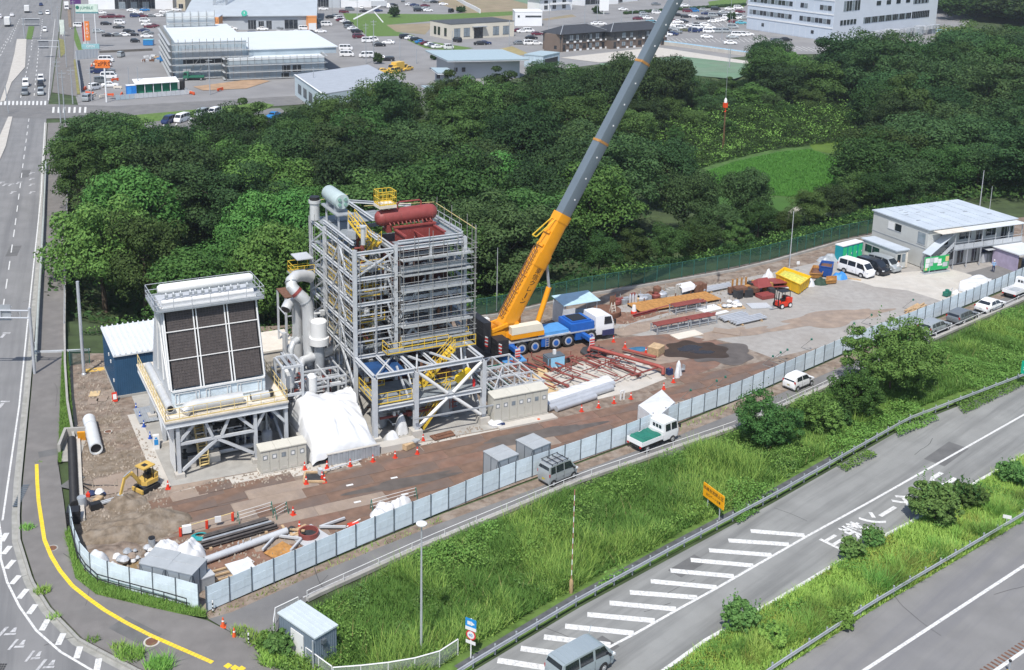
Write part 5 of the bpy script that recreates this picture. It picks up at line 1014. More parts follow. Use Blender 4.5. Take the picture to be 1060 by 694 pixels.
b=MB();b.bx(38.95,11.98,2.5,42.6,12.97,3.35);b.add([(42.6,11.98,2.5),(42.98,11.98,2.5),(42.98,12.97,2.5),(42.6,12.97,2.5),(42.6,11.98,3.35),(42.7,11.98,3.2),(42.7,12.97,3.2),(42.6,12.97,3.35)],[(0,3,2,1),(4,5,6,7),(0,1,5,4),(1,2,6,5),(2,3,7,6),(3,0,4,7)]);pb(b,'engine_housing',mat('crane_cream',(.72,.68,.56),.45,var=.04),t)
b=MB();b.bx(39.0,14.1,2.0,41.2,15.1,3.6);pb(b,'operator_cab',ORANGE,t);b=MB();b.bx(41.2,14.15,2.5,41.23,15.05,3.5);b.bx(39.4,15.1,2.6,41.0,15.13,3.5);pb(b,'window',GLASS,t)
for x0,x1,d0,d1,z0,z1 in((35.5,36.4,12.0,16.0,1.3,4.4),(36.6,38.0,10.9,12.5,.7,2.6)):
 b=MB();b.bx(x0,d0,z0,x1,d1,z1);pb(b,'counterweight',mat('counterweight_black',(.025,.026,.03),.55,var=.2),t)
 for k in range(1,4):b=MB();z=z0+(z1-z0)*k/4;b.bx(x0-.03,d0-.03,z,x1+.03,d1+.03,z+.05);pb(b,'weight_joint',DARK,t)
 b=MB()
 for k in range(6):b.box((x0+.35,d0-.04,z0+.5+k*.2),(.4,.02,.13),k%2,ry=.5)
 pb(b,'hazard_board',[hz1,WHITE],t)
bx0,bz0,sl=38.9,2.9,1.713;bl=math.hypot(1,sl);bd=Vector((1/bl,0,sl/bl));bn=Vector((-sl/bl,0,1/bl))
def bp(s,h=0.0,d=0.0):return Vector((bx0,13.5+d,bz0))+bd*s+bn*h
def boom_sec(b,s0,s1,w_,h,mi=0,w2=None,h2=None):
 rings=[]
 for s,ww,hh in((s0,w_,h),(s1,w2 or w_,h2 or h)):
  rings+=[bp(s,hh*.5,-ww*.5),bp(s,hh*.5,ww*.5),bp(s,-hh*.18,ww*.5),bp(s,-hh*.42,ww*.33),bp(s,-hh*.5,0),bp(s,-hh*.42,-ww*.33),bp(s,-hh*.18,-ww*.5)]
 b.add(rings,[(i,(i+1)%7,7+(i+1)%7,7+i)for i in range(7)]+[tuple(range(7))[::-1],tuple(range(7,14))],mi)
b=MB();boom_sec(b,-.6,9.2,1.5,1.9);boom_sec(b,8.9,13.9,1.56,1.75,0,1.5,1.55);boom_sec(b,13.0,13.95,1.66,1.75);boom_sec(b,7.6,9.2,1.62,2.0)
for s in(2.0,4.2,6.2,9.9,11.5):b.box(bp(s,1.0),(.3,1.2,.12),ry=-R(59.7))
pb(b,'boom_base',ORANGE,t)
for s0,s1,w_,h in((13.9,23.0,1.32,1.5),(23.0,32.8,1.24,1.4),(32.8,43.0,1.15,1.28),(43.0,55.0,1.04,1.15)):
 b=MB();boom_sec(b,s0,s1,w_,h);pb(b,'boom_section',BOOMG,t)
 b=MB();boom_sec(b,s1-.28,s1,w_+.07,h+.07);pb(b,'boom_collar',RUSTM if s1<40 else BOOMG,t)
 b=MB()
 for k in range(3):q=bp(s0+2+k*2.6,.1,-w_/2-.01);b.box(q,(.16,.02,.16))
 pb(b,'lock_pin',WHITE,t)
b=MB();b.box(bp(55.4),(1.0,.8,1.0),ry=-R(59.7));b.tube(bp(55.6,-.5,-.35),bp(55.6,-.5,.35),.42,14);pb(b,'boom_head',ORANGE,t)
b=MB();b.tube(Vector((42.9,13.5,2.6)),Vector((44.3,13.5,6.8)),.3,12);b.tube(Vector((44.3,13.5,6.8)),bp(8.4,-.9),.17,10,1);pb(b,'luffing_cylinder',[ORANGE,STEELG],t)
b=MB()
for d in(-.35,.35):b.bar(bp(1.0,1.35,d),bp(9.5,1.35,d),.08,.08)
for k in range(18):b.bar(bp(1.0+k*.5,1.35,-.35),bp(1.25+k*.5,1.35,.35),.05);b.bar(bp(1.0+k*.5,1.35,-.35),bp(1.0+k*.5,.95,-.35),.05)
pb(b,'folded_jib',BROWN,t)
b=MB()
for d in(-.3,.5):b.bar(bp(13.1,.9,d),bp(10.4,2.1,d),.1)
b.bar(bp(10.4,2.1,-.3),bp(10.4,2.1,.5),.1);pb(b,'stay_frame',YEL,t)
b=MB()
for i,ch in enumerate('東信クレ|ン'):
 s=7.15-i*.74;q=bp(s,.05,-.765);M=face_matrix(q,-bn,bd)
 if ch=='|':b.bar(q+bd*.32,q-bd*.32,.012,.11);continue
 x=text_bm(ch,.74,M,.01);b.add(x.v,x.f)
pb(b,'lettering',BLACK,t,smooth=False)
tip=bp(55.6,-.95)
t2=thing('hook_block','red crane hook block hanging in the air before the far trees','hook',tuple(W(66.9,13.5,25.3)),YAW);t2.scale=(.62,.62,.62)
b=MB();b.box((0,0,.55),(.7,.5,.9));b.path([(0,0,.1),(0,0,-.25),(.18,0,-.5),(.1,0,-.72),(-.15,0,-.65)],.09,8);b.build('block',mat('hook_red',(.7,.07,.02),.45),t2)
b=MB();b.lathe([(.28,1.0),(.28,1.5),(.1,1.9)],10);b.build('ball_weight',WHITE,t2)
b=MB();b.tube((0,0,1.8),(-.3,0,(tip.z-25.3)/.62),.03,5);b.build('hoist_rope',STEELG,t2)
b=MB();b.tube((0,0,-.6),(0,0,-7.6),.06,5);b.tube((.15,0,-.6),(.25,0,-7.0),.05,5);b.build('sling',BROWN,t2)
p=W(47.8,9.3);o=MB();o.lathe([(1.45,.0),(1.55,.05),(1.55,.28),(1.45,.34)],8);o.lathe([(.35,.34),(.3,.42)],8);q=o.build('outrigger_pad',mat('pad_black',(.05,.052,.055),.8,var=.2));q.location=p;tag(q,'dark eight-sided outrigger pad under the front leg of the crane','pad')
p=W(38.7,11.4);b=MB();b.box((0,0,.09),(2.6,2.0,.14));q=b.build('outrigger_pad',CRBLUE2);q.location=p;q.rotation_euler=(0,0,YAW-.1);tag(q,'light blue rectangular pad plate under the rear leg of the crane','pad')
t=pthing('work_booth','open white booth with pale blue sheet roof behind the crane','booth',51,18.4)
for x in(48.9,53.2):
 for d in(17.4,19.6):b=MB();b.bar((x,d,0),(x,d,2.7),.08);pb(b,'post',STEEL,t)
b=MB();b.add([(48.5,17.1,2.75),(53.5,17.1,2.75),(53.5,19.9,3.1),(48.5,19.9,3.1),(48.5,17.1,2.69),(53.5,17.1,2.69),(53.5,19.9,3.04),(48.5,19.9,3.04)],[(0,1,2,3),(7,6,5,4),(0,4,5,1),(1,5,6,2),(2,6,7,3),(3,7,4,0)]);pb(b,'roof_sheet',mat('sky_sheet',(.42,.58,.66),.5,var=.08),t)
b=MB();b.bx(48.6,17.3,.1,48.7,19.7,2.68);b.bx(48.7,17.3,.1,50.2,17.36,2.2);pb(b,'side_sheet',WHITEC,t);b=MB();b.bx(50.8,17.8,.1,52.8,19.2,1.2);pb(b,'machine',STEELG,t)
def fence_panels(name,label,cat,pxs,step,h,mpan,mpost,post=(.07,.09),laps=3,z=0.0,thick=.03,over=.06,group=None):
 pts=resample(px(*pxs)if not isinstance(pxs[0],Vector)else pxs,step);t=thing(name,label,cat,(pts[0].x,pts[0].y,z),0,group);o0=pts[0]
 b=MB();L=step-.02
 for k in range(laps):
  z0=.08+(h-.1)*k/laps;z1=.08+(h-.1)*(k+1)/laps;b.bx(-L/2,-thick/2-.012*(k%2),z0,L/2,thick/2-.012*(k%2),z1-.012)
 pan=b.build('panel',mpan,smooth=False);b=MB();b.bx(-post[0]/2,-post[1]/2-.03,0,post[0]/2,post[1]/2-.03,h+over);po=b.build('post',mpost,smooth=False)
 for i in range(len(pts)):
  c=po if i==0 else po.copy()
  if i:COL.objects.link(c)
  a=yaw_of(pts[max(i-1,0)],pts[min(i+1,len(pts)-1)]);c.parent=t;c.location=pts[i]-o0;c.rotation_euler=(0,0,a)
  if i+1<len(pts):
   q=pan if i==0 else pan.copy()
   if i:COL.objects.link(q)
   m=(pts[i]+pts[i+1])/2-o0;q.parent=t;q.location=m;q.rotation_euler=(random.uniform(-.015,.015),0,yaw_of(pts[i],pts[i+1]))
 return t
fence_panels('hoarding','long pale blue sheet hoarding with dark posts along the side road','hoarding',[(214,634),(265,611.5),(332.7,582.7),(395,556),(453,532.5),(483,520),(530,501),(653,458),(695,439.5),(763,414.4),(795,400.6),(875,365.5),(974,327),(1006,314),(1034,302),(1062,290),(1120,266)],1.83,2.0,HOARD,HPOST)
fence_panels('hoarding','short bent pale blue hoarding along the pavement corner','hoarding',[(73.5,547),(78,570),(86,590),(100,603),(130,612),(144.5,615),(167.7,620.8),(190.6,626.6),(213,633.5)],1.9,2.0,HOARD,HPOST)
b=MB();b.tube((0,0,1.5),(0,1.3,.05),.03,5);b.tube((0,1.3,.05),(0,0,.1),.03,5);br=b.build('pipe',SCAF);k=0
for u,v in((715,418),(742,408),(751,404),(808,378),(815,375),(840,364),(884,347),(902,338),(945,322),(800,382)):
 p=G(u,v);t=thing('fence_brace','leaning pipe brace with green clamp behind the hoarding','brace',(p.x,p.y,0),yaw_of(G(700,440),G(900,355)),'braces behind the hoarding');c=br if k==0 else br.copy()
 if k:COL.objects.link(c)
 k+=1;c.parent=t;q=MB();q.box((0,.1,1.4),(.16,.16,.2));q.build('clamp',GRNT,t)
def rail_line(name,label,pxs,step,h,m,r=.03,z=0.0,bars=(1.0,),mesh=None,cat='railing',pw=.05,group=None):
 pts=resample(px(*pxs),step);t=thing(name,label,cat,(pts[0].x,pts[0].y,z),0,group);o0=pts[0].copy();P=[p-o0 for p in pts]
 for f in bars:b=MB();b.path([p+Vector((0,0,h*f))for p in P],r,6);b.build('rail',m,t)
 b=MB();b.bx(-pw/2,-pw/2,0,pw/2,pw/2,h-.01);po=b.build('post',m,smooth=False)
 for i,p in enumerate(P):
  c=po if i==0 else po.copy()
  if i:COL.objects.link(c)
  c.parent=t;c.location=p
  if i+1<len(P):c.rotation_euler=(0,0,yaw_of(P[i],P[i+1]))
  if mesh and i+1<len(P):b=MB();q=P[i+1];b.quad(p+Vector((0,0,.1)),q+Vector((0,0,.1)),q+Vector((0,0,h*.96)),p+Vector((0,0,h*.96)));b.build('mesh_panel',mesh,t)
 return t
NET=netmat('white_wire_mesh',(.6,.62,.62),.28);NETG=netmat('green_net',(.012,.06,.045),.55)
rail_line('white_railing','long white railing along the grassy side of the side road',[(318,622),(330,616),(440,566),(600,499),(770,441),(900,381),(1060,311),(1160,265)],3.2,.8,WHITE,.026,.0,pw=.04)
rail_line('white_railing','short white mesh railing left of the grey hut',[(309,634),(276,650),(296,675)],1.9,1.15,WHITE,.04,.05,mesh=NET)
rail_line('white_railing','white mesh railing right of the hut door along the weeds',[(317,687),(330,697),(345,708)],1.3,1.15,WHITE,.04,.05,mesh=NET)
rail_line('white_railing','curving white mesh railing from the hut to the blue road sign',[(345,709),(372,707),(417,702),(450,694),(467,686),(478,675),(487,678)],1.75,1.2,WHITE,.045,.05,mesh=NET)
rail_line('black_railing','low black two-bar railing before the corner hoarding',[(74,556),(82,588),(99,606),(130,615),(165,624),(190,631),(212,639)],1.9,.85,BLACK,.04,.1,bars=(1.0,.55))
def guardrail(label,pxs,side):
 pts=resample(px(*pxs),2.0);t=thing('guardrail',label,'guardrail',(pts[0].x,pts[0].y,0));o0=pts[0].copy();P=[p-o0 for p in pts]
 for zz,hh in((.66,.095),(.50,.08)):
  b=MB()
  for p,q in zip(P,P[1:]):b.bar(p+Vector((0,0,zz)),q+Vector((0,0,zz)),.06,hh)
  b.build('beam',STEEL,t)
 b=MB();b.tube((0,0,0),(0,0,.78),.065,8);po=b.build('post',STEELG)
 off=[Vector((a.x,a.y,0))for a in offset(P,side*.14)]
 for i,p in enumerate(off):
  c=po if i==0 else po.copy()
  if i:COL.objects.link(c)
  c.parent=t;c.location=p
 return t
guardrail('steel guardrail between the grassy embankment and the hatched slip road',[(420,738),(490,693),(600,627),(700,572),(800,519),(940,439),(1060,393),(1150,358)],1)
guardrail('steel guardrail between central strip and the nearest motorway lane',[(720,756),(805,695),(900,633),(1060,538),(1150,486)],1)
def barrier(name,label,pxs,step,h,r,m,z=.1):
 pts=resample(px(*pxs),step);t=thing(name,label,'barrier',(pts[0].x,pts[0].y,z));P=[p-pts[0]for p in pts]
 b=MB();b.path([p+Vector((0,0,h))for p in P],r,8);b.build('rail',m,t);b=MB();b.path([p+Vector((0,0,h*.55))for p in P],r*.7,6);b.build('rail',m,t)
 b=MB();b.tube((0,0,0),(0,0,h),.07,6);po=b.build('post',m)
 for i,p in enumerate(P):
  c=po if i==0 else po.copy()
  if i:COL.objects.link(c)
  c.parent=t;c.location=p
barrier('pipe_barrier','grey pipe barrier between the main road and its pavement',[(48,172),(45.5,230),(43,280),(40,330),(37.5,378)],2.5,.8,.16,mat('barrier_grey_green',(.36,.39,.37),.6,var=.12))
wl=px((71,165),(69,240),(67.5,300),(67,345),(67.5,380),(70,420),(77,460));t=thing('parapet_wall','low concrete parapet between the pavement and the trees','wall',tuple(wl[0]));b=MB()
for p,q in zip(wl,wl[1:]):b.bar(p-wl[0]+Vector((0,0,.28)),q-wl[0]+Vector((0,0,.28)),.22,.62)
b.build('wall',CONC,t,smooth=False);b=MB();P=[p-wl[0]for p in wl[:4]];b.path([p+Vector((0,0,1.15))for p in P],.05,6)
for p in resample(P,2.2):b.tube(p+Vector((0,0,.5)),p+Vector((0,0,1.15)),.04,5)
b.build('rail',STEEL,t)
b=MB();q=px((72,366),(73.5,410),(80,460));
for a,c in zip(q,q[1:]):b.bar(a+Vector((0,0,.02)),c+Vector((0,0,.02)),.55,.06)
struct(b.build('drain_channel',DARK,smooth=False))
def net_fence(label,pxs,h,z=0.0):
 pts=resample(px(*pxs),2.0);t=thing('net_fence',label,'fence',(pts[0].x,pts[0].y,z));P=[p-pts[0]for p in pts];b=MB();b.tube((0,0,0),(0,0,h),.05,6);po=b.build('post',mat('fence_green',(.03,.12,.10),.6))
 for i,p in enumerate(P):
  c=po if i==0 else po.copy()
  if i:COL.objects.link(c)
  c.parent=t;c.location=p
 b=MB()
 for p,q in zip(P,P[1:]):b.quad(p+Vector((0,0,.1)),q+Vector((0,0,.1)),q+Vector((0,0,h)),p+Vector((0,0,h)))
 b.build('net',NETG,t,smooth=False);b=MB();b.path([p+Vector((0,0,h))for p in P],.03,5);b.build('rail',MATS['fence_green'],t)
net_fence('long green net fence between storage yard and the wood',[(488,330),(520,325.5),(600,306.5),(700,290),(760,279),(800,269.5),(870,249.5),(940,236)],2.1,.25)
net_fence('short green net fence between light pole and navy shed',[(73,379),(90,377),(108,374)],1.7)
b=MB();q=px((488,331),(520,327),(600,308),(700,291.5),(760,281),(800,271.5),(870,251.5),(940,238))
for a,c in zip(q,q[1:]):b.bar(a+Vector((0,0,.15)),c+Vector((0,0,.15)),.25,.32)
o=b.build('low_wall',CONC,smooth=False);tag(o,'low grey concrete wall under the long net fence','wall')
def pole(u,v,h,r,label,m=STEEL,z=0.0,name='pole',r2=None):
 p=G(u,v,z);t=thing(name,label,'pole',(p.x,p.y,z));b=MB();b.path([(0,0,0),(0,0,h*.3),(0,0,h)],[r,r,r2 or r*.6],10);b.build('shaft',m,t);b=MB();b.lathe([(r*1.5,0),(r*1.5,.12),(r,.2)],10);b.build('base',m,t);return t
pole(87,388,10.3,.17,'tall grey steel pole beside the navy shed',r2=.16);pole(817,277,7.9,.07,'slim white pole behind the yellow skip');pole(514,322,8.0,.06,'thin white pole at the fence left of the crane');pole(1012,232,8.5,.08,'white pole behind the site office roof');pole(1022,236,6.5,.06,'shorter thin pole behind the right end of the office roof')
t=pole(436,677,9.3,.085,'slender grey street lamp standing in the embankment grass',name='street_lamp');b=MB();b.path([(0,0,9.2),(0,0,9.4),(0,-.1,9.5)],.05,6);b.build('arm',STEEL,t);b=MB();b.lathe([(.1,9.4),(.34,9.46),(.36,9.54),(.2,9.64),(.02,9.68)],14);b.build('lamp_head',WHITE,t)
p=G(591,614);t=thing('marker_pole','tall red and white banded pole at the foot of the embankment','pole',(p.x,p.y,0));b=MB()
for k in range(18):b.tube((0,0,.6+k*.42),(0,0,1.02+k*.42),.032,7,k%2)
b.build('shaft',[WHITE,mat('band_red',(.4,.16,.14),.5)],t);b=MB();b.lathe([(.12,0),(.16,.3),(.14,1.0),(.05,1.15)],9);b.build('sleeve',mat('sleeve_tan',(.4,.28,.15),.8),t)
for(u,v),lab in(((220.5,634),'black and white striped bollard at the hoarding corner'),((257.5,668),'black and white striped bollard among weeds near the hut')):
 p=G(u,v);t=thing('bollard',lab,'bollard',(p.x,p.y,.0));b=MB()
 for k in range(6):b.tube((0,0,k*.15),(0,0,k*.15+.15),.055,9,k%2)
 b.build('shaft',[BLACK,WHITE],t)
p=G(36,388);t=thing('sign_gantry','grey road sign gantry seen from behind at the left edge','sign gantry',(p.x,p.y,.1));b=MB();b.tube((0,0,0),(0,0,7.3),.16,10);b.build('post',STEEL,t);b=MB();b.tube((0,0,7.0),(-9,0,7.1),.09,8);b.tube((0,0,6.2),(-9,0,6.3),.09,8)
for k in range(5):b.tube((-1-k*2,0,6.2),(-1-k*2,0,7.05),.05,6)
b.build('arm',STEEL,t);b=MB();b.bx(-5.0,.1,5.9,-2.0,.16,7.6);b.build('sign_back',STEELG,t);b=MB()
for k in range(4):b.bar((-5.0,.2,6.1+k*.42),(-1.9,.2,6.1+k*.42),.06,.06)
b.build('sign_rib',STEELW,t)
p=G(36,363);t=thing('sign_gantry','lower single-beam grey gantry just behind the first sign gantry','sign gantry',(p.x,p.y,.1));b=MB();b.bar((6.2,-.3,.1),(.3,-1.0,.12),.25,.2);b.build('pavement_joint',STEELW,t);b=MB();b.tube((.1,0,0),(.1,0,.9),.08,8);b.build('stub',STEEL,t)
def gantry(u,v,h,x0,x1,sx0,sx1,label,sh=2.2):
 p=G(u,v);t=thing('sign_gantry',label,'sign gantry',(p.x,p.y,.1));b=MB();b.tube((0,0,0),(0,0,h),.22,8);b.build('post',STEELG,t);b=MB();b.tube((x0,0,h-.2),(x1,0,h-.2),.13,7);b.tube((x0,0,h-2.2),(x1,0,h-2.2),.13,7);b.build('arm',STEELG,t);b=MB();b.bx(sx0,.15,h-.3-sh,sx1,.25,h-.1);b.build('sign_back',mat('sign_back_grey',(.2,.21,.23),.6),t)
gantry(25.5,41,7.6,-.6,6.2,.6,5.8,'sign gantry standing on the far median of the main road',2.6);gantry(62,60,5.6,-6.8,0,-6.6,-3.4,'sign gantry on the pavement side in the far distance',2.4)
b=MB();p=G(9,118);t=thing('street_lamp','thin grey lamp post on the near traffic island','lamp post',(p.x,p.y,.15));b.tube((0,0,0),(-.3,0,7.0),.1,7);b.build('shaft',STEELG,t)
for i,(u,v,h)in enumerate(((75.5,108,9),(63,128,14.5),(67.5,128,12),(95,105,8.5),(134,97,7),(143.5,97,7),(54,20,8),(61,33,10),(77,26,10),(69,70,11),(217.5,98,9.5),(379,66,12.5),(387,66,13.5),(414,63,7),(431,66,4.5),(344,18,8),(370,30,12),(568,32,13),(605,25,12),(618,22,10),(643,28,6),(527,48,9),(468,52,6.5),(747,42,6),(757,36,7),(716,34,6),(735,28,5),(713,12,8),(654,26,7),(755,70,7),(452,118,6),(325,102,8))):
 p=G(u,v);t=thing('utility_pole','thin grey utility pole in the far streets and car parks','pole',(p.x,p.y,0),0,'utility poles of the far streets');b=MB();b.path([(0,0,0),(0,0,h)],[.16,.1],6);b.build('shaft',STEELG,t)
 if h>8:b=MB();b.bar((-.9,0,h-.6),(.9,0,h-.6),.12);b.bar((-.7,0,h-1.5),(.7,0,h-1.5),.1);b.build('cross_arm',STEELG,t)
a,c=G(729,527.5),G(746,540.5);zt0=1.1
p=(a+c)/2;d=(c-a).normalized();t=thing('road_sign','orange board with black lettering on two posts in the embankment','road sign',(p.x,p.y,0));yw=math.atan2(d.y,d.x);t.rotation_euler=(0,0,yw);L=(c-a).length
b=MB();b.bx(-L*.62,-.03,1.15,L*.62,.03,2.35);b.build('board',mat('sign_orange',(.85,.38,.01),.45,var=.04),t);b=MB()
for x in(-L*.36,L*.36):b.tube((x,.07,0),(x,.07,2.3),.045,7)
b.build('post',STEEL,t);b=MB()
for s,y,z0 in(('本線合流禁止区',.36,1.97),('出口ゲート注意',.26,1.5)):
 x=text_bm(s,y,face_matrix((0,-.036,z0),(1,0,0),(0,0,1)),.008);b.add(x.v,x.f)
b.build('lettering',BLACK,t,smooth=False)
p=G(487,682);t=thing('road_sign','stack of blue and red-ringed road signs at the railing end','road sign',(p.x,p.y,0),R(-32));b=MB();b.tube((0,.04,0),(0,.04,2.95),.045,8);b.build('post',WHITE,t)
sb=mat('sign_blue',(.02,.25,.6),.45);sr=mat('sign_red',(.6,.04,.05),.45);b=MB();b.bx(-.4,-.02,2.35,.4,.0,2.95);b.build('blue_plate',sb,t);b=MB();b.prism([(-.25,-.03),(.0,-.03),(.0,-.022),(-.25,-.022)],2.5,2.75);b.add([(.02,-.03,2.45),(.3,-.03,2.62),(.02,-.03,2.8)],[(0,1,2)]);b.bx(-.4,-.028,2.1,.4,-.001,2.34);b.build('white_mark',WHITE,t)
b=MB();b.lathe([(.36,-.02),(.36,.0)],20,0,Matrix.Translation((0,-.0,1.75))@Matrix.Rotation(R(90),4,'X'));b.lathe([(.26,.0),(.26,.012)],20,1,Matrix.Translation((0,-.0,1.75))@Matrix.Rotation(R(90),4,'X'));b.build('red_ring',[sr,WHITE],t);b=MB();b.bx(-.36,-.02,1.1,.36,0,1.34);b.build('white_plate',WHITE,t)
b=MB();x=text_bm('40',.3,face_matrix((0,-.03,1.75),(1,0,0),(0,0,1)),.008);b.add(x.v,x.f);b.build('lettering',sb,t,smooth=False)
p=G(1063,402);t=thing('road_sign','green motorway sign cut by the right edge of the photo','road sign',(p.x,p.y,0),R(-20));b=MB();b.tube((.3,.05,0),(.3,.05,2.2),.05,8);b.build('post',STEEL,t);b=MB();b.bx(-.75,-.03,1.5,1.2,.03,2.9);b.build('board',mat('sign_green',(.0,.3,.18),.45),t);b=MB();x=text_bm('出口\n200m',.42,face_matrix((-.1,-.036,2.25),(1,0,0),(0,0,1)),.008);b.add(x.v,x.f);b.build('lettering',WHITE,t,smooth=False)
p=G(1041,547);t=thing('distance_post','tiny white kilometre sign on a short post by the motorway guardrail','sign',(p.x,p.y,0),R(-25));b=MB();b.tube((0,.03,0),(0,.03,1.0),.035,7);b.build('post',STEEL,t);b=MB();b.bx(-.3,-.02,.85,.3,.0,1.15);b.build('plate',WHITE,t)
p=G(1044,697);t=thing('delineator','grey delineator post on the motorway edge at the bottom right','post',(p.x,p.y,0));b=MB();b.tube((0,0,0),(0,0,.9),.06,9);b.build('shaft',STEELG,t);b=MB();b.lathe([(.09,.86),(.1,.96),(.02,1.02)],9);b.build('cap',DARK,t);b=MB();b.lathe([(.13,0),(.13,.2)],9);b.build('base',YEL,t)
p=G(14,692);t=thing('drain_grate','black and white checked drain grate in the road at the bottom left','grate',(p.x-.9,p.y,.01));b=MB()
for i in range(8):
 for j in range(5):b.bx(-.9+i*.16,-.6+j*.22,0,-.9+i*.16+.11,-.6+j*.22+.15,.02)
b.build('grid',mat('grate_dark',(.05,.05,.05),.6),t)
p=G(20.5,514);t=thing('drain_grate','row of dark steel drain covers along the kerb','grate',(p.x,p.y,.105));b=MB()
for i in range(11):b.box((.28-abs(i-5)*.0-i*.03,-1.7+i*.33,.02),(.55,.2,.03),rz=.1)
b.build('cover',HPOST,t)
b=MB();b.bx(-.2,-.2,0,.2,.2,.04);b.lathe([(.15,.04),(.11,.3),(.04,.74),(.0,.76)],12);CN={}
for key,m in(('red',CONE),('orange',CONEO),('blue',CONEB)):
 o=b.build('cone_body',m);q=MB();q.lathe([(.094,.44),(.074,.54)],12);s=q.build('reflective_band',WHITE);CN[key]=[o,s]
CUSED=set()
def cone(u,v,label,key='red',group=None,sc=1.0):
 p=G(u,v,.03);t=thing('traffic_cone',label,'traffic cone',(p.x,p.y,.02),random.uniform(0,3),group);t.scale=(sc*.86,)*3
 for o in CN[key]:
  c=o if key not in CUSED else o.copy()
  if key in CUSED:COL.objects.link(c)
  c.parent=t
 CUSED.add(key)
for u,v,l in((231,649,'orange cone with white top nearest the hoarding corner'),(242.5,660,'orange cone with white top nearest the striped bollard')):cone(u,v,l,'orange',sc=1.15)
for u,v in((141,424),(145,433),(149,442),(155.5,454)):cone(u,v,'blue traffic cone in the row left of the condenser','blue','blue cones beside the condenser',1.1)
cone(174,506,'red traffic cone at the front left footing of the condenser',sc=1.2)
for u,v in((315.5,486),(317,501),(333.5,496),(336,499.5),(338.5,485)):cone(u,v,'red traffic cone round the little pit before the sheeted machine','red','cones round the little pit',1.15)
for u,v in((362.5,482.5),(386,478),(409,474),(432,470)):cone(u,v,'red traffic cone in the row before the panel wall','red','cones before the panel wall',1.1)
cone(438,456,'red traffic cone at the footing under the X brace',sc=1.0)
for u,v in((602,426),(619.5,422),(635.5,417.5),(653,413)):cone(u,v,'red traffic cone in the row before the white pipes','red','cones before the white pipes',1.1)
for u,v,l in((687,403,'red traffic cone above the white tent'),(697,396,'red traffic cone beneath the white sheeted stand'),(693.5,387,'red traffic cone half hidden by the white sheeted stand'),(635,354,'red traffic cone beside the crane cab'),(647,360,'red traffic cone between crane cab and pallet stack'),(668.5,366,'red traffic cone against the pallet stack'),(303.5,533,'red traffic cone beside the green legged barricade'),(310,548,'tall red traffic cone behind the round manhole frame')):cone(u,v,l,sc=1.15)
p0,p1=G(187,556),G(241,540);t=thing('rope_barrier','rope barrier on three red posts beside the long dark beams','barrier',(p0.x,p0.y,.03));d=p1-p0
for f in(0,.5,1):b=MB();b.box(tuple(d*f+Vector((0,0,.4))),(.2,.2,.7));b.build('post',CONE,t)
b=MB();b.tube((0,0,.75),d*1+Vector((0,0,.75)),.03,5);b.build('rope',YELP,t);b=MB();b.box(tuple(d*.12+Vector((0,0,.5))),(.7,.3,.6),rz=.3);b.box(tuple(d*.72+Vector((0,-.1,.6))),(.5,.1,.5),rz=.3);b.build('notice_board',WHITE,t)
def barricade(p,q,label,m=WHITE):
 a=G(*p);c=G(*q);d=c-a;t=thing('barricade',label,'barricade',(a.x,a.y,.03),math.atan2(d.y,d.x));L=d.length;b=MB()
 for z in(.35,.65,.95):b.tube((0,0,z),(L,0,z),.018,6)
 b.build('bar',m,t);b=MB()
 for x in(.05,L-.05):b.tube((x,-.25,0),(x,0,1.0),.03,6);b.tube((x,.25,0),(x,0,1.0),.03,6)
 b.build('leg',GRNT,t)
barricade((284,538),(297,531),'white barricade with green legs beside the round manhole frame');barricade((246,542),(282,531),'long low white barricade at the end of the rope barrier');barricade((384,529),(431,516),'white barricade with green legs behind the hoarding by white bags')
def heap(name,label,cat,u,v,rx,ry,h,m,rz=0.0,n=20,seed=0,rough=.25,z=0.0):
 rn=random.Random(seed);ph=[rn.uniform(0,6)for _ in range(6)]
 def f(fx,fd,X,D):
  r2=(2*fx-1)**2+(2*fd-1)**2;k=max(0,1-r2)
  return h*(k**.75)*(1+rough*math.sin(fx*9+ph[0])*math.sin(fd*8+ph[1])+rough*.6*math.sin(fx*19+ph[2]+fd*7)*math.sin(fd*17+ph[3]))-(.06 if k==0 else 0)
 p=G(u,v,z);t=drape(name,label,cat,-rx,rx,-ry,ry,f,n,n,m,Vector((p.x,p.y,z)),rz);t.children[0].name='surface';return t
heap('soil_heap','grey brown heap of dug soil below the excavator','soil heap',140,549,4.6,2.2,.95,DIRTD,YAW+.05,40,3,.35);heap('soil_heap','small heap of pale soil under the excavator arm','soil heap',131,521,1.7,1.4,.6,DIRTD,.3,24,4,.3)
heap('soil_heap','brown heap left of the heap of dug soil by the corner hoarding','soil heap',112,574,2.6,1.9,.5,DIRT,.2,24,5,.3)
b=MB();strip(b,px((92,549),(110,546),(130,540),(150,535)),.5,.012);strip(b,px((150,536),(152,524)),.7,.013);stuff(b.build('trench',DARK)).__setitem__('kind','structure')
heap('white_bag','big white sandbag pile beside the storage boxes','bags',196,576,1.25,1.2,1.2,WHITEC,.4,22,6,.25);heap('white_bag','low white sheeted heap behind the left storage box','sheeted heap',172,570,1.1,.7,.8,WHITEC,.3,18,7);heap('white_sheet','white sheet over a square stack by the corner hoarding','sheeted stack',101,586,.95,.75,1.25,WHITEC,.5,16,8,.1);heap('white_sheet','small torn white sheet near the corner hoarding','sheet',116,588,.55,.4,.4,WHITEC,.5,12,9)
rn=random.Random(5)
t=thing('rubbish_pile','pile of rubbish bags in white and grey by the storage boxes','rubbish pile',tuple(G(143,578)),.4)
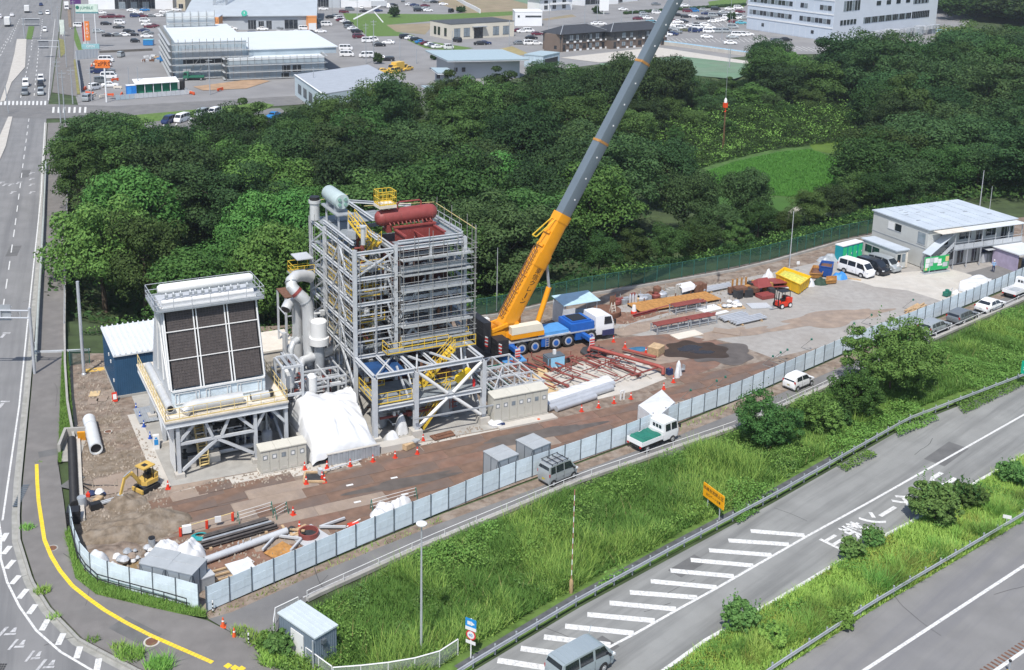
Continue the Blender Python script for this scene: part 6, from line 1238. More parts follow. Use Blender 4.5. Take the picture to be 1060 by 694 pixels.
for i in range(22):b=MB();s=rn.uniform(.18,.4);b.lathe([(s*.7,0),(s,s*.5),(s*.6,s),(.02,s*1.1)],7,0,Matrix.Translation((rn.uniform(-1.6,1.6),rn.uniform(-.7,.7),rn.uniform(0,.35))));b.build('bag',rn.choice([WHITEC,STEELG,WHITE,PLATEP,STEELW]),t)
t=thing('drum','short black topped drum beside the rubbish pile','drum',tuple(G(157.5,566)));b=MB();b.lathe([(.28,0),(.28,.7)],12);b.build('body',STEELG,t);b=MB();b.lathe([(.26,.71),(.26,.8)],12);b.build('lid',BLACK,t)
def storage_box(name,label,corners,h,over=.0):
 """container from its ground corners: front left, front right, back right, back left"""
 c=[G(*k)for k in corners];p=sum(c,Vector())/4;yw=yaw_of(c[0],c[1]);t=thing(name,label,'storage box',(p.x,p.y,0),yw);Lx=((c[1]-c[0]).length+(c[2]-c[3]).length)/2;Ly=((c[3]-c[0]).length+(c[2]-c[1]).length)/2
 m=mat('galvanised_panel',(.36,.4,.43),.45,metal=.25,var=.08,scale=1);b=MB();b.bx(-Lx/2,-Ly/2,.08,Lx/2,Ly/2,h);b.build('wall',m,t);b=MB();b.bx(-Lx/2-.05,-Ly/2-.05,h+.005,Lx/2+.05,Ly/2+.05,h+.09);b.build('roof',mat('box_roof',(.36,.385,.4),.5,var=.1,scale=1),t)
 b=MB();b.box((0,0,h+.1),(Lx,.06,.03));b.build('roof_seam',PLANKM,t)
 for s in(-1,1):
  b=MB()
  for x in(-Lx/2,0,Lx/2):b.box((x*.985,s*(Ly/2+.015),h/2),(.06,.03,h-.1))
  b.bar((-Lx/2+.1,s*(Ly/2+.014),h-.1),(-Lx*.22,s*(Ly/2+.014),.15),.02,.05);b.bar((Lx/2-.1,s*(Ly/2+.014),h-.1),(Lx*.22,s*(Ly/2+.014),.15),.02,.05);b.build('frame',HPOST,t)
  b=MB()
  for y in(-Ly/2,0,Ly/2):b.box((s*(Lx/2+.015),y*.985,h/2),(.03,.06,h-.1))
  b.bar((s*(Lx/2+.014),-Ly/2+.1,h-.1),(s*(Lx/2+.014),-Ly*.2,.15),.02,.05);b.build('frame',HPOST,t)
 return t
def box_from_top(label,tl,tr,br,bl,h,name='storage_box'):
 c=[G(u,v,h)for u,v in(tl,tr,br,bl)];f=[Vector((k.x,k.y,0))for k in c];return storage_box(name,label,[scr(k)for k in f],h)
box_from_top('grey storage box at the left of the pair by the corner hoarding',(145.5,584),(171,589.5),(186,573),(160,567.5),2.0);box_from_top('grey storage box at the right of the pair by the corner hoarding',(172.5,590),(199,596),(213,580.5),(187,573.5),2.0)
box_from_top('grey storage locker nearer the parked silver van',(516,478),(536,471),(521,461),(501,468),2.2,'storage_locker');box_from_top('grey storage locker right of the other locker by the haul road',(552,466),(570,459),(551.5,449.5),(535,456.5),2.2,'storage_locker')
t=thing('small_crate','small grey crate against the inside of the hoarding corner','crate',tuple(G(213,607)),.6);b=MB();b.bx(-.55,-.4,0,.55,.4,.9);b.build('body',STEELG,t);b=MB();b.bx(-.58,-.43,.91,.58,.43,1.0);b.build('lid',STEELW,t)
a,c=G(207,571),G(287,548);d=(c-a).normalized();n=Vector((-d.y,d.x,0));t=thing('beam_bundle','bundle of long dark steel beams behind the hoarding','steel beams',(a.x,a.y,0),math.atan2(d.y,d.x));L=(c-a).length
for k in range(5):b=MB();ibeam(b,(.2*k,.0+k*.34,.32+.05*(k%2)),(L-.1*k,k*.34,.32+.05*(k%2)),.22,.26);b.build('beam',mat('dark_beam',(.09,.08,.075),.6,var=.3)if k!=2 else STEELG,t)
for x in(.8,L-1):b=MB();b.box((x,.7,.1),(.2,2.0,.18));b.build('bearer',TIMB,t)
a,c=G(212,585),G(297,554);d=c-a;t=thing('long_pipe','long white pipe with black open end on the dirt behind the hoarding','pipe',(a.x,a.y,.38),math.atan2(d.y,d.x));L=d.length;b=MB();b.tube((0,0,0),(L,0,0),.27,16);b.build('pipe',STEELW,t);b=MB();b.tube((-.01,0,0),(.02,0,0),.22,14);b.build('open_end',BLACK,t)
for x in(L*.4,L*.46,L*.55):b=MB();b.tube((x,0,.25),(x,0,.5),.05,7);b.build('stub',STEELW,t)
t=thing('white_sheet','flat white sheet thrown over planks behind the hoarding','sheet',tuple(G(250,590,.05)),.6);b=MB();b.box((0,0,.2),(1.9,1.7,.05),rx=.08,ry=.06);b.box((.9,.6,.1),(.5,.7,.05),rz=.4,rx=.3);b.build('sheet',WHITEC,t)
t=thing('timber_pile','low timber rack beside the white sheet and storage box','timber',tuple(G(230,596)),.5);b=MB()
for y in(-.6,0,.6):b.box((0,y,.15),(3.0,.12,.12))
b.box((-1.2,0,.28),(.12,1.6,.1));b.build('board',TIMB,t);b=MB();b.box((.9,-.5,.3),(.3,1.8,.08),rz=.2);b.build('white_board',WHITE,t)
def lframe(label,pts,h=.3,m=STEELW,w_=.16):
 P=px(*pts);o0=P[0];t=thing('steel_offcut',label,'steel section',(o0.x,o0.y,0));
 for p,q in zip(P,P[1:]):b=MB();b.bar(p-o0+Vector((0,0,h)),q-o0+Vector((0,0,h+.02)),w_,w_);b.build('member',m,t)
lframe('three sided white steel frame lying over the rusty plate',[(272,573),(286,558),(312,561.5),(301,574)]);lframe('white steel V frame lying beside the red tool near the hoarding',[(358,549),(331,549),(357,540)])
t=thing('rusty_plate','orange rusty plate under the three sided white frame','plate',tuple(G(291,572,.03)),.7);b=MB();b.box((0,0,.08),(2.0,1.7,.05),rz=.2,rx=.05);b.build('plate',RUSTM,t)
p=G(319.5,556);t=thing('manhole_ring','round rusty manhole ring standing on a white square plate','manhole frame',(p.x,p.y,0),.75);b=MB();b.box((0,0,.1),(2.3,2.3,.1));b.build('plate',STEELW,t);b=MB();b.lathe([(.8,.15),(.8,.55),(.68,.55),(.68,.2)],22);b.build('ring',REDP,t);b=MB();b.lathe([(.66,.16),(.66,.22)],22);b.build('hole',DARK,t)
t=thing('wood_offcuts','scattered timber offcuts beside the tall red cone','timber',tuple(G(302,551)),0);b=MB();
for k in range(6):b.box((rn.uniform(-.7,.7),rn.uniform(-.7,.7),.12+k*.05),(.2,1.2,.1),rz=rn.uniform(0,3))
b.build('board',TIMB,t);b=MB();b.lathe([(.3,.1),(.35,.3),(.1,.5)],8);b.build('lump',DARK,t)
t=thing('red_tool','small red machine lying beside the hoarding','tool',tuple(G(366,547)),.5);b=MB();b.box((0,0,.25),(.9,.5,.35));b.build('body',CONE,t);b=MB();b.tube((-.6,0,.3),(.7,.2,.5),.05);b.build('handle',WHITE,t)
for i,(u,v)in enumerate(((392,534),(401,528),(411,524),(418,521),(396,527))):heap('white_bag','white plastic bag in the pile behind the barricade at the hoarding','bag',u,v,.75,.6,.55,WHITEC,.4*i,12,20+i);LABELS[-1]['group']='white bags behind the barricade'
t=thing('hose_coil','coil of teal hose beside the rope barrier','hose',tuple(G(208,557)));b=MB()
for k in range(4):b.path([(.75*(1-k*.12)*math.cos(a),.5*(1-k*.12)*math.sin(a),.1+k*.05)for a in np.linspace(0,6.28,18)],.055,6)
b.build('hose',mat('teal_hose',(.02,.28,.3),.5),t)
a,c=G(92,433,.7),G(99.5,464,.7);d=c-a;t=thing('big_pipe','thick pale concrete pipe with dark open end on the dirt','pipe',(a.x,a.y,.6),math.atan2(d.y,d.x));L=d.length;b=MB();b.lathe([(.56,0),(.6,.15),(.58,.2),(.58,L),(.48,L),(.48,0)],22,0,Matrix.Rotation(R(90),4,'Y'));b.build('pipe',mat('pipe_grey',(.55,.57,.58),.6,var=.05),t);b=MB();b.lathe([(.475,L-.35),(.475,L-.3)],20,0,Matrix.Rotation(R(90),4,'Y'));b.build('bore',BLACK,t);b=MB();b.path([(1.7,0,0),(1.75,0,0)],.595,22);b.build('joint',STEELG,t)
for u,v,a_ in((98,408,.1),(96,416,.15),(106,413,.05)):t=thing('plywood_sheet','pale plywood sheet lying on the dirt beside the navy shed','plywood',tuple(G(u,v,.03)),a_,'plywood sheets by the shed');b=MB();b.box((0,0,.03),(1.0,1.25,.03));b.build('sheet',PLATEP if v>410 else PLYW,t)
t=thing('yellow_mat','flat yellow board at the foot of the tall grey pole','board',tuple(G(100,383,.02)),.3);b=MB();b.box((0,0,.03),(2.2,.9,.04));b.build('board',mat('board_yellow',(.62,.4,.1),.7,var=.1),t)
t=thing('warning_board','red and white warning board propped at the corner of the navy shed','warning sign',tuple(G(119,416)),.5);b=MB();b.box((0,0,.5),(.5,.06,.95),rx=-.3);b.build('board',CONE,t);b=MB();b.box((.0,-.06,.55),(.34,.03,.5),rx=-.3);b.build('notice',WHITE,t)
t=thing('notice_board','blue and white notice board near the end of the blue cones','notice board',tuple(G(162,465)),.3);b=MB();b.box((0,0,.7),(.55,.35,1.4));b.build('board',WHITE,t);b=MB();b.box((0,-.19,.75),(.36,.02,.5));b.box((0,-.19,1.15),(.2,.02,.14));b.build('mark',sb,t)
t=thing('grey_sheet','grey corrugated sheet beside the row of blue cones','sheet',tuple(G(152,431)),YAW);b=MB()
for k in range(9):b.box((-.9+k*.2,0,.2+.03*(k%2)),(.19,3.4,.04))
b.build('sheet',STEELG,t)
a=G(67,452);t=thing('concrete_chamber','open concrete chamber beside the pavement with an orange board','chamber',(a.x,a.y,0),.12);b=MB();b.bx(0,-3.4,0,.25,0,.9);b.bx(.25,-.25,0,2.2,0,.9);b.bx(.25,-5,.02,2.1,-.26,.06);b.build('wall',CONC,t);b=MB();b.box((1.75,-1.2,.55),(.7,.12,1.0),rx=.3);b.build('orange_board',ORANGE,t)
pts=px((74.5,459),(75.5,480),(76.5,505),(77.5,528));t=thing('corrugated_pipe','black corrugated drain pipe running along the site edge','drain pipe',tuple(pts[0]));P=resample([p-pts[0]for p in pts],.14);b=MB();b.path([p+Vector((0,0,.42))for p in P],[.4 if i%2 else .32 for i in range(len(P))],12);b.build('pipe',BLACK,t)
t=thing('black_crate','black plastic crate at the lower end of the corrugated pipe','crate',tuple(G(76.5,540)),.2);b=MB();b.bx(-.5,-.5,0,.5,.5,1.1)
for k in range(4):b.bx(-.52,-.53,.15+k*.25,.52,.53,.27+k*.25)
b.build('body',BLACK,t)
b=MB();q=px((81,455),(83,500),(86,540));
for s,e in zip(q,q[1:]):b.bar(s+Vector((0,0,.15)),e+Vector((0,0,.15)),.35,.3)
struct(b.build('footing_wall',CONCL,smooth=False))
for i,(u,v,m,s)in enumerate(((92,514,CONE,.5),(95,513,NAVY,.6),(99,512,BLACK,.5),(103,512,WHITE,.7),(106,514,BLACK,.4),(102,521,TIMB,.8),(112,522,STEELW,.9),(85,524,STEELG,.8),(99,527,BLACK,.9),(107,513,NAVY,.4))):
 p=G(u,v);t=thing('tool_box',{0:'red tool box',1:'navy sack',2:'black bundle',3:'white striped sack',4:'black sack',5:'wooden box',6:'steel sections',7:'grey drum',8:'wide black tray',9:'little navy sack'}[i]+' among the tools left of the excavator','tools',(p.x,p.y,.03),random.uniform(0,2));b=MB()
 if i in(1,2,3,4,9):b.lathe([(s*.5,0),(s*.62,s*.3),(s*.35,s*.6),(.03,s*.66)],9)
 elif i==7:b.lathe([(.4,0),(.42,.5),(.36,.8)],12)
 elif i==6:b.box((0,0,.2),(1.6,.12,.14));b.box((.1,.25,.2),(1.6,.12,.14))
 else:b.box((0,0,s*.3),(s,s*.7,s*.5));b.box((0,0,s*.57),(s*.9,s*.6,.06))
 b.build('body',m,t)
t=thing('black_hose','black hoses crossing the dirt near the tools','hose',tuple(G(84,502)));b=MB();b.path([(0,0,.15),(1.2,-.3,.08),(2.4,-.2,.06),(3.2,-.3,.06)],.05,6);b.path([(0,-.1,.15),(.8,-.8,.08),(1.6,-1.5,.06)],.05,6);b.build('hose',BLACK,t)
p=G(152,506);t=thing('mini_excavator','small yellow excavator digging left of the condenser','excavator',(p.x,p.y,0),R(232));t.scale=(.92,.92,.92);b=MB()
for s in(-1,1):
 k=MB();pr=[(-1.0,.28),(-.85,.05),(.85,.05),(1.0,.28),(.85,.5),(-.85,.5)];k.add([(x,s*.62-.16,z)for x,z in pr]+[(x,s*.62+.16,z)for x,z in pr],[tuple(range(6)),tuple(range(11,5,-1))]+[((i+1)%6,i,i+6,(i+1)%6+6)for i in range(6)]);k.build('track',TYRE,t)
b.bx(-.5,-.46,.3,.5,.46,.6);b.lathe([(.5,.6),(.5,.7)],14);b.build('undercarriage',STEELG,t)
b=MB();b.prism([(-.95,-.55),(-.75,-.72),(.5,-.72),(.75,-.4),(.75,.4),(.5,.72),(-.75,.72),(-.95,.55)],.72,1.1);b.prism([(-1.0,-.5),(-.5,-.66),(-.5,.66),(-1.0,.5)],1.11,1.5);b.build('upper_body',EXC,t)
b=MB();
for x,y in((-.4,-.55),(-.4,.55),(.55,-.5),(.55,.5)):b.bar((x,y,1.1),(x*.95,y,2.3),.06)
b.bx(-.3,-.3,1.11,.1,.3,1.5);b.bx(-.42,-.26,1.3,-.3,.26,1.95);b.build('cab_frame',BLACK,t);b=MB();b.bx(-.62,-.62,2.31,.72,.62,2.42);b.build('canopy',EXC,t);b=MB();b.bx(-.1,-.25,2.421,.35,.25,2.45);b.build('roof_hatch',BLACK,t)
b=MB();b.bar((.75,.1,.95),(1.7,.1,2.35),.2,.3);b.bar((1.7,.1,2.35),(2.5,.1,2.1),.18,.26);b.build('boom',EXC,t);b=MB();b.bar((2.45,.1,2.15),(3.0,.1,.75),.16,.22);b.build('arm',EXC,t);b=MB();b.tube((.85,.1,1.3),(1.75,.1,2.1),.06);b.tube((1.8,.1,2.55),(2.55,.1,2.3),.05);b.build('cylinder',STEELG,t)
b=MB();pr=[(2.9,.8),(3.15,.7),(3.2,.35),(2.95,.1),(2.6,.15),(2.75,.45)];b.add([(x,-.2,z)for x,z in pr]+[(x,.4,z)for x,z in pr],[tuple(range(6)),tuple(range(11,5,-1))]+[((i+1)%6,i,i+6,(i+1)%6+6)for i in range(6)]);b.build('bucket',STEELG,t);b=MB();b.bx(.95,-.75,.1,1.1,.75,.45);b.build('blade',EXC,t)
t=thing('small_pit','little excavated pit edged with planks among red cones','pit',tuple(G(326,495,.05)));b=MB();b.box((0,0,.0),(1.5,1.3,.06));b.build('pit',DARK,t);b=MB();b.box((0,-.8,.12),(1.9,.14,.16));b.box((0,.8,.12),(1.9,.14,.16));b.box((-.9,0,.1),(.14,1.5,.14));b.build('board',TIMB,t)
t=thing('crate','worn wooden crate at the low wall below the X braced frame','crate',tuple(G(424,464)),.8);b=MB();b.box((0,0,.35),(1.5,.7,.5));b.build('body',TIMB,t);b=MB();b.box((.5,-.3,.66),(.6,.5,.14));b.build('lid',PLANKM,t)
t=thing('white_barrier','low white pipe barrier lying along the front of the panel wall','barrier',tuple(G(350,487)),YAW+.1);b=MB();b.tube((-1.6,0,.3),(2.4,.3,.3),.06);b.box((-1.7,0,.3),(.3,.5,.6));b.build('bar',STEELW,t)
for i,(u,v)in enumerate(((362,502.5),(408,495),(370,520),(419,512))):t=thing('paint_mark','short white flat plate lying on the brown haul road','plate',tuple(G(u,v,.05)),YAW,'white plates on the haul road');b=MB();b.box((0,0,.02),(.6,.22,.03));b.build('plate',WHITE,t)
t=thing('white_sack','white and navy sack at the left end of the longer cabinet','sack',tuple(G(513,440)),.3);b=MB();b.lathe([(.7,0),(.75,.25),(.45,.5),(.03,.55)],11);b.build('sack',WHITEC,t);b=MB();b.box((.3,-.55,.2),(.8,.2,.35));b.build('strap',NAVY,t)
t=thing('plank_stack','brown planks lying at the right foot of the X brace','planks',tuple(G(458,452,.05)),YAW+.1);b=MB();b.box((0,0,.1),(2.2,1.0,.08));b.box((.2,.1,.19),(1.8,.5,.07));b.build('board',BROWN,t)
heap_n=0
def slab(name,label,cat,u,v,L,Wd,h,m,rz,n=1,z=.03):
 t=thing(name,label,cat,tuple(G(u,v,z)),rz);b=MB()
 for k in range(n):b.box((random.uniform(-.03,.03),random.uniform(-.03,.03),h*(k+.5)),(L,Wd,h*.9))
 b.build('body',m,t);return t
a,c=W(35.9,-.9),W(45.2,.9);d=c-a;rz=math.atan2(d.y,d.x);t=thing('pipe_stack','stack of long white pipes partly under white sheeting','pipes',(a.x,a.y,0),rz);L=d.length
for y,z,x0,x1,r in((-.9,.33,.4,5.6,.3),(-.35,.36,-.1,8.4,.33),(.3,.36,0,9.2,.33),(1.0,.36,.2,9.4,.33)):b=MB();b.tube((x0,y,z),(x1,y,z),r,14);b.build('pipe',STEEL,t);b=MB();b.tube((x1,y,z),(x1+.02,y,z),r*.82,12);b.build('open_end',BLACK,t)
def hs(fx,fd,X,D):return .6+.25*math.sin(math.pi*min(1,max(0,fd)))**.5+.05*math.sin(fx*40+fd*8)-(.5 if fd<.04 or fd>.96 else 0)
p=a+d*.5+Vector((-d.y,d.x,0)).normalized()*.9;k=drape('pipe_sheet','long white sheet covering the rear pipes of the white pipe stack','sheet',-4.6,4.4,-.75,.75,hs,40,12,WHITEC,p,rz)
t=thing('pipe_stand','short white frame standing at the end of the white pipes','frame',tuple(G(644,414)),YAW);b=MB();b.bar((-.2,0,0),(-.2,0,.9),.12);b.bar((.2,0,0),(.2,0,.9),.12);b.bar((-.2,0,.95),(.2,0,.95),.12);b.build('frame',WHITE,t)
for i,(u,v,s)in enumerate(((545,396,.1),(568,402,.3),(559,388,.05))):slab('plywood_sheet','pale plywood sheet on the ground by the red pipework','plywood',u,v,3.2,1.7,.05,PLYW,YAW+1.1+s)['group']='plywood sheets by the red pipework'
rn=random.Random(21)
t=thing('red_pipework','jumble of red prefabricated pipework laid out on pale bearers','pipework',tuple(W(44.5,4.6)),YAW)
for k in range(46):
 x=rn.uniform(-6.2,5.2);y=rn.uniform(-3.4,3.2);z=rn.uniform(.25,.75);ang=rn.choice([1.9,2.0,2.1,.3,1.8])+rn.uniform(-.1,.1);l=rn.uniform(1.5,4.5);dx,dy=math.cos(ang),math.sin(ang)
 pts=[Vector((x,y,z)),Vector((x+dx*l,y+dy*l,z+rn.uniform(-.1,.1)))]
 if rn.random()<.5:pts.insert(0,pts[0]+Vector((-dy,dx,0))*rn.uniform(.3,.8))
 if rn.random()<.3:pts.append(pts[-1]+Vector((0,0,.5)))
 b=MB();b.path(pts,rn.choice([.05,.06,.08,.1]),6);b.build('pipe',REDP,t)
b=MB();b.path([(2.2,4.2,.6),(2.5,4.4,.95),(2.9,4.0,.95),(6.5,-2.6,.85),(6.7,-3.2,.8),(6.6,-3.3,.2)],.2,10);b.build('pipe',mat('red_pipe_bright',(.3,.07,.055),.5),t);b=MB();b.path([(6.2,3.6,.5),(8.2,.2,.5)],.16,8);b.build('pipe',MATS['red_pipe_bright'],t)
for k in range(9):b=MB();b.box((-5.6+k*1.35,rn.uniform(-.4,.4),.1),(.16,rn.uniform(4,6.5),.16),rz=rn.uniform(-.1,.1));b.build('bearer',CONCL,t)
t=thing('generator','small pale blue and black generator before the crane','generator',tuple(W(41.9,8.0)),YAW);b=MB();b.bx(-1.0,-.55,.12,1.0,.55,1.25);b.build('body',mat('gen_blue',(.28,.55,.75),.4,var=.05),t);b=MB();b.bx(-1.02,-.57,1.26,1.02,.57,1.36);b.bx(-1.06,-.5,.2,-1.0,.5,1.2);b.bx(-.9,-.6,.02,.9,.6,.12);b.bx(-.96,-.58,.2,-.7,-.55,1.2);b.build('cover',HPOST,t);b=MB();b.box((.1,.1,1.6),(.3,.25,.5));b.build('control_box',WHITE,t)
t=thing('hose_coil','coil of black hose between generator and outrigger pad','hose',tuple(W(43.7,8.6)));b=MB()
for k in range(3):b.path([(.5*math.cos(a),.4*math.sin(a),.08+k*.1)for a in np.linspace(0,6.28,16)],.06,6)
b.build('hose',BLACK,t)
slab('black_mat','long dark mat on the brown plates below the rear of the crane','mat',545,378,2.6,.9,.05,DARK,YAW-.8)
t=thing('pallet_stack','stack of wooden pallets beside red cone and blue tarp','pallets',tuple(G(679,366)),YAW+.5)
for k in range(6):b=MB();b.box((0,0,.09+k*.15),(1.6,1.3,.1));b.box((0,-.55,.02+k*.15),(1.6,.12,.05));b.build('pallet',TIMB,t)
heap('blue_tarp','crumpled blue tarpaulin flat on the ground beside the pallet stack','tarpaulin',660,362,1.3,.7,.2,mat('tarp_blue',(.04,.14,.25),.6,var=.2),.3,14,31)
t=thing('sheeted_stand','white plastic draped stand with chair beside the wet patch','sheeted stand',tuple(G(702,388)),.5);t.scale=(.85,.85,.8);b=MB();b.lathe([(.5,0),(.35,.8),(.28,1.5),(.1,1.9),(.02,2.0)],9);b.lathe([(.35,0),(.3,.6),(.2,1.2),(.02,1.4)],9,0,Matrix.Translation((-.7,-.6,0)));b.build('sheet',WHITEC,t);b=MB();b.box((-.9,.6,.4),(.7,.6,.8));b.build('machine',NAVY,t);b=MB();b.box((.9,.3,.45),(.5,.5,.05));b.box((1.13,.3,.75),(.05,.5,.6));b.build('chair',STEELG,t)
c=[G(u,v,1.9)for u,v in((661,420),(679,434),(698.5,417),(685,404))];p=sum(c,Vector())/4;t=thing('white_tent','square white sheet tent standing just inside the hoarding','tent',(p.x,p.y,0));b=MB();g=[Vector((k.x-p.x,k.y-p.y,0))for k in c];top=[k+Vector((0,0,1.95))for k in g]
b.add(g+top+[Vector((0,0,2.15))],[(0,1,5,4),(1,2,6,5),(2,3,7,6),(3,0,4,7),(4,5,8),(5,6,8),(6,7,8),(7,4,8)]);b.build('sheet',WHITEC,t,smooth=False);b=MB()
for k in g:b.tube(k*1.01,k*1.01+Vector((0,0,1.95)),.04,6)
b.build('post',STEEL,t)
def rack(u,v,L,label,rz=YAW+.03):
 t=thing('pipe_trestle',label,'trestle',tuple(G(u,v)),rz);b=MB()
 for x in(-L/2,-L/6,L/6,L/2):
  for y in(-.6,.6):b.bar((x,y,0),(x,y,1.0),.1)
  b.bar((x,-.7,.95),(x,.7,.95),.1,.1)
 b.bar((-L/2,-.62,.45),(L/2,-.62,.45),.08);b.bar((-L/2,.62,.45),(L/2,.62,.45),.08);b.build('stand',STEELG,t)
 for k in range(6):b=MB();b.tube((-L/2-.2+rn.uniform(0,.4),-.5+k*.2,1.06),(L/2+rn.uniform(-.5,.4),-.5+k*.2,1.06),.08,7);b.build('pipe',REDP,t)
rack(693,342,4.4,'front left trestle carrying dark red pipes on the gravel');rack(725,336,3.8,'right trestle with dark red pipes beside the grey tube bundles');rack(712,322,4.6,'rear trestle with dark red pipes before the orange staging');
t=thing('long_red_beam','long dark red beam on the ground behind the crane cab','beam',tuple(G(655,329)),YAW+.12);b=MB();ibeam(b,(0,0,.25),(7.5,.3,.25),.25,.3);b.build('beam',REDOX,t)
t=thing('orange_staging','wide low orange rusty plates stacked before the long net fence','steel plates',tuple(G(697,315)),YAW-.02)
for k in range(5):b=MB();b.box((-4.6+k*2.35,0,.35),(2.3,3.0,.08),rx=.0,rz=.01*k);b.build('plate',RUSTM,t)
b=MB()
for k in range(6):b.bar((-5.6+k*2.3,-1.45,0),(-5.6+k*2.3,-1.45,.3),.15);b.bar((-5.6+k*2.3,1.45,0),(-5.6+k*2.3,1.45,.75),.1)
b.build('support',BROWN,t)
for i in range(14):
 u=632+i*5.2;p=G(u,319-i*1.05-rn.uniform(0,3));m=rn.choice([STEELG,BROWN,TIMB,STEEL,CONC,REDP]);k=rn.choice([0,1,2]);t=thing('site_stores',{0:'upright ',1:'boxy ',2:'round '}[k]+{STEELG.name:'grey',BROWN.name:'brown',TIMB.name:'tan',STEEL.name:'silver',CONC.name:'stone grey',REDP.name:'dark red'}[m.name]+' bit of stores along the low wall','stores',(p.x,p.y,.02),YAW+rn.uniform(-.2,.2));b=MB();s=rn.uniform(.5,.9)
 if k==0:
  for q in range(3):b.lathe([(.13,0),(.13,1.2),(.05,1.35)],8,0,Matrix.Translation((q*.28,0,0)))
 elif k==1:b.box((0,0,s*.4),(1.3,s,s*.8));b.box((.1,0,s*.9),(.8,s*.7,s*.2));b.bar((-.6,s*.5,0),(-.6,s*.5,1.2),.06)
 else:b.lathe([(s*.8,0),(s,.15),(s,.5),(s*.8,.62)],14);b.lathe([(s*.4,.62),(s*.42,.8)],10)
 b.build('body',m,t)
t=thing('step_ladder','pale step ladder standing right of the crane booth','ladder',tuple(G(634,329)),YAW);b=MB()
for s in(-.3,.3):b.bar((s,-.4,0),(s*.7,0,1.9),.06);b.bar((s,.4,0),(s*.7,0,1.9),.06)
for k in range(5):b.bar((-.3+k*.02,-.4+k*.08,.3+k*.32),(.3-k*.02,-.4+k*.08,.3+k*.32),.08,.03)
b.build('frame',CREAM,t)
t=thing('timber_heap','round rusty tank lid heap left of the ladder','tank',tuple(G(628,326)),0);b=MB();b.lathe([(1.6,0),(1.7,.5),(1.7,.7),(1.5,.75)],20);b.build('ring',BROWN,t);b=MB();b.lathe([(1.45,.3),(1.45,.72)],18);b.build('lid',DIRT,t)
t=thing('red_barrel','red and white barrel beside the long red beam','barrel',tuple(G(656,325)));b=MB();b.lathe([(.35,0),(.38,.3),(.35,.35)],12);b.build('base',CONE,t);b=MB();b.lathe([(.3,.35),(.25,.8),(.18,1.1)],12);b.build('top',WHITE,t)
t=thing('sheeted_table','white sheet draped over a grey table by the long net fence','table',tuple(G(710,304)),YAW);b=MB();b.add([(-1.1,-.6,1.0),(1.1,-.6,1.1),(1.1,.6,1.3),(-1.1,.6,1.2),(-1.2,-.75,.5),(.6,-.75,.7)],[(0,1,2,3),(0,4,5,1)]);b.build('sheet',WHITEC,t);b=MB()
for x in(-1,1):
 for y in(-.5,.5):b.bar((x,y,0),(x,y,.98),.08)
b.build('leg',STEELG,t)
t=thing('box_cage','grey brown cage box beside the sheeted table','cage',tuple(G(722,302)),YAW);b=MB();b.bx(-.9,-.6,.1,.9,.6,1.1)
for x in(-.9,-.3,.3,.9):b.bar((x,-.62,0),(x,-.62,1.3),.06)
b.build('body',BROWN,t)
for(u,v),lab in(((652,312),'grey gas bottles by the step ladder'),((680,303),'brown upright barrel before the low wall')):
 t=thing('gas_bottle',lab,'gas bottle' if 'gas' in lab else 'barrel',tuple(G(u,v+4)),0);b=MB()
 for k in range(3 if 'gas' in lab else 1):b.lathe([(.16 if 'gas' in lab else .5,0),(.16 if 'gas' in lab else .52,1.2),(.06,1.45)],10,0,Matrix.Translation((k*.36,0,0)))
 b.build('body',STEEL if 'gas' in lab else BROWN,t)
def tube_bundle(u,v,L,label,rz):
 t=thing('tube_bundle',label,'steel tubes',tuple(G(u,v)),rz)
 for k in range(7):b=MB();b.tube((-L/2+rn.uniform(0,.3),-.6+k*.2,.32+.1*(k%2)),(L/2-rn.uniform(0,.3),-.6+k*.2,.32+.1*(k%2)),.11,8);b.build('tube',STEEL,t)
 for x in(-L*.3,L*.3):b=MB();b.box((x,0,.1),(.15,1.7,.18));b.build('bearer',TIMB,t)
tube_bundle(759,330,4.2,'bundle of grey steel tubes left of the other bundle',YAW+.1);tube_bundle(774,333,5.0,'longer bundle of grey steel tubes nearest the open gravel',YAW+.08);tube_bundle(742,300,5.0,'thin grey sections lying below the long net fence',YAW+.06)
for i,(u,v,L,wd,lab)in enumerate(((734,320,3.0,1.6,'white sheets on the gravel left of the sacks'),(786,317,2.6,1.8,'pale square sheets between sacks and forklift'),(711,347,3.6,1.5,'pale board flat on the gravel in front of the trestles'),(743,325,3.2,.6,'narrow white sections beside the white sheets'),(752,344,3.0,1.5,'dusty flat plates beside the tube bundles'))):slab('flat_sheet',lab,'sheets',u,v,L,wd,.1,(WHITE,STEELW,CREAM,WHITE,PLATEP)[i],YAW+(.1,-.3,.05,.1,-.8)[i])
t=thing('sack_pallet','pallet of pale sacks at the middle of the yard','sacks',tuple(G(757,318)),YAW-.3)
for k in range(16):b=MB();b.lathe([(.3,0),(.36,.12),(.25,.26),(.02,.3)],8,0,Matrix.Translation((rn.uniform(-1.2,1.2),rn.uniform(-.6,.6),rn.choice([.12,.3,.45]))));b.build('sack',rn.choice([WHITEC,STEELW,WHITE,PLATEP]),t)
b=MB();b.box((0,0,.07),(3.0,1.7,.12));b.build('pallet',TIMB,t)
t=thing('machine_pile','pile of rusty brown machinery with red hood left of the forklift','machinery',tuple(G(784,304)),YAW)
for k in range(16):b=MB();b.box((rn.uniform(-3.5,3),rn.uniform(-1.2,1.6),rn.uniform(.3,1.0)),(rn.uniform(.6,1.8),rn.uniform(.4,1.2),rn.uniform(.4,1.0)),rz=rn.uniform(-.3,.3));b.build('block',rn.choice([BROWN,RUSTM,BROWN,DARK]),t)
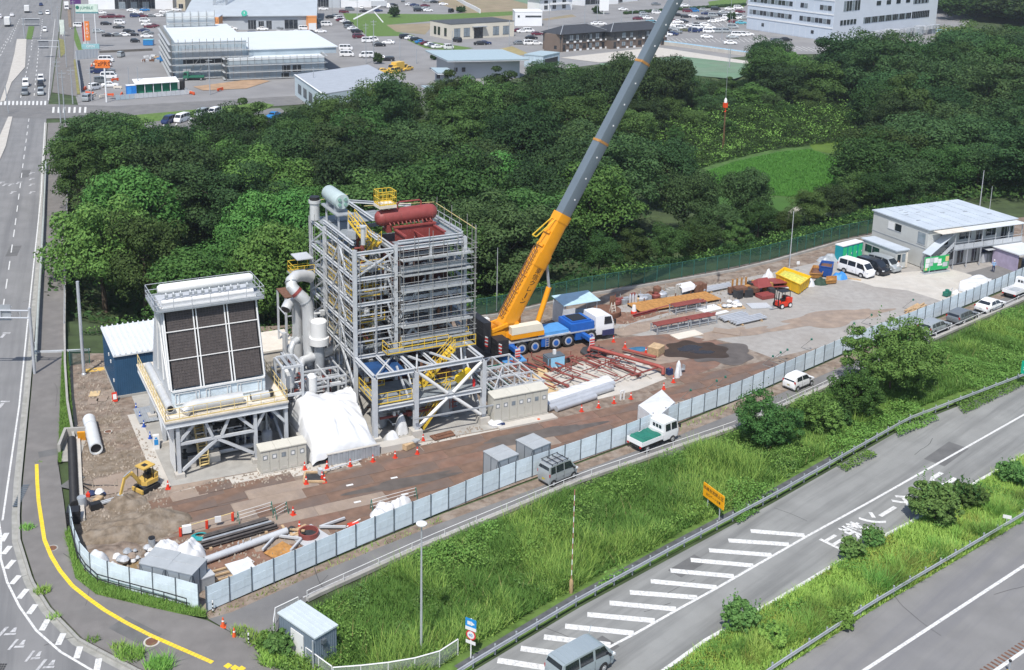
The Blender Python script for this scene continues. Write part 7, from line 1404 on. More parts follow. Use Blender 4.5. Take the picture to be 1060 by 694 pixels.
b=MB();b.add([(-.6,-.8,1.0),(1.6,-.8,1.0),(1.6,.8,1.3),(-.6,.8,1.3),(-.2,0,2.0),(1.4,0,2.0)],[(0,1,5,4),(2,3,4,5),(1,2,5),(3,0,4),(3,2,1,0)]);b.build('hood',REDOX,t)
for k in range(4):b=MB();b.bar((-3.2+k*.7,1.0,.5),(-3.2+k*.7,1.0,2.0),.18);b.build('upright',RUSTM,t)
t=thing('red_plates','red oxide plates stacked behind the forklift','steel plates',tuple(G(806,298)),YAW-.2)
for k in range(4):b=MB();b.box((rn.uniform(-.5,1.2),rn.uniform(-.6,.6),.5+.16*k),(3.6,1.6,.1),rz=rn.uniform(-.1,.1));b.build('plate',REDOX,t)
heap('white_bag','white bags on top of the red plates behind the forklift','bags',795,293,1.1,.7,1.5,WHITEC,.2,12,33)
slab('red_pallet','small red pallet at the left wheel of the forklift','frame',792,308,2.0,1.4,.5,REDOX,YAW)
t=thing('forklift','red forklift with forks pointing left on the gravel yard','forklift',tuple(G(809,318)),R(203));b=MB();b.prism([(-1.1,-.55),(.7,-.6),(.7,.6),(-1.1,.55)],.25,.75);b.bx(-1.15,-.52,.76,-.35,.52,1.25);b.build('body',CONE,t);b=MB()
for x,y in((-.85,-.45),(-.85,.45),(.5,-.45),(.5,.45)):b.bar((x,y,.8),(x*.9,y,2.05),.06)
b.bx(-.85,-.5,2.06,.55,.5,2.1);b.bx(-.3,-.25,.8,.1,.25,1.05);b.bx(-.4,-.25,1.05,-.3,.25,1.5);b.build('overhead_guard',BLACK,t);b=MB()
for y in(-.35,.35):b.bar((.85,y,.1),(.85,y,2.1),.1)
b.bar((.85,-.35,1.2),(.85,.35,1.2),.08);b.build('mast',BLACK,t);b=MB()
for y in(-.3,.3):b.box((1.5,y,.12),(1.2,.12,.05))
b.build('fork',STEELG,t);w1,w2=wheel_mb(.34,.24);m1=w1.build('wheel',TYRE);m2=w2.build('hub',WHITE);f_=True
for x,y,rz in((.5,-.58,0),(.5,.58,R(180)),(-.8,-.5,0),(-.8,.5,R(180))):place_copies([m1,m2],t,(x,y,.34),rz,f_);f_=False
def trough(name,label,cat,tl,tr,br,bl,h,m,fill,fm,z0=.15):
 c=[G(u,v,h)for u,v in(tl,tr,br,bl)];p=sum(c,Vector())/4;t=thing(name,label,cat,(p.x,p.y,0));o=[Vector((k.x-p.x,k.y-p.y,0))for k in c];b=MB()
 lo=[k*.9+Vector((0,0,z0))for k in o];hi=[k+Vector((0,0,h))for k in o];hi2=[k*.95+Vector((0,0,h))for k in o];dn=[k*.93+Vector((0,0,h-.3))for k in o]
 b.add(lo+hi+hi2+dn,[(3,2,1,0)]+[q for i in range(4)for q in((i,(i+1)%4,4+(i+1)%4,4+i),(4+i,4+(i+1)%4,8+(i+1)%4,8+i),(8+i,8+(i+1)%4,12+(i+1)%4,12+i))]);b.build('body',m,t,smooth=False)
 b=MB();n=12;vs=[]
 for j in range(n+1):
  for i in range(n+1):
   f,g=i/n,j/n;q=(dn[0]*(1-f)+dn[1]*f)*(1-g)+(dn[3]*(1-f)+dn[2]*f)*g;vs.append(q+Vector((0,0,fill*(1-(2*f-1)**2)*(1-(2*g-1)**2)+.05*math.sin(f*20)*math.sin(g*17))))
 b.add(vs,[(j*(n+1)+i,j*(n+1)+i+1,(j+1)*(n+1)+i+1,(j+1)*(n+1)+i)for j in range(n)for i in range(n)]);b.build('load',fm,t)
 b=MB()
 for i in range(4):
  a_,c_=hi[i],hi[(i+1)%4]
  for f in(.12,.37,.63,.88):q=a_+(c_-a_)*f;b.bar(q*1.005-Vector((0,0,.05)),Vector((q.x*.915,q.y*.915,z0+.02)),.07,.07)
  b.bar(a_*1.01,c_*1.01,.09,.09)
 b.build('rib',m,t);return t
trough('skip_container','big yellow skip full of yellow green bags below the slim pole','skip',(803,283.5),(828.5,295),(839.5,286.5),(812,277),1.5,mat('skip_yellow',(.75,.45,.015),.45,var=.06),.45,mat('skip_load',(.55,.52,.1),.7,var=.25,scale=3,bump=.5,bscale=5))
trough('blue_bin','dark blue steel bin right of the yellow skip','bin',(848,275.5),(861,277.5),(863,271.5),(851,270),1.5,mat('bin_blue',(.02,.08,.3),.5,var=.1),.2,BROWN);trough('orange_bin','orange rusty bin behind the dark green net bag','bin',(838,283),(851,284),(854,276),(842,275),.8,RUSTM,.3,BROWN);trough('orange_bin','small orange bin in front of the blue bin','bin',(855,291),(866,290),(866,286),(856,286.5),.6,RUSTM,.3,RUSTM)
heap('net_bag','dark green net bag in front of the bins','bag',849,294,1.0,.8,.8,mat('net_dark_green',(.03,.06,.04),.8,var=.3),.2,16,41);heap('blue_tarp','bright blue tarpaulin heap left of the white minivan','tarpaulin',869,288,1.1,.9,.8,mat('tarp_bright_blue',(.05,.25,.6),.5,var=.12),.3,16,42);heap('white_crate','white plastic crate load at the corner of the yellow skip','crate',837,295.5,.8,.7,1.0,WHITEC,.3,14,43,.08)
tube_bundle(815,299,3.6,'short dark sections lying in front of the yellow skip',YAW-.9)
heap('waste_heap','grey heap of odds and ends behind the blue bin','scrap',858,270,1.8,1.0,.8,STEELG,.2,16,44,.4)
slab('plank','single plank on the gravel before the white minivan','plank',882,289,2.2,.3,.1,TIMB,-.5)
t=thing('notice_post','small white notice on a post beside the slim pole','notice',tuple(G(825.5,281)));b=MB();b.tube((0,0,0),(0,0,1.3),.03);b.build('post',STEEL,t);b=MB();b.box((0,-.03,1.2),(.4,.03,.45));b.build('plate',WHITE,t)
a,c=G(871,272.5),G(892,267);d=(c-a);yw=math.atan2(d.y,d.x);n=4;wd=d.length/n
for i in range(n):
 p=a+d*((i+.5)/n)+Vector((-d.y,d.x,0)).normalized()*.6;t=thing('portable_toilet','teal and green portable toilet in the row behind the white minivan','toilet',(p.x,p.y,0),yw,'portable toilets');b=MB();b.bx(-wd/2+.02,-.6,.08,wd/2-.02,.6,2.3);b.build('body',mat('toilet_teal',(.01,.25,.30),.45,var=.06),t);b=MB();b.bx(-wd*.36,-.64,.2,wd*.36,-.602,2.1);dr=b.build('door',mat('toilet_green',(.02,.5,.2),.45,var=.06),t);b=MB();b.bx(wd*.22,-.67,1.0,wd*.3,-.641,1.2);b.build('door_handle',WHITE,dr);b=MB();b.bx(-wd/2+.01,-.68,2.31,wd/2-.01,.66,2.42);b.build('roof',WHITE,t)
O1,O2=G(949,297),G(1062,272)
oy=R(21);ox=Vector((math.cos(oy),math.sin(oy),0));od=Vector((-ox.y,ox.x,0));OO=G(957,279)-Vector((-math.sin(R(21)),math.cos(R(21)),0))*1.2
t=thing('site_office','two storey grey prefab site office with outside stair and balcony','site office',(OO.x,OO.y,0),oy)
L_,D_=15.6,10.0
b=MB();b.bx(0,1.2,.1,L_,1.2+D_,2.75);b.build('lower_wall',GREYB,t);b=MB();b.bx(0,1.2,2.85,L_,1.2+D_,5.5);b.build('upper_wall',GREYB,t);b=MB();b.bx(-.03,1.17,2.75,L_+.03,1.23+D_,2.85);b.build('storey_joint',STEELG,t)
b=MB();b.add([(-.2,.9,5.52),(L_+.2,.9,5.52),(L_+.2,1.4+D_,5.62),(-.2,1.4+D_,5.62),(-.2,.9,5.66),(L_+.2,.9,5.66),(L_+.2,1.4+D_,5.78),(-.2,1.4+D_,5.78)],[(0,3,2,1),(4,5,6,7),(0,1,5,4),(1,2,6,5),(2,3,7,6),(3,0,4,7)]);b.build('roof',GREYR,t)
for k in range(1,8):b=MB();x=L_*k/8;b.add([(x-.05,.9,5.66),(x+.05,.9,5.66),(x+.05,1.4+D_,5.79),(x-.05,1.4+D_,5.79),(x-.05,.9,5.72),(x+.05,.9,5.72),(x+.05,1.4+D_,5.84),(x-.05,1.4+D_,5.84)],[(0,3,2,1),(4,5,6,7),(0,1,5,4),(1,2,6,5),(2,3,7,6),(3,0,4,7)]);b.build('roof_seam',GREYR,t)
for k in range(10):b=MB();b.box((random.uniform(1,14.5),random.uniform(2,10),5.78),(.7,.1,.05));b.build('roof_patch',STEELG,t)
for k in range(6):b=MB();x0=.5+k*2.5;b.bx(x0,-.7,5.35,x0+2.45,.88,5.42);b.build('awning',CREAM if k<2 else ROOFW,t)
b=MB();b.bx(3.3,-.25,2.62,L_,1.18,2.74);b.build('balcony_floor',STEELG,t)
for k in range(7):b=MB();x0=3.3+k*1.75;b.bx(x0,-.27,2.76,x0+1.66,-.22,3.45);b.build('balcony_panel',STEELW,t)
b=MB();b.tube((3.3,-.25,3.75),(L_,-.25,3.75),.03);b.build('balcony_rail',STEEL,t)
for k in range(6):x=3.4+k*2.4;b=MB();b.bar((x,-.2,.05),(x,-.2,5.34),.1);b.build('post',STEEL,t)
for x0,x1,z0,z1 in((2.2,3.6,3.1,4.8),(5.6,7.6,3.6,4.8),(8.6,9.6,2.9,4.9),(10.4,12.2,3.6,4.8),(13.2,14.2,2.9,4.9),(14.4,15.3,3.6,4.8),(3.6,4.8,.9,2.1),(5.6,6.6,.2,2.2),(13.8,14.8,1.1,2.2),(8.2,9.0,.2,2.2)):
 b=MB();b.bx(x0,1.13,z0,x1,1.16,z1);f=b.build('window',GLASS,t);b=MB();b.bar((x0,1.12,z0),(x1,1.12,z0),.06);b.bar((x0,1.12,z1),(x1,1.12,z1),.06);b.bar(((x0+x1)/2,1.12,z0),((x0+x1)/2,1.12,z1),.05);b.build('window_frame',STEELW,f)
for y0,y1,z0,z1,m in((7.2,8.3,3.9,4.9,WHITE),(5.9,7.0,3.9,4.9,GLASS)):b=MB();b.bx(-.05,y0,z0,-.02,y1,z1);f=b.build('window',m,t);b=MB();b.bx(-.06,y0-.05,z0-.06,-.02,y1+.05,z0);b.build('window_frame',STEELW,f)
b=MB();b.bx(-.05,1.6,3.3,-.02,2.9,4.9);f=b.build('window',GLASSL,t);b=MB();b.bx(-.06,1.5,3.2,-.02,3.0,3.28);b.build('window_frame',STEELW,f)
b=MB();b.add([(-.8,-.3,2.5),(3.3,-.3,5.2),(3.3,1.1,5.2),(-.8,1.1,2.5),(-.8,-.3,2.42),(3.3,-.3,5.12),(3.3,1.1,5.12),(-.8,1.1,2.42)],[(0,1,2,3),(7,6,5,4),(0,4,5,1),(1,5,6,2),(2,6,7,3),(3,7,4,0)]);b.build('stair_roof',GREYR,t)
b=MB();b.add([(-.2,-.28,.6),(3.2,-.28,3.3),(3.2,-.28,3.9),(-.2,-.28,1.4),(-.2,-.24,.6),(3.2,-.24,3.3),(3.2,-.24,3.9),(-.2,-.24,1.4)],[(0,1,2,3),(7,6,5,4),(3,2,6,7)]);b.build('stair_panel',STEELW,t)
for k in range(12):b=MB();b.box((-.7+k*.33,.4,.15+k*.215),(.3,1.1,.04));b.build('stair_tread',STEELG,t)
for x in(-.7,):
 for y in(-.25,1.05):b=MB();b.bar((x,y,0),(x,y,2.45),.08);b.build('post',STEEL,t)
for x,m in((9.4,STEELW),(10.4,STEELW)):b=MB();b.bx(x,.4,.05,x+.8,1.0,1.3);b.build('locker',m,t)
b=MB();b.bx(9.2,-.6,2.1,12.6,1.1,2.18);b.build('canopy',STEELW,t);b=MB();b.bx(10.0,1.05,.1,11.6,1.12,2.0);f=b.build('door',NAVY,t);b=MB();b.bx(11.4,1.0,1.0,11.46,1.05,1.2);b.build('door_handle',STEEL,f)
tg=thing('site_notice_board','green and white notice board under the office stair','notice board',tuple(G(957,283.5)),oy-.02);b=MB();b.bx(-.2,-.05,.35,3.9,.03,2.25);b.build('board',mat('notice_green',(.02,.38,.11),.5,var=.06),tg)
for i,(x0,z0,x1,z1,m)in enumerate(((-.1,1.45,.6,2.1,WHITE),(.65,1.45,1.3,2.1,STEELW),(1.35,1.35,2.0,2.1,WHITE),(2.05,1.2,2.6,1.85,WHITE),(-.1,.8,.5,1.4,WHITE),(.55,1.0,1.2,1.4,STEELW),(2.9,.7,3.7,1.3,STEELW),(3.3,1.4,3.85,2.1,YELP),(-.1,.45,.3,.75,YELP),(2.0,.9,2.8,1.15,WHITE))):b=MB();b.bx(x0,-.075,z0,x1,-.055,z1);b.build('poster',m,tg)
b=MB()
for x in(-.1,1.8,3.8):b.bar((x,.1,0),(x,.1,2.3),.08)
b.bx(-.3,-.4,.0,4.0,.5,.08);b.build('frame',STEELG,tg)
AO=G(926,279.5)+ox*3.3
t=thing('office_annex','single storey grey prefab annex at the left end of the office','office annex',tuple(AO-ox*3.3),oy);b=MB();b.bx(0,0,.1,2.1,6.2,2.6);b.build('wall',GREYB,t);b=MB();b.bx(-.15,-.2,2.61,2.2,6.4,2.75);b.build('roof',GREYR,t)
b=MB();b.bx(-.05,3.0,1.1,-.02,5.6,2.1);f=b.build('window',GLASS,t);b=MB();b.bar((-.06,4.3,1.1),(-.06,4.3,2.1),.06);b.build('window_frame',STEELW,f)
for x0 in(.15,.95):b=MB();b.bx(x0,-.05,.15,x0+.72,-.02,2.2);f=b.build('door',GREYB,t);b=MB();b.bx(x0+.08,-.08,1.0,x0+.64,-.052,2.1);b.build('door_glass',GLASSL if x0>.5 else GLASS,f)
b=MB();b.bx(1.74,-.05,.15,2.05,-.02,2.3);b.build('side_post',CREAM,t)
t=thing('lilac_store','lilac sided open store at the right end of the office','store',tuple(G(1052,282)),oy);b=MB();b.bx(0,0,0,.15,4,2.4);b.build('side_wall',mat('lilac',(.38,.33,.45),.6),t);b=MB();b.bx(-.2,-.3,2.41,5,4.2,2.55);b.build('roof',ROOFW,t);b=MB();b.bx(.2,3.8,0,4.8,4,2.4);b.build('back_wall',GREYB,t);b=MB();b.bx(.6,1.2,0,2.2,2.4,1.3);b.build('crate',TIMB,t)
c=[(-1.8,-1.0),(1.8,-1.0),(1.8,1.0),(-1.8,1.0)]
def hsq(fx,fd,X,D):e=min(fx,1-fx,fd,1-fd);return(.05 if e<.03 else 1.25+.12*math.sin(fx*11)*math.sin(fd*7)+.15*fx)
p=G(1009,300);drape('sheeted_stack','stack under a white sheet just inside the hoarding by the office','sheeted stack',-2.2,2.2,-1.1,1.1,hsq,24,16,WHITEC,p,.62)
t=thing('log_pile','pile of cut timber behind the hoarding near the parked estate car','timber',tuple(G(946,322)),.75)
for k in range(12):b=MB();b.tube((rn.uniform(-2.2,-.4),-.5+(k%5)*.22,.15+(k//5)*.2),(rn.uniform(.5,2.2),-.5+(k%5)*.22,.15+(k//5)*.2),.11,7);b.build('log',TIMB,t)
t=thing('green_machine','small dark green machine behind the hoarding','machine',tuple(G(980,307)),.6);b=MB();b.box((0,0,.4),(1.0,.6,.5));b.lathe([(.25,.6),(.25,.9)],10);b.build('body',GRNT,t);b=MB();b.tube((.5,0,.4),(1.2,0,.9),.04);b.build('handle',STEELG,t)
heap('white_bag','little white bag between green machine and white sheeted stack','bag',989,304,.5,.4,.5,WHITEC,0,10,51)
def person(u,v,label,top,bottom,hair,facing,helmet=None,arm=0.0,z=.02):
 p=G(u,v,z);t=thing('person',label,'person',(p.x,p.y,z),facing);mats=[top,bottom,SKIN,BLACK]
 V=[(0,0,.93),(0,0,1.12),(0,.0,1.34),(0,.01,1.47),(0,.02,1.53)];r=[.145,.135,.15,.065,.06];Ed=[(0,1),(1,2),(2,3),(3,4)]
 def chain(root,pts):
  k=root
  for q,rad in pts:V.append(q);r.append(rad);Ed.append((k,len(V)-1));k=len(V)-1
  return k
 for s in(-1,1):
  chain(0,[((s*.095,0,.86),.095),((s*.1,.02,.48),.062),((s*.105,-.02,.09),.045),((s*.11,.12,.04),.04)])
  h=chain(2,[((s*.19,0,1.38),.062),((s*.235,-.02,1.12),.046),((s*.22,.08+arm*.1,.9+arm*.15),.034),((s*.215,.12+arm*.12,.83+arm*.17),.036)])
  hx,hy,hzz=V[h]
  for k in range(4):chain(h,[((hx+s*(.012*k-.02),hy+.03,hzz-.05),.010),((hx+s*(.012*k-.02),hy+.05,hzz-.09+.006*abs(k-1)),.009)])
  chain(h,[((hx-s*.035,hy+.04,hzz-.02),.011),((hx-s*.04,hy+.06,hzz-.05),.009)])
 me=bpy.data.meshes.new('body');me.from_pydata(V,Ed,[]);o=bpy.data.objects.new('body',me);COL.objects.link(o);o.parent=t
 m=o.modifiers.new('s','SKIN');o.modifiers.new('d','SUBSURF').levels=1
 for i,sv in enumerate(me.skin_vertices[0].data):sv.radius=(r[i],r[i]*(.75 if i<3 else 1));sv.use_root=i==0
 dg=bpy.context.evaluated_depsgraph_get();dg.update();nm=bpy.data.meshes.new_from_object(o.evaluated_get(dg));o.modifiers.clear();o.data=nm;nm.name='body'
 nm.materials.clear()
 for q in mats:nm.materials.append(q)
 for f in nm.polygons:
  c_=f.center;f.use_smooth=True
  f.material_index=3 if c_.z<.1 else(2 if c_.z>1.46 or(abs(c_.x)>.17 and c_.z<.92+arm*.15)else(1 if c_.z<.95 and abs(c_.x)<.18 else 0))
 b=MB();b.lathe([(.03,1.5),(.062,1.53),(.078,1.6),(.08,1.66),(.065,1.72),(.02,1.75)],14);b.box((0,.082,1.615),(.02,.03,.04));b.box((.078,0,1.62),(.02,.03,.05));b.box((-.078,0,1.62),(.02,.03,.05));b.build('head',SKIN,t)
 b=MB();b.box((.028,.074,1.645),(.018,.012,.01));b.box((-.028,.074,1.645),(.018,.012,.01));b.box((0,.072,1.575),(.035,.012,.008));b.build('face_features',hair,t)
 b=MB()
 if helmet:b.lathe([(.12,1.67),(.105,1.675),(.1,1.72),(.07,1.775),(.01,1.79)],14);b.build('helmet',helmet,t)
 else:b.lathe([(.083,1.66),(.084,1.69),(.07,1.74),(.01,1.765)],14);b.build('hair',hair,t)
person(929,282.5,'person in white clothes standing at the annex door beside the silver car',WHITE,WHITE,BLACK,R(200),None,.3);person(1028,282,'person in light blue shirt and dark trousers in front of the office',LBLUE,NAVY,BLACK,R(150),WHITE,.6)
CM={k:mat('car_'+k,c,r,metal=m_,var=.03,scale=.8,spec=.6)for k,c,r,m_ in(('white',(.8,.8,.8),.3,0),('silver',(.42,.45,.46),.3,.35),('grey',(.2,.22,.235),.3,.3),('black',(.018,.019,.023),.2,0),('navy',(.02,.035,.11),.25,.1),('maroon',(.13,.02,.035),.28,0),('blue',(.02,.18,.45),.3,0),('cyan',(.1,.4,.5),.3,0),('yellow',(.7,.45,.08),.4,0),('olive',(.1,.11,.06),.35,0),('pale_blue',(.37,.43,.455),.35,.3),('green',(.03,.16,.1),.4,0))}
LAMP=mat('headlamp_glass',(.7,.72,.74),.1);TAIL=mat('tail_lamp_red',(.4,.015,.015),.2);PLATE=mat('number_plate_yellow',(.75,.6,.05),.5);PLATEW=mat('number_plate_white',(.75,.77,.75),.5);TRIM=mat('black_trim',(.03,.03,.032),.6)
KIND={'saloon':dict(s=[(-2.3,.42,.72,.78,.70,.66),(-2.22,.28,.88,.94,.82,.74),(-1.7,.22,.96,1.02,.87,.78),(-1.05,.2,.97,1.38,.88,.63),(-.2,.2,.96,1.45,.88,.64),(.35,.2,.95,1.41,.88,.63),(1.12,.2,.92,.98,.88,.76),(1.9,.22,.80,.86,.86,.72),(2.22,.28,.68,.74,.78,.64),(2.3,.36,.56,.6,.68,.58)],side=[(-1.05,.2,-.85),(-.3,.2,.45)],sw=[((-1.35,-.35),(-1.0,-.35)),((-.28,.88),(-.28,.38))],ws=((1.08,.4),(-1.66,-1.08)),wh=(-1.38,1.42),r=.31),'hatchback':dict(s=[(-1.7,.4,.8,.88,.64,.6),(-1.66,.26,.95,1.02,.72,.66),(-1.48,.22,.97,1.38,.735,.58),(-1.1,.2,.97,1.5,.738,.59),(.1,.2,.95,1.52,.738,.6),(.5,.2,.94,1.46,.738,.59),(1.08,.2,.92,.99,.735,.66),(1.55,.24,.82,.88,.71,.6),(1.68,.32,.66,.7,.62,.54)],sw=[((-1.3,-.4),(-1.2,-.42)),((-.32,.86),(-.32,.45))],ws=((1.04,.55),(-1.65,-1.42)),wh=(-1.18,1.2),r=.28),'estate':dict(s=[(-2.3,.42,.8,.88,.72,.68),(-2.24,.28,.95,1.0,.82,.76),(-2.0,.22,.97,1.4,.86,.66),(-1.6,.2,.97,1.47,.87,.68),(-.2,.2,.96,1.5,.87,.68),(.35,.2,.95,1.45,.87,.67),(1.1,.2,.93,.99,.87,.76),(1.9,.22,.82,.88,.85,.72),(2.2,.28,.7,.76,.77,.64),(2.3,.36,.58,.62,.68,.58)],sw=[((-1.95,-1.3),(-1.8,-1.3)),((-1.2,-.3),(-1.2,-.3)),((-.2,.86),(-.2,.38))],ws=((1.06,.42),(-2.22,-1.98)),wh=(-1.38,1.4),r=.32),'minivan':dict(s=[(-2.25,.42,.9,1.0,.74,.7),(-2.2,.28,1.05,1.25,.83,.74),(-2.05,.22,1.06,1.74,.85,.68),(-1.6,.2,1.06,1.82,.855,.69),(.4,.2,1.05,1.84,.855,.7),(.95,.2,1.04,1.76,.855,.68),(1.7,.2,1.02,1.1,.85,.74),(2.1,.24,.9,.98,.82,.68),(2.24,.32,.7,.76,.72,.6)],sw=[((-1.95,-1.1),(-1.85,-1.1)),((-1.0,.1),(-1.0,.1)),((.2,1.45),(.2,.95))],ws=((1.66,.98),(-2.19,-2.06)),wh=(-1.4,1.42),r=.32),'kei_van':dict(s=[(-1.7,.4,.95,1.1,.64,.62),(-1.67,.28,1.08,1.5,.72,.66),(-1.55,.24,1.08,1.82,.735,.63),(-1.3,.22,1.08,1.88,.738,.64),(.5,.22,1.07,1.89,.738,.64),(.85,.22,1.06,1.82,.738,.63),(1.42,.22,1.02,1.12,.735,.66),(1.62,.26,.92,1.0,.72,.62),(1.7,.34,.72,.78,.64,.56)],sw=[((-1.5,-.95),(-1.45,-.95)),((-.85,.0),(-.85,.0)),((.1,1.22),(.1,.82))],ws=((1.4,.88),(-1.665,-1.56)),wh=(-1.2,1.2),r=.28),'van':dict(s=[(-2.35,.42,1.0,1.15,.74,.7),(-2.32,.3,1.15,1.6,.82,.74),(-2.2,.24,1.15,1.92,.845,.70),(-1.9,.22,1.15,1.98,.848,.71),(1.0,.22,1.14,1.99,.848,.72),(1.4,.22,1.13,1.9,.848,.70),(2.02,.22,1.08,1.18,.84,.72),(2.28,.28,.95,1.02,.8,.66),(2.35,.36,.72,.78,.7,.6)],sw=[((-2.1,-.9),(-2.05,-.9)),((-.8,.35),(-.8,.35)),((.55,1.82),(.55,1.4))],ws=((1.99,1.44),(-2.315,-2.2)),wh=(-1.28,1.3),r=.32)}
WH={}
def wheels(t,pos,r,w_=.2):
 if(r,w_)not in WH:
  a,c=wheel_mb(r,w_);WH[(r,w_)]=[a.build('wheel',TYRE),c.build('rim',RIM)];first=True
 else:first=False
 for x,y in pos:place_copies(WH[(r,w_)],t,(x,y,r),0 if y<0 else math.pi,first);first=False
def make_car(kind,col,label,cat='car',name='parked_car',group=None,detail=True):
 K=KIND[kind];S=K['s'];t=thing(name,label,cat,(0,0,0),0,group)
 def at(x):
  for a,c in zip(S,S[1:]):
   if a[0]<=x<=c[0]:f=(x-a[0])/(c[0]-a[0]);return[a[i]+(c[i]-a[i])*f for i in range(6)]
 b=MB();loft(b,S);b.build('body',CM[col],t)
 for sgn in(-1,1):
  for(xa,xb),(xc,xd)in K['sw']:
   q=[]
   for x,f in((xa,.12),(xb,.12),(xd,.88),(xc,.88)):s=at(x);q.append(Vector((x,sgn*(s[4]+(s[5]-s[4])*f+.014),s[2]+(s[3]-s[2])*f)))
   b=MB();b.add(q if sgn<0 else q[::-1],[(0,1,2,3)]);b.build('window',GLASS,t)
 for k,(xb,xt)in enumerate(K['ws']):
  s,u=at(xb),at(xt);q=[Vector((xb,-s[5]*.93,s[3])),Vector((xb,s[5]*.93,s[3])),Vector((xt,u[5]*.9,u[3]-.03)),Vector((xt,-u[5]*.9,u[3]-.03))]
  n=(q[1]-q[0]).cross(q[3]-q[0]).normalized();n=n if n.z>0 else-n;b=MB();b.add([v+n*.022 for v in q],[(0,1,2,3)]);b.build('windscreen' if k==0 else 'rear_window',GLASS,t)
 w_=S[3][4];wheels(t,[(x,y)for x in K['wh']for y in(-w_+.06,w_-.06)],K['r'])
 if detail:
  xf,xr=S[-1][0],S[0][0];f,g=at(xf-.06),at(xr+.05)
  for sgn in(-1,1):
   b=MB();b.box((xf-.13,sgn*(f[4]-.02),f[2]+.02),(.2,.24,.13));b.build('headlight',LAMP,t);b=MB();b.box((xr+.06,sgn*(g[4]-.05),g[2]+.02),(.08,.16,.26));b.build('tail_light',TAIL,t);b=MB();s=at(K['ws'][0][0]-.25);b.box((K['ws'][0][0]-.25,sgn*(s[4]+.1),s[2]+.06),(.12,.18,.13));b.build('mirror',TRIM,t)
   b=MB()
   for x in[K['sw'][-1][0][0]-.05]+[q_[0][0]-.05 for q_ in K['sw'][1:-1]]+[K['sw'][-1][0][1]+.08]:
    s=at(x);b.bar((x,sgn*(s[4]+.004),.34),(x,sgn*(s[4]*.99+.006),s[2]-.02),.014,.014)
   b.bar((S[2][0],sgn*(w_+.002),.3),(S[-3][0],sgn*(w_+.002),.3),.03,.09);b.build('door_gap',TRIM,t)
   b=MB();b.box((0,sgn*(w_-.01),.62),(.16,.03,.03));b.box((-.9,sgn*(w_-.01),.64),(.16,.03,.03));b.build('door_handle',TRIM,t)
   for x in K['wh']:b=MB();b.lathe([(K['r']*1.18,-.01),(K['r']*1.18,.012)],16,0,Matrix.Translation((x,sgn*(w_-.012),K['r']+.02))@Matrix.Rotation(R(90),4,'X'));b.build('wheel_arch',BLACK,t)
  b=MB();b.box((xr+.015,0,.62),(.03,.34,.17));b.build('number_plate',PLATE if kind in('kei_van','hatchback')else PLATEW,t);b=MB();b.box((xr+.05,0,.36),(.08,w_*1.6,.1));b.box((xf-.05,0,.34),(.08,w_*1.5,.1));b.build('bumper',TRIM,t)
 return t
def put(t,u,v,rz,z=.012):p=G(u,v,z);t.location=(p.x,p.y,z);t.rotation_euler=(0,0,rz);return t
RD=yaw_of(G(571,505),G(700,450));RD2=yaw_of(G(960,345),G(1040,313))
t=put(make_car('kei_van','silver','silver little van with roof rack parked against the hoarding','van','parked_van'),577,496,RD)
b=MB()
for x in(-1.3,-.7,-.1,.5):b.bar((x,-.68,2.02),(x,.68,2.02),.05);b.tube((x,-.62,1.86),(x,-.62,2.02),.025,5);b.tube((x,.62,1.86),(x,.62,2.02),.025,5)
for y in(-.66,0,.66):b.bar((-1.4,y,2.05),(.6,y,2.05),.04)
b.build('roof_rack',TRIM,t)
put(make_car('hatchback','white','small white hatchback alone on the side road behind the dark round tree'),826,400,yaw_of(G(790,415),G(860,385)))
put(make_car('estate','silver','silver estate car nearest the big embankment tree in the roadside row'),967,343,RD2);put(make_car('estate','grey','darker grey estate car second in the roadside row'),996,332,RD2);put(make_car('saloon','white','white saloon between grey estate and white flatbed truck'),1024.5,320.5,RD2)
t=put(make_car('van','pale_blue','pale silver van on the slip road cut by the bottom edge','van','van'),600,697,yaw_of(G(620,690),G(745,620)));b=MB()
for k in range(7):b.bar((-2.0+k*.45,-.66,1.985),(-2.0+k*.45,.66,1.985),.05,.03)
b.path([(1.4,.66,1.95),(1.6,.72,2.25),(1.75,.8,2.3)],.02,5);b.build('roof_rib',CM['pale_blue'],t)
YD=yaw_of(G(873,281),G(899,289));put(make_car('van','white','white minibus parked beside the portable toilets','van','parked_van'),886,284,YD);put(make_car('minivan','black','black people carrier between white minibus and silver car'),903,281.5,YD-.02);put(make_car('minivan','silver','silver car parked in front of the office annex door'),914.5,278.5,YD-.03)
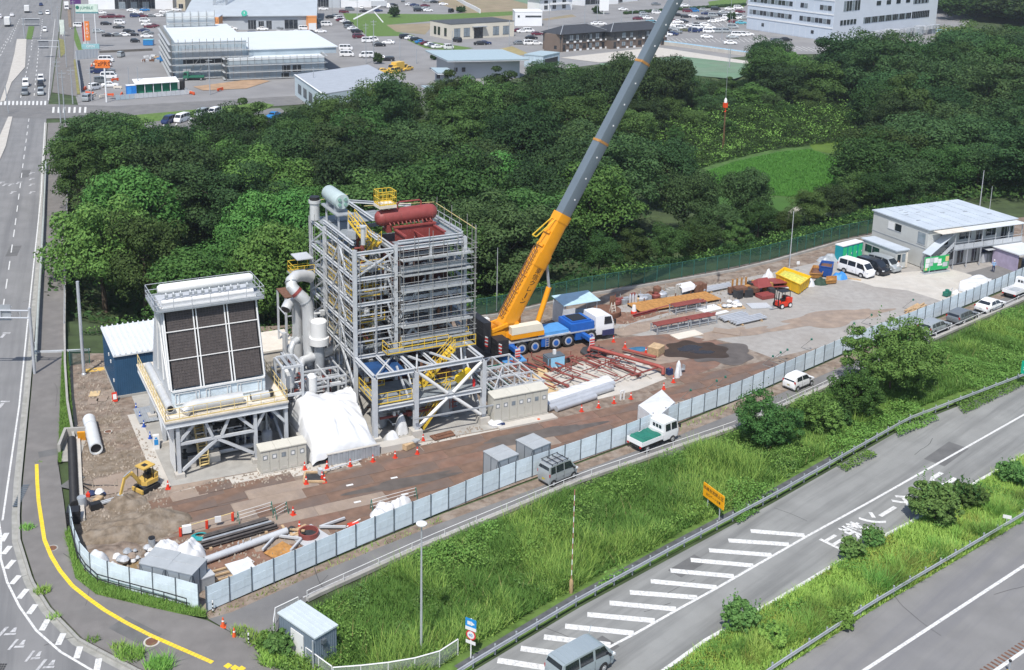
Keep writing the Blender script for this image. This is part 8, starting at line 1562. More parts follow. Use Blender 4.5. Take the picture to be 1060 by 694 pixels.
def flatbed(label,u,v,rz,col,double,bedl,load=None,loadm=None,sc=1.0,name='flatbed_truck'):
 t=thing(name,label,'truck',tuple(G(u,v,.012)),rz);cl=1.9 if double else 1.35;x1=2.35;x0=x1-cl;b=MB()
 S=[(x0,.5,1.25,2.0,.82,.76),(x0+.1,.42,1.25,2.06,.84,.78),(x1-.65,.42,1.24,2.06,.84,.78),(x1-.22,.42,1.22,1.95,.84,.76),(x1-.03,.42,1.15,1.25,.83,.78),(x1,.45,.9,1.0,.8,.74)];loft(b,S);b.build('cab',CM[col],t);b=MB();b.add([(x1-.01,-.74,1.28),(x1-.01,.74,1.28),(x1-.17,.7,1.92),(x1-.17,-.7,1.92)],[(0,1,2,3)]);b.build('windscreen',GLASS,t)
 for s in(-1,1):
  for xa,xb in(((x1-.95,x1-.25),(x0+.2,x1-1.05))if double else((x1-.95,x1-.25),)):b=MB();q=[(xa,s*.853,1.27),(xb,s*.853,1.27),(xb-.05,s*.8,1.9),(xa,s*.8,1.9)];b.add(q if s<0 else q[::-1],[(0,1,2,3)]);b.build('window',GLASS,t)
  b=MB();b.box((x1-.02,s*.62,.78),(.06,.25,.16));b.build('headlight',LAMP,t);b=MB();b.box((x1-.1,s*1.0,1.5),(.08,.2,.34));b.build('mirror',TRIM,t)
 b=MB()
 for y in(-.45,-.1,.25):b.box((x0-.015,y+.08,1.62),(.02,.26,.3))
 b.build('rear_window',GLASS,t);xb=x0-.08;xr=xb-bedl;b=MB();b.bx(xr,-.4,.42,xb+1.5,.4,.62);b.build('chassis',TRIM,t);b=MB();b.bx(xr,-.84,.66,xb,.84,.76);b.build('bed_floor',STEELG if col=='white' else CM[col],t)
 for n_,bb in(('side_board',(xr,-.86,.7,xb,-.82,1.08)),('side_board',(xr,.82,.7,xb,.86,1.08)),('tail_board',(xr-.05,-.86,.7,xr,.86,1.12)),('head_board',(xb-.05,-.82,.77,xb,.82,1.3))):b=MB();b.bx(*bb);b.build(n_,CM[col],t)
 b=MB()
 for s in(-1,1):b.box((xr-.07,s*.72,.6),(.06,.2,.14))
 b.build('tail_light',TAIL,t)
 if load:
  b=MB();n=10;vs=[]
  for j in range(n+1):
   for i in range(n+1):f,g=i/n,j/n;e=min(f,1-f,g,1-g);vs.append((xr+.02+(bedl-.08)*f,-.86+1.72*g,(1.0 if e<.02 else 1.22+.05*math.sin(f*9)*math.sin(g*8)+.04*math.sin(f*21))))
  b.add(vs,[(j*(n+1)+i,j*(n+1)+i+1,(j+1)*(n+1)+i+1,(j+1)*(n+1)+i)for j in range(n)for i in range(n)]);b.build(load,loadm,t)
 wheels(t,[(x1-.75,-.74),(x1-.75,.74),(xr+.7,-.74),(xr+.7,.74)],.33,.22);t.scale=(sc,)*3;return t
flatbed('white double cab truck with green tarpaulin on its bed',675.5,459.5,yaw_of(G(650,470),G(705,448)),'white',True,2.65,'tarpaulin',GRNT,1.05);flatbed('white flatbed truck at the right end of the roadside row',1052,306,RD2,'white',False,2.9)
far={}
def fcar(u,v,kind,col,head,place,cat='car',name=None):
 name=name or('parked_car' if 'road' not in place else 'car');lab=f"{'' if col == 'pale_blue' else col + ' '}{kind.replace('_', ' ')} {place}";k=(kind,col)
 if k not in far:t=make_car(kind,col,lab,'van' if 'van' in kind and kind!='minivan' else cat,name,None,False);far[k]=t
 else:t=copy_tree(far[k],None,None,lab);t.name=name;t['category']='van' if 'van' in kind and kind!='minivan' else cat
 t['group']='vehicles '+place;p=G(u,v,.02);t.location=(p.x,p.y,.0 if 'road' in place else-.03);t.rotation_euler=(0,0,R(head));return t
dn=math.degrees(yaw_of(G(46,60),G(43,100)))
for u,v,k,c,h in((26.8,89,'van','white',dn),(26,98,'minivan','grey',dn),(42.4,84,'minivan','white',dn),(42.2,90,'minivan','black',dn),(42.4,98,'minivan','silver',dn),(46.5,33,'kei_van','white',dn),(49.3,15,'minivan','white',dn),(42,15,'saloon','silver',dn),(42.5,6,'saloon','navy',dn),(12.5,17,'saloon','white',dn+180),(0,19,'minivan','white',dn+180)):fcar(u,v,k,c,h,'on the far main road')
fcar(91,104,'minivan','silver',dn+160,'at the lot entrance before the orange sign')
A='in the lot below the white shop'
for u,v,k,c,h in((105,14.5,'saloon','white',10),(110,26,'estate','black',5),(124,25,'minivan','white',0),(123,29.5,'saloon','black',5),(82,28,'minivan','white',0),(102,34,'estate','silver',3),(133.5,34,'estate','black',8),(140,44,'hatchback','black',8),(150,23,'minivan','white',10),(152,26.5,'saloon','white',10),(155,29,'saloon','maroon',10),(160,28,'saloon','maroon',10),(149,33,'saloon','navy',10),(153,35.5,'saloon','grey',10),(152,39,'saloon','white',10),(150,11.5,'saloon','blue',5),(143,14,'saloon','white',5),(136.5,12,'saloon','white',5),(170,13.5,'saloon','white',5),(183,11.5,'saloon','white',5),(178,14,'saloon','silver',5)):fcar(u,v,k,c,h,A)
A='in the builders yard by the orange sign'
for u,v,k,c,h in((125.5,59,'kei_van','silver',80),(110,64,'van','white',5),(102,76,'van','navy',5),(111,74.5,'saloon','grey',5),(113,81.5,'van','white',5),(104,86,'kei_van','grey',20),(114,90,'saloon','white',10),(108,69,'saloon','white',5),(98,93,'kei_van','white',60)):fcar(u,v,k,c,h,A)
A='in the long store car park'
for u,v,k,c,h in((224,31,'saloon','white',0),(233,31,'saloon','navy',0),(240,31,'saloon','white',0),(272,31.5,'saloon','white',0),(288,30.5,'saloon','grey',0),(310,30,'saloon','white',5),(315,31,'minivan','white',5),(321,36,'minivan','black',5),(332,34,'saloon','white',5),(338,27,'van','white',5),(335,10.5,'saloon','white',3),(331,24,'minivan','grey',60),(342,19,'saloon','black',40),(347.5,18,'saloon','grey',40),(351,20.5,'minivan','white',40),(353,22,'saloon','maroon',40),(357,23.5,'saloon','white',40),(360.5,25.5,'saloon','black',40),(361.5,29,'estate','grey',40),(365,31,'saloon','white',40),(369.5,34,'estate','black',30),(381,44,'van','white',5),(387,43,'kei_van','white',5),(392.5,48,'saloon','black',5),(402,45.5,'saloon','white',170),(358,52,'van','white',3),(359,58.5,'van','white',3),(379,59.5,'van','white',185),(401,63,'estate','black',175),(394,62,'saloon','white',175)):fcar(u,v,k,c,h,A)
A='by the gate roofs depot'
for u,v,k,c,h in((395,75.5,'saloon','yellow',200),(390,78.5,'saloon','yellow',200),(409,76,'kei_van','yellow',230),(415,73.5,'van','yellow',230),(421,73,'saloon','yellow',230)):fcar(u,v,k,c,h,A)
A='in the row left of the beige office'
for u,v,k,c,h in((419.5,40,'minivan','black',25),(425,41,'saloon','white',25),(431,42.5,'estate','black',25),(436,45,'saloon','blue',25),(441,46.5,'saloon','maroon',25),(446,48,'saloon','white',25),(449.5,49,'saloon','grey',25),(453,50,'saloon','white',25),(464.5,51,'kei_van','white',25)):fcar(u,v,k,c,h,A)
A='beside the beige office and brown flats'
for u,v,k,c,h in((473,43.5,'minivan','black',120),(497,46.5,'saloon','black',5),(502,46,'saloon','navy',5),(547,33.5,'minivan','white',10),(541,34,'saloon','white',10),(550,40.5,'saloon','black',5),(556,36.5,'saloon','maroon',8),(537,33,'saloon','maroon',30),(548,46.5,'minivan','white',8),(538,46,'saloon','grey',8),(555,46.5,'saloon','white',8)):fcar(u,v,k,c,h,A)
A='in the distant upper car park'
for u,v,k,c,h in((407,6.5,'saloon','black',30),(405,8.5,'saloon','white',30),(424,6,'saloon','white',15),(429,6.5,'saloon','navy',15),(432,8.5,'saloon','grey',15),(433,12,'minivan','black',10),(443,12,'saloon','white',10),(441,10,'saloon','silver',10),(440,7,'saloon','maroon',10),(459,5.5,'saloon','white',5),(467,13,'kei_van','black',60),(417,2,'saloon','grey',90),(442,2.5,'saloon','silver',10),(374.5,9,'saloon','white',90),(362,11,'minivan','grey',10),(645,11,'saloon','white',5),(679,5.5,'saloon','grey',5),(617,26,'saloon','white',5),(622,26,'saloon','white',5)):fcar(u,v,k,c,h,A)
A='in the big car park by the grey offices'
for u,v,k,c,h in((660,20.5,'saloon','maroon',5),(670.5,20,'saloon','white',5),(666,18,'saloon','silver',5),(674,26,'van','cyan',10),(680,25,'saloon','white',10),(718.5,12.5,'minivan','blue',350),(709,7,'saloon','white',5),(704,9.5,'saloon','white',5),(710,18.5,'estate','black',350),(717,18,'saloon','white',350),(702,24,'saloon','white',340),(707,23.5,'saloon','black',330),(699,23,'saloon','maroon',340),(698,31,'saloon','silver',340),(704.5,30.5,'minivan','white',340),(700,34.5,'saloon','grey',340),(690,37,'saloon','white',320),(696,36.5,'saloon','navy',320),(710,32.5,'saloon','olive',340),(718.5,33.5,'minivan','navy',340),(716,28,'saloon','white',340),(722,26.5,'saloon','black',340),(722,30,'minivan','white',340),(730,27,'saloon','white',350),(726,20.5,'saloon','black',350),(733.5,20.5,'saloon','black',350),(738,17.5,'minivan','silver',350),(743,17,'saloon','black',330),(738,23.5,'saloon','white',350),(744,22.5,'saloon','white',350),(728,32.5,'saloon','navy',340),(733.5,34,'minivan','white',345),(743,34,'minivan','silver',345),(751,34,'minivan','silver',345),(731.5,39.5,'saloon','white',350),(756,46,'saloon','white',350),(758,40,'saloon','silver',345),(763,37.5,'minivan','white',350),(768,37.5,'minivan','white',350),(774,37,'saloon','white',350),(753,19.5,'minivan','white',350),(749,21.5,'saloon','white',350),(759,15,'saloon','white',350),(755,10.5,'saloon','white',350),(765,18.5,'minivan','silver',350),(767,25,'saloon','cyan',350),(762,20,'saloon','white',350),(735,30,'saloon','white',345),(770,20,'saloon','silver',350),(814,50.5,'van','white',350),(804,43.5,'estate','grey',10),(813,42.5,'saloon','black',5)):fcar(u,v,k,c,h,A)
have=[scr(o.location)for o in LABELS if o.get('category')in('car','van')];rn=random.Random(12)
for(u0,v0),(u1,v1),h,A2,st in(((694,14),(770,9),350,A,5.6),((690,17.5),(772,13),350,A,5.6),((688,22),(772,16.5),350,A,5.8),((686,28),(772,23),345,A,6),((684,33),(772,29),345,A,6.4),((648,17),(686,14),5,A,6),((100,19),(180,17),5,'in the lot below the white shop',8),((112,38),(146,37),8,'in the lot below the white shop',8.5),((262,37),(325,34),5,'in the long store car park',8),((342,14),(398,12),5,'in the distant upper car park',7),((402,4),(470,3),15,'in the distant upper car park',6.5),((364,38),(378,41),30,'in the long store car park',6)):
 n_=int((u1-u0)/st)
 for i in range(n_):
  u,v=u0+(u1-u0)*i/n_,v0+(v1-v0)*i/n_
  if rn.random()<.3 or any(abs(u-a)<6 and abs(v-c)<2.6 for a,c in have)or 225<u<262:continue
  have.append((u,v));fcar(u,v,rn.choice(['saloon','saloon','minivan','saloon','estate']),rn.choice(['white','white','silver','black','grey','navy','white','maroon']),h,A2)
A='in the bays behind the wood'
for u,v,k,c,h in((175,127.5,'minivan','navy',250),(188.5,126,'van','white',250),(209,120,'minivan','silver',250),(222,119,'minivan','white',250),(283,122,'saloon','blue',250)):fcar(u,v,k,c,h,A)
def boxtruck(u,v,rz,label,col,boxm,L=5.2,h=2.9):
 t=thing('box_truck',label,'truck',tuple(G(u,v,.0)),rz);b=MB();b.bx(-L/2,-1.05,.9,L/2-1.6,1.05,h);b.build('cargo_box',boxm,t);b=MB();S=[(L/2-1.5,.5,1.4,2.3,.95,.9),(L/2-.4,.45,1.4,2.35,.97,.9),(L/2,.45,1.2,1.5,.95,.88)];loft(b,S);b.build('cab',CM[col],t);b=MB();b.add([(L/2+.02,-.85,1.55),(L/2+.02,.85,1.55),(L/2-.35,.82,2.3),(L/2-.35,-.82,2.3)],[(0,1,2,3)]);b.build('windscreen',GLASS,t);b=MB();b.bx(-L/2,-.5,.5,L/2,.5,.88);b.build('chassis',TRIM,t);wheels(t,[(x,y)for x in(-L/2+1.1,L/2-.9)for y in(-.85,.85)],.45,.3);return t
boxtruck(8,27,R(dn+180),'big white box truck driving away at the top left','white',WHITE,9,3.6);boxtruck(410,74.5,R(230),'yellow box truck among the yellow depot vehicles','yellow',CM['yellow']);boxtruck(394,8.5,R(3),'long pale grey box truck in the distant upper car park','white',STEELW,9,3.3);boxtruck(28,13,R(dn+180),'white box truck with orange rear far up the main road','white',WHITE,7,3.2);boxtruck(69,10,R(dn),'long white truck parked by the purple banner','white',WHITE,9,3.4);flatbed('green flatbed truck before the scaffolded building',200,83,R(185),'green',False,3.6,sc=1.15,name='flatbed_truck')
def frame2(a,b_):A,B=G(*a),G(*b_);return A,yaw_of(A,B),(B-A).length
def building(name,label,a,b_,depth,h,wall,roof,cat='building',par=.3):
 A,yw,L=frame2(a,b_);t=thing(name,label,cat,(A.x,A.y,-.05),yw);b=MB();b.bx(0,0,0,L,depth,h);b.build('wall',wall,t);b=MB();b.bx(-.1,-.1,h+.01,L+.1,depth+.1,h+par);b.build('roof',roof,t);return t,L
def win(t,x0,x1,z0,z1,y=-.03,m=GLASS,name='window',fr=STEELW,mull=0):
 b=MB();b.bx(x0,y-.03,z0,x1,y,z1);o=b.build(name,m,t);b=MB();b.bx(x0-.08,y-.08,z0-.1,x1+.08,y+.01,z0-.005);b.bx(x0-.08,y-.06,z1+.005,x1+.08,y+.01,z1+.08)
 for k in range(mull):x=x0+(x1-x0)*(k+1)/(mull+1);b.bar((x,y-.04,z0),(x,y-.04,z1),.07)
 b.build('window_frame',fr,o);return o
FW=mat('far_white_wall',(.74,.75,.76),.6,var=.04,scale=.2);FG=mat('far_grey_wall',(.4,.43,.46),.6,var=.05,scale=.2)
t,L=building('shop','large white shop with dark glass entrance at the top left',(92,10),(179,9.5),30,9,FW,STEELW);win(t,L*.31,L*.79,.2,6.5,mull=9);b=MB();b.bx(L*.42,-3,5.5,L*.75,-.1,6.6);b.build('canopy',STEELW,t)
for x in(.36,.5,.64):win(t,L*x,L*x+3,.3,3.4,-.1,GLASSL,'door',mull=1)
t,L=building('shop','narrow tan building right of the white shop',(183,11),(192,11),20,9,mat('tan_wall',(.5,.44,.33),.7),STEELG);win(t,1,L-1,1,3,mull=1)
t,L=building('store','long grey roofed store with curved roof and green round logo',(192,31.5),(327,30.5),60,5.5,FG,GREYR,par=.1)
b=MB();n=10;prof=[(-1.0+62*k/n,5.6+6.5*math.sin(math.pi*(.06+.5*k/n))-1.2)for k in range(n+1)];b.add([(x,y,z)for x in(-.5,L+.5)for y,z in prof]+[(x,y,z-.3)for x in(-.5,L+.5)for y,z in prof],[(k,n+1+k,n+2+k,k+1)for k in range(n)]+[(2*n+2+k,2*n+3+k,3*n+4+k,3*n+3+k)for k in range(n)]+[(k,k+1,2*n+3+k,2*n+2+k)for k in range(n)]+[(n+1+k,3*n+3+k,3*n+4+k,n+2+k)for k in range(n)]+[(0,2*n+2,3*n+3,n+1)]);b.build('curved_roof',mat('store_roof',(.42,.46,.49),.5,var=.06,scale=.3),t)
for x0,x1,z1 in((.48,.54,3.8),(.62,.66,3.6),(.76,.86,3.9),(.87,.98,3.9),(.56,.6,3.4)):win(t,L*x0,L*x1,.3,z1,mull=2,m=GLASS if x0!=.87 else FG)
b=MB();b.lathe([(1.2,0),(1.2,.12)],20,0,Matrix.Translation((L*.455,-1.1,6.6))@Matrix.Rotation(R(70),4,'X'));b.build('logo_disc',mat('logo_green',(.02,.33,.24),.5),t);b=MB();b.bx(L*.452,-1.28,6.0,L*.458,-1.22,7.2);b.build('logo_mark',WHITE,t)
OR=mat('shop_orange',(.72,.3,.1),.55,var=.04,scale=.3)
t,L=building('fascia_shop','orange fascia shop front at the left end of the grey store',(192,35),(227,35),9,6.2,OR,GREYR);b=MB();b.bx(1.5,-.5,3.6,L,-.05,6.3);b.build('fascia',OR,t);b=MB();b.bx(.4,-1.2,0,1.4,-.05,7.2);b.build('fin',OR,t);x=text_bm('kadenno 永山',1.9,face_matrix((L*.56,-.56,5.0),(1,0,0),(0,0,1)),.05);x.build('lettering',BROWN,t,smooth=False)
win(t,L*.3,L*.58,.2,3.4,mull=3);win(t,L*.66,L*.95,.2,3.4,mull=3);b=MB();b.bx(L*.24,-.4,0,L*.28,-.06,3.58);b.bx(L*.6,-.4,0,L*.64,-.06,3.58);b.build('pillar',WHITE,t)
t,L=building('small_shop','small orange block at the right end of the grey store',(319,31.5),(328,31.2),6,5.2,OR,OR);win(t,.4,1.4,.2,2.6,m=DARK);win(t,1.8,3.2,.2,2.6,m=WHITE);b=MB();b.bx(.2,-.12,0,L-.2,-.06,2.8);b.build('lower_panel',FW,t)
SH=mat('scaffold_sheet',(.36,.43,.48),.6,var=.14,scale=.3,stain=(.24,.285,.32),samt=.6,sscale=.15);SHW=mat('new_white_roof',(.62,.66,.68),.55,var=.03,scale=.2)
def scaf(t,pts,h,step,lift=1.9,seed=0):
 P=[Vector((p[0],p[1],0))for p in pts]
 for p,q in zip(P,P[1:]):
  n=max(1,int((q-p).length/step))
  for i in range(n+1):s=p+(q-p)*i/n;b=MB();b.tube(s,s+Vector((0,0,h+.9)),.085,5);b.build('standard',SCAF,t)
  z=.4
  while z<h+.6:b=MB();b.tube(p+Vector((0,0,z)),q+Vector((0,0,z)),.05,5);b.build('ledger',SCAF,t);b=MB();d=(q-p).normalized();k=Vector((-d.y,d.x,0))*.45;b.bar(p+Vector((0,0,z-.1))-k,q+Vector((0,0,z-.1))-k,.7,.06);b.build('plank_run',PLANKM,t);z+=lift
t,L=building('building_under_construction','big building under construction wrapped in blue grey scaffold sheets',(183,82),(256,79),46,10.2,SH,SHW);win(t,L*.09,L*.93,5.6,8.4,m=FG,name='upper_band');win(t,L*.1,L*.93,4.2,5.4,m=DARK,name='dark_gap');scaf(t,[(-1.2,46),(-1.2,-1.2),(L+.5,-1.2)],10.4,1.9);b=MB()
for k in range(10):b.bx(-.06,k*4.5+.3,.4,-.02,k*4.5+4.1,10)
b.build('side_sheet',SH,t);b=MB();b.bx(L*.02,40,10.6,L*.78,40.4,15);b.build('rear_parapet',SHW,t);b=MB();b.bx(L*.09,-.3,1.9,L*.2,-.1,2.9);b.build('white_board',WHITE,t)
for i in range(2):b=MB();b.bar((L*(.2+.1*i),-1.35,3-i),(L*(.35+.1*i),-1.35,6.4-i),.2);b.build('brace',SCAF,t)
scaf(t,[(L*.02,39.6),(L*.78,39.6)],14.6,2.2)
t2,L2=building('building_wing','long white roofed wing of the scaffolded building',(238,83),(336,79),26,5.4,SH,SHW);b=MB();b.bx(L2*.2,7,5.71,L2+5,30,7.4);b.build('upper_wall',SH,t2);b=MB();b.bx(L2*.14,6.6,7.41,L2+5.4,52,7.7);b.build('upper_roof',SHW,t2);scaf(t2,[(-1,8),(-1,-1),(L2,-1),(L2+1,20)],5.6,2.0)
for x in(.55,.66):win(t2,L2*x,L2*(x+.09),1.6,3.6,m=DARK,mull=1)
b=MB();b.bx(L2*.54,-.12,0,L2*.62,-.05,1.4);b.build('doorway',DARK,t2)
c=[G(u,v,5.2)for u,v in((305,78),(334,98),(372,92),(398,68))]
A=Vector((c[1].x,c[1].y,0));yw=yaw_of(c[1],c[2]);t=thing('hall','pale hall with grey felt roof half hidden behind the tall trees','building',(A.x,A.y,0),yw);Lh,Dh=26,(c[0]-c[1]).length
hd=Vector((c[0].x-c[1].x,c[0].y-c[1].y,0));hd.rotate(Matrix.Rotation(-yw,3,'Z'));q=[(0,0),(Lh,0),(Lh+hd.x,hd.y),(hd.x,hd.y)];b=MB();b.prism(q,0,5.0);b.build('wall',mat('hall_wall',(.5,.58,.62),.6,var=.05),t);b=MB();b.prism([(x*1.01,y*1.01)for x,y in q],5.01,5.3);b.build('roof',mat('hall_roof',(.34,.37,.41),.8,var=.06,scale=.6),t)
for k in range(4):b=MB();f0,f1=.15+k*.2,.27+k*.2;b.add([(hd.x*f0-.08,hd.y*f0,1.2),(hd.x*f1-.08,hd.y*f1,1.2),(hd.x*f1-.08,hd.y*f1,3.6),(hd.x*f0-.08,hd.y*f0,3.6)],[(0,1,2,3),(3,2,1,0)]);b.build('window',GLASSL,t)
b=MB();b.bar((0,0,5.36),(hd.x,hd.y,5.36),.4,.1);b.build('parapet',FW,t)
GR=mat('canopy_blue_grey',(.35,.44,.48),.5,var=.05)
def canopy(name,label,roofpx,h,walls=True):
 c=[G(u,v,h)for u,v in roofpx];p=sum(c,Vector())/len(c);t=thing(name,label,'building',(p.x,p.y,0),0);q=[(k.x-p.x,k.y-p.y)for k in c];b=MB();b.prism(q,h,h+.25);b.build('roof',GR,t);b=MB();b.prism([(x*.8+.5,y*.75+.4)for x,y in q],0,h-.02);b.build('wall',FG,t);b=MB();b.prism([(x*.99,y*.99)for x,y in q],h-.3,h-.03);b.build('fascia',FW,t)
 x0=min(k[0]for k in q);y0=min(k[1]for k in q)
 for k in range(2):b=MB();b.box((x0*.42+k*2.2,y0*.74+.36,2.6),(1.0,.12,1.2));b.build('window',GLASS,t)
 return t
canopy('depot_building','depot building with broad blue grey roof behind the wood',((440,53),(520,52),(548,62),(463,63.5)),5.5);canopy('depot_kiosk','small kiosk with blue grey flat roof below the depot building',((446,71),(463,71),(472,76),(453,76.5)),3.6);canopy('depot_kiosk','lowest flat blue grey roof of the depot in front of the kiosk',((436,89.5),(465,90),(468,95.5),(450,96.5)),3.0)
t,L=building('small_shed','small pale blue shed with dark doorway before the brown flats',(562,71),(579,67),6.5,3.6,mat('shed_blue_grey',(.42,.52,.58),.6),GR);win(t,1.0,L-1.2,.1,2.7,m=DARK,name='doorway');b=MB();b.bx(-1.6,1,0,-.2,4,1.2);b.build('side_tank',FW,t)
BE=mat('beige_office',(.6,.56,.47),.7,var=.04,scale=.3)
t,L=building('low_office','single storey beige office with dark framed windows',(466.5,41.5),(532,37.5),16,5.6,BE,mat('dark_roof',(.07,.075,.08),.7),par=.15)
for x in(.05,.2,.66,.82):win(t,L*x,L*x+2.6,1.0,4.0,m=GLASSL,fr=DARK,mull=1)
win(t,L*.36,L*.5,.2,4.2,m=GLASS,fr=DARK,mull=3,name='entrance');b=MB();b.bx(L*.33,-1.6,4.3,L*.54,-.06,4.55);b.build('porch',STEELG,t)
for y in(3,8,11):b=MB();b.bx(-.1,y,1.0,-.03,y+1.8,4.0);b.build('window',GLASS,t)
BR=mat('brown_brick_wall',(.15,.115,.095),.8,var=.08,scale=.4);DKR=mat('slate_roof',(.045,.048,.055),.6,var=.12,scale=1.0);DKW=mat('dark_upper_wall',(.07,.07,.07),.7)
def flats(label,a,b_,depth):
 A,yw,L=frame2(a,b_);t=thing('apartment_block',label,'apartment block',(A.x,A.y,-.05),yw);b=MB();b.bx(0,0,0,L,depth,2.9);b.build('lower_wall',BR,t);b=MB();b.bx(.01,.01,2.91,L-.01,depth-.01,5.9);b.build('upper_wall',DKW if depth>9 else BR,t);b=MB();e=.8;r=2.3;b.add([(-e,-e,5.92),(L+e,-e,5.92),(L+e,depth+e,5.92),(-e,depth+e,5.92),(depth*.5,depth/2,5.92+r),(L-depth*.5,depth/2,5.92+r)],[(0,1,5,4),(1,2,5),(2,3,4,5),(3,0,4),(3,2,1,0)]);b.build('roof',DKR,t,smooth=False);b=MB()
 for p,q in(((-e,-e,6.0),(depth*.5,depth/2,6.05+r)),((depth*.5,depth/2,6.05+r),(L-depth*.5,depth/2,6.05+r)),((L+e,-e,6.0),(L-depth*.5,depth/2,6.05+r))):b.bar(p,q,.22,.1)
 b.build('roof_ridge',STEELG,t);n=7
 for k in range(n):
  x=L*(k+.35)/n;w_=1.5 if k%2 else 1.1
  for z,hh in((.5 if k%2==0 else .9,2.3),(3.6,5.4)):win(t,x,x+w_,z,hh,m=GLASSL if(k+int(z))%3 else GLASS,fr=DARK,mull=1)
  b=MB();b.box((x+w_+.6,-.3,3.1),(.8,.35,.55));b.box((x+w_+.5,-.5,.35),(.8,.35,.6));b.build('air_conditioner',FW,t)
 win(t,L*.6,L*.63,.3,5.4,m=DARK,name='stair_slot');return t
flats('left brown two storey apartment block with dark hipped roof',(580,54),(627,50),9.5);flats('right brown two storey apartment block behind the crane boom',(632,51),(690,46.5),9.5)
b=MB();A=G(563,53);tt=thing('gable_wing','brown side wing at the left end of the apartments','apartment wing',(A.x,A.y,0),yaw_of(G(563,53),G(580,54)));b.bx(0,.2,0,6.4,9,5.85);b.build('wall',BR,tt);b=MB();b.bx(3.5,.1,.9,4.4,.18,2.0);b.build('window',GLASS,tt)
t,L=building('white_house','white flat roofed house with slit windows left of the apartments',(533,27),(561,27),11,5.6,FW,FW);win(t,L*.38,L*.97,3.6,4.2);win(t,L*.1,L*.17,3.5,4.3)
t,L=building('house','pale house with grey tiled roof above the white house',(558,12),(592,10),9,5.5,FW,DKR);b=MB();b.add([(-1,-1,5.9),(L+1,-1,5.9),(L+1,10,5.9),(-1,10,5.9),(L*.2,4.5,7.8),(L*.8,4.5,7.8)],[(0,1,5,4),(1,2,5),(2,3,4,5),(3,0,4),(3,2,1,0)]);b.build('hipped_roof',DKR,t)
for x in(.15,.4,.7):win(t,L*x,L*x+2,.8,2.6,mull=1);win(t,L*x,L*x+2,3.6,4.8,mull=1)
b=MB();b.bx(L*.3,-1.2,2.8,L*.9,-.05,3.6);b.build('balcony',FW,t)
t,L=building('shop','small white shop building at the top edge behind the lawn',(602,6),(640,4),12,5,FW,STEELG);win(t,2,L-8,.4,3,mull=3)
t,L=building('shop','white shop building with dark entrance at the top right of the crane boom',(628,4.5),(660,1),14,6,FW,STEELG);win(t,L*.2,L*.5,.3,4,mull=2)
t,L=building('store','white store with green lettering panels at the top centre',(352,8),(398,7.5),20,8.5,FW,STEELW);b=MB();b.bx(L*.2,-.1,3.6,L*.38,-.03,5.2);b.build('sign_panel',mat('pale_green_panel',(.5,.62,.4),.6),t);x=text_bm('SELECT',1.1,face_matrix((L*.29,-.14,4.4),(1,0,0),(0,0,1)),.03);x.build('lettering',GRNT,t,smooth=False);b=MB();b.lathe([(.9,0),(.9,.05)],16,0,Matrix.Translation((L*.66,-.05,4.4))@Matrix.Rotation(R(90),4,'X'));b.build('logo',FIELDG,t)
t,L=building('store','grey fronted store with steel frame entrance at the top centre left',(313,7.5),(352,8.2),18,8,FG,STEELG);win(t,L*.35,L*.7,.3,5,mull=4);b=MB();b.lathe([(1.1,0),(1.1,.06)],16,0,Matrix.Translation((L*.02,-.05,6.6))@Matrix.Rotation(R(90),4,'X'));b.build('logo',WHITE,t)
OFW=mat('office_panel',(.52,.58,.66),.45,var=.03,scale=.25);OFW2=mat('office_front_panel',(.58,.62,.68),.45,var=.03,scale=.25)
A,B,Cc=G(772.5,30),G(861,43.5),G(968,30)
t=thing('office_building','large pale grey three storey office building at the top right','office building',(B.x,B.y,-.05),0);a1=A-B;c1=Cc-B;H1=15.5;b=MB();back=a1+c1;b.prism([(0,0),(c1.x,c1.y),(back.x,back.y),(a1.x,a1.y)],0,H1);b.build('wall',OFW2,t);b=MB();b.prism([(x*1.005,y*1.005)for x,y in((0,0),(c1.x,c1.y),(back.x,back.y),(a1.x,a1.y))],H1+.01,H1+.5);b.build('roof',STEELW,t)
def onface(d,f0,f1,z0,z1,m,name,out=.12):
 n=Vector((d.y,-d.x,0)).normalized();n=n if n.dot(Vector((-B.x,-B.y,0)))>0 else-n;p,q=d*f0+n*out,d*f1+n*out;b=MB();k=n*-.1;b.add([p+Vector((0,0,z0)),q+Vector((0,0,z0)),q+Vector((0,0,z1)),p+Vector((0,0,z1)),p+k+Vector((0,0,z0)),q+k+Vector((0,0,z0)),q+k+Vector((0,0,z1)),p+k+Vector((0,0,z1))],[(0,1,2,3),(7,6,5,4),(0,4,5,1),(1,5,6,2),(2,6,7,3),(3,7,4,0)]);return b.build(name,m,t)
for k in range(14):onface(a1,k/14+.003,(k+1)/14-.003,.2,H1-.2,OFW,'wall_panel',.06)
for z in(4.6,9.4,14.4):onface(a1,0,1,z,z+.5,FW,'sill_band',.22)
for z0 in(6.2,11.0):
 for k in range(22):
  if k in(8,9)or(z0>7 and k in(3,4,5)):continue
  o=onface(a1,.03+k*.043,.03+k*.043+.037,z0,z0+1.7,GLASS if(k*7+int(z0))%5<3 else GLASSL,'window',.16)
for f in(.2,.78):onface(a1,f,f+.03,2.0,3.2,GLASS,'window',.16)
for k in range(6):onface(c1,.08+k*.025,.08+k*.025+.02,10.6,14.2,GLASS if k%3 else GLASSL,'window',.12)
for k in range(4):onface(c1,.38+k*.095,.42+k*.095,11.6,13.2,GLASS,'window',.12)
for k in range(9):onface(c1,.74+k*.018,.74+k*.018+.015,10.8,12.6,GLASS if k%2 else GLASSL,'window',.12)
for k in range(28):onface(c1,.27+k*.0165,.27+k*.0165+.013,5.4,7.6,GLASS if k%4 else GLASSL,'window',.12)
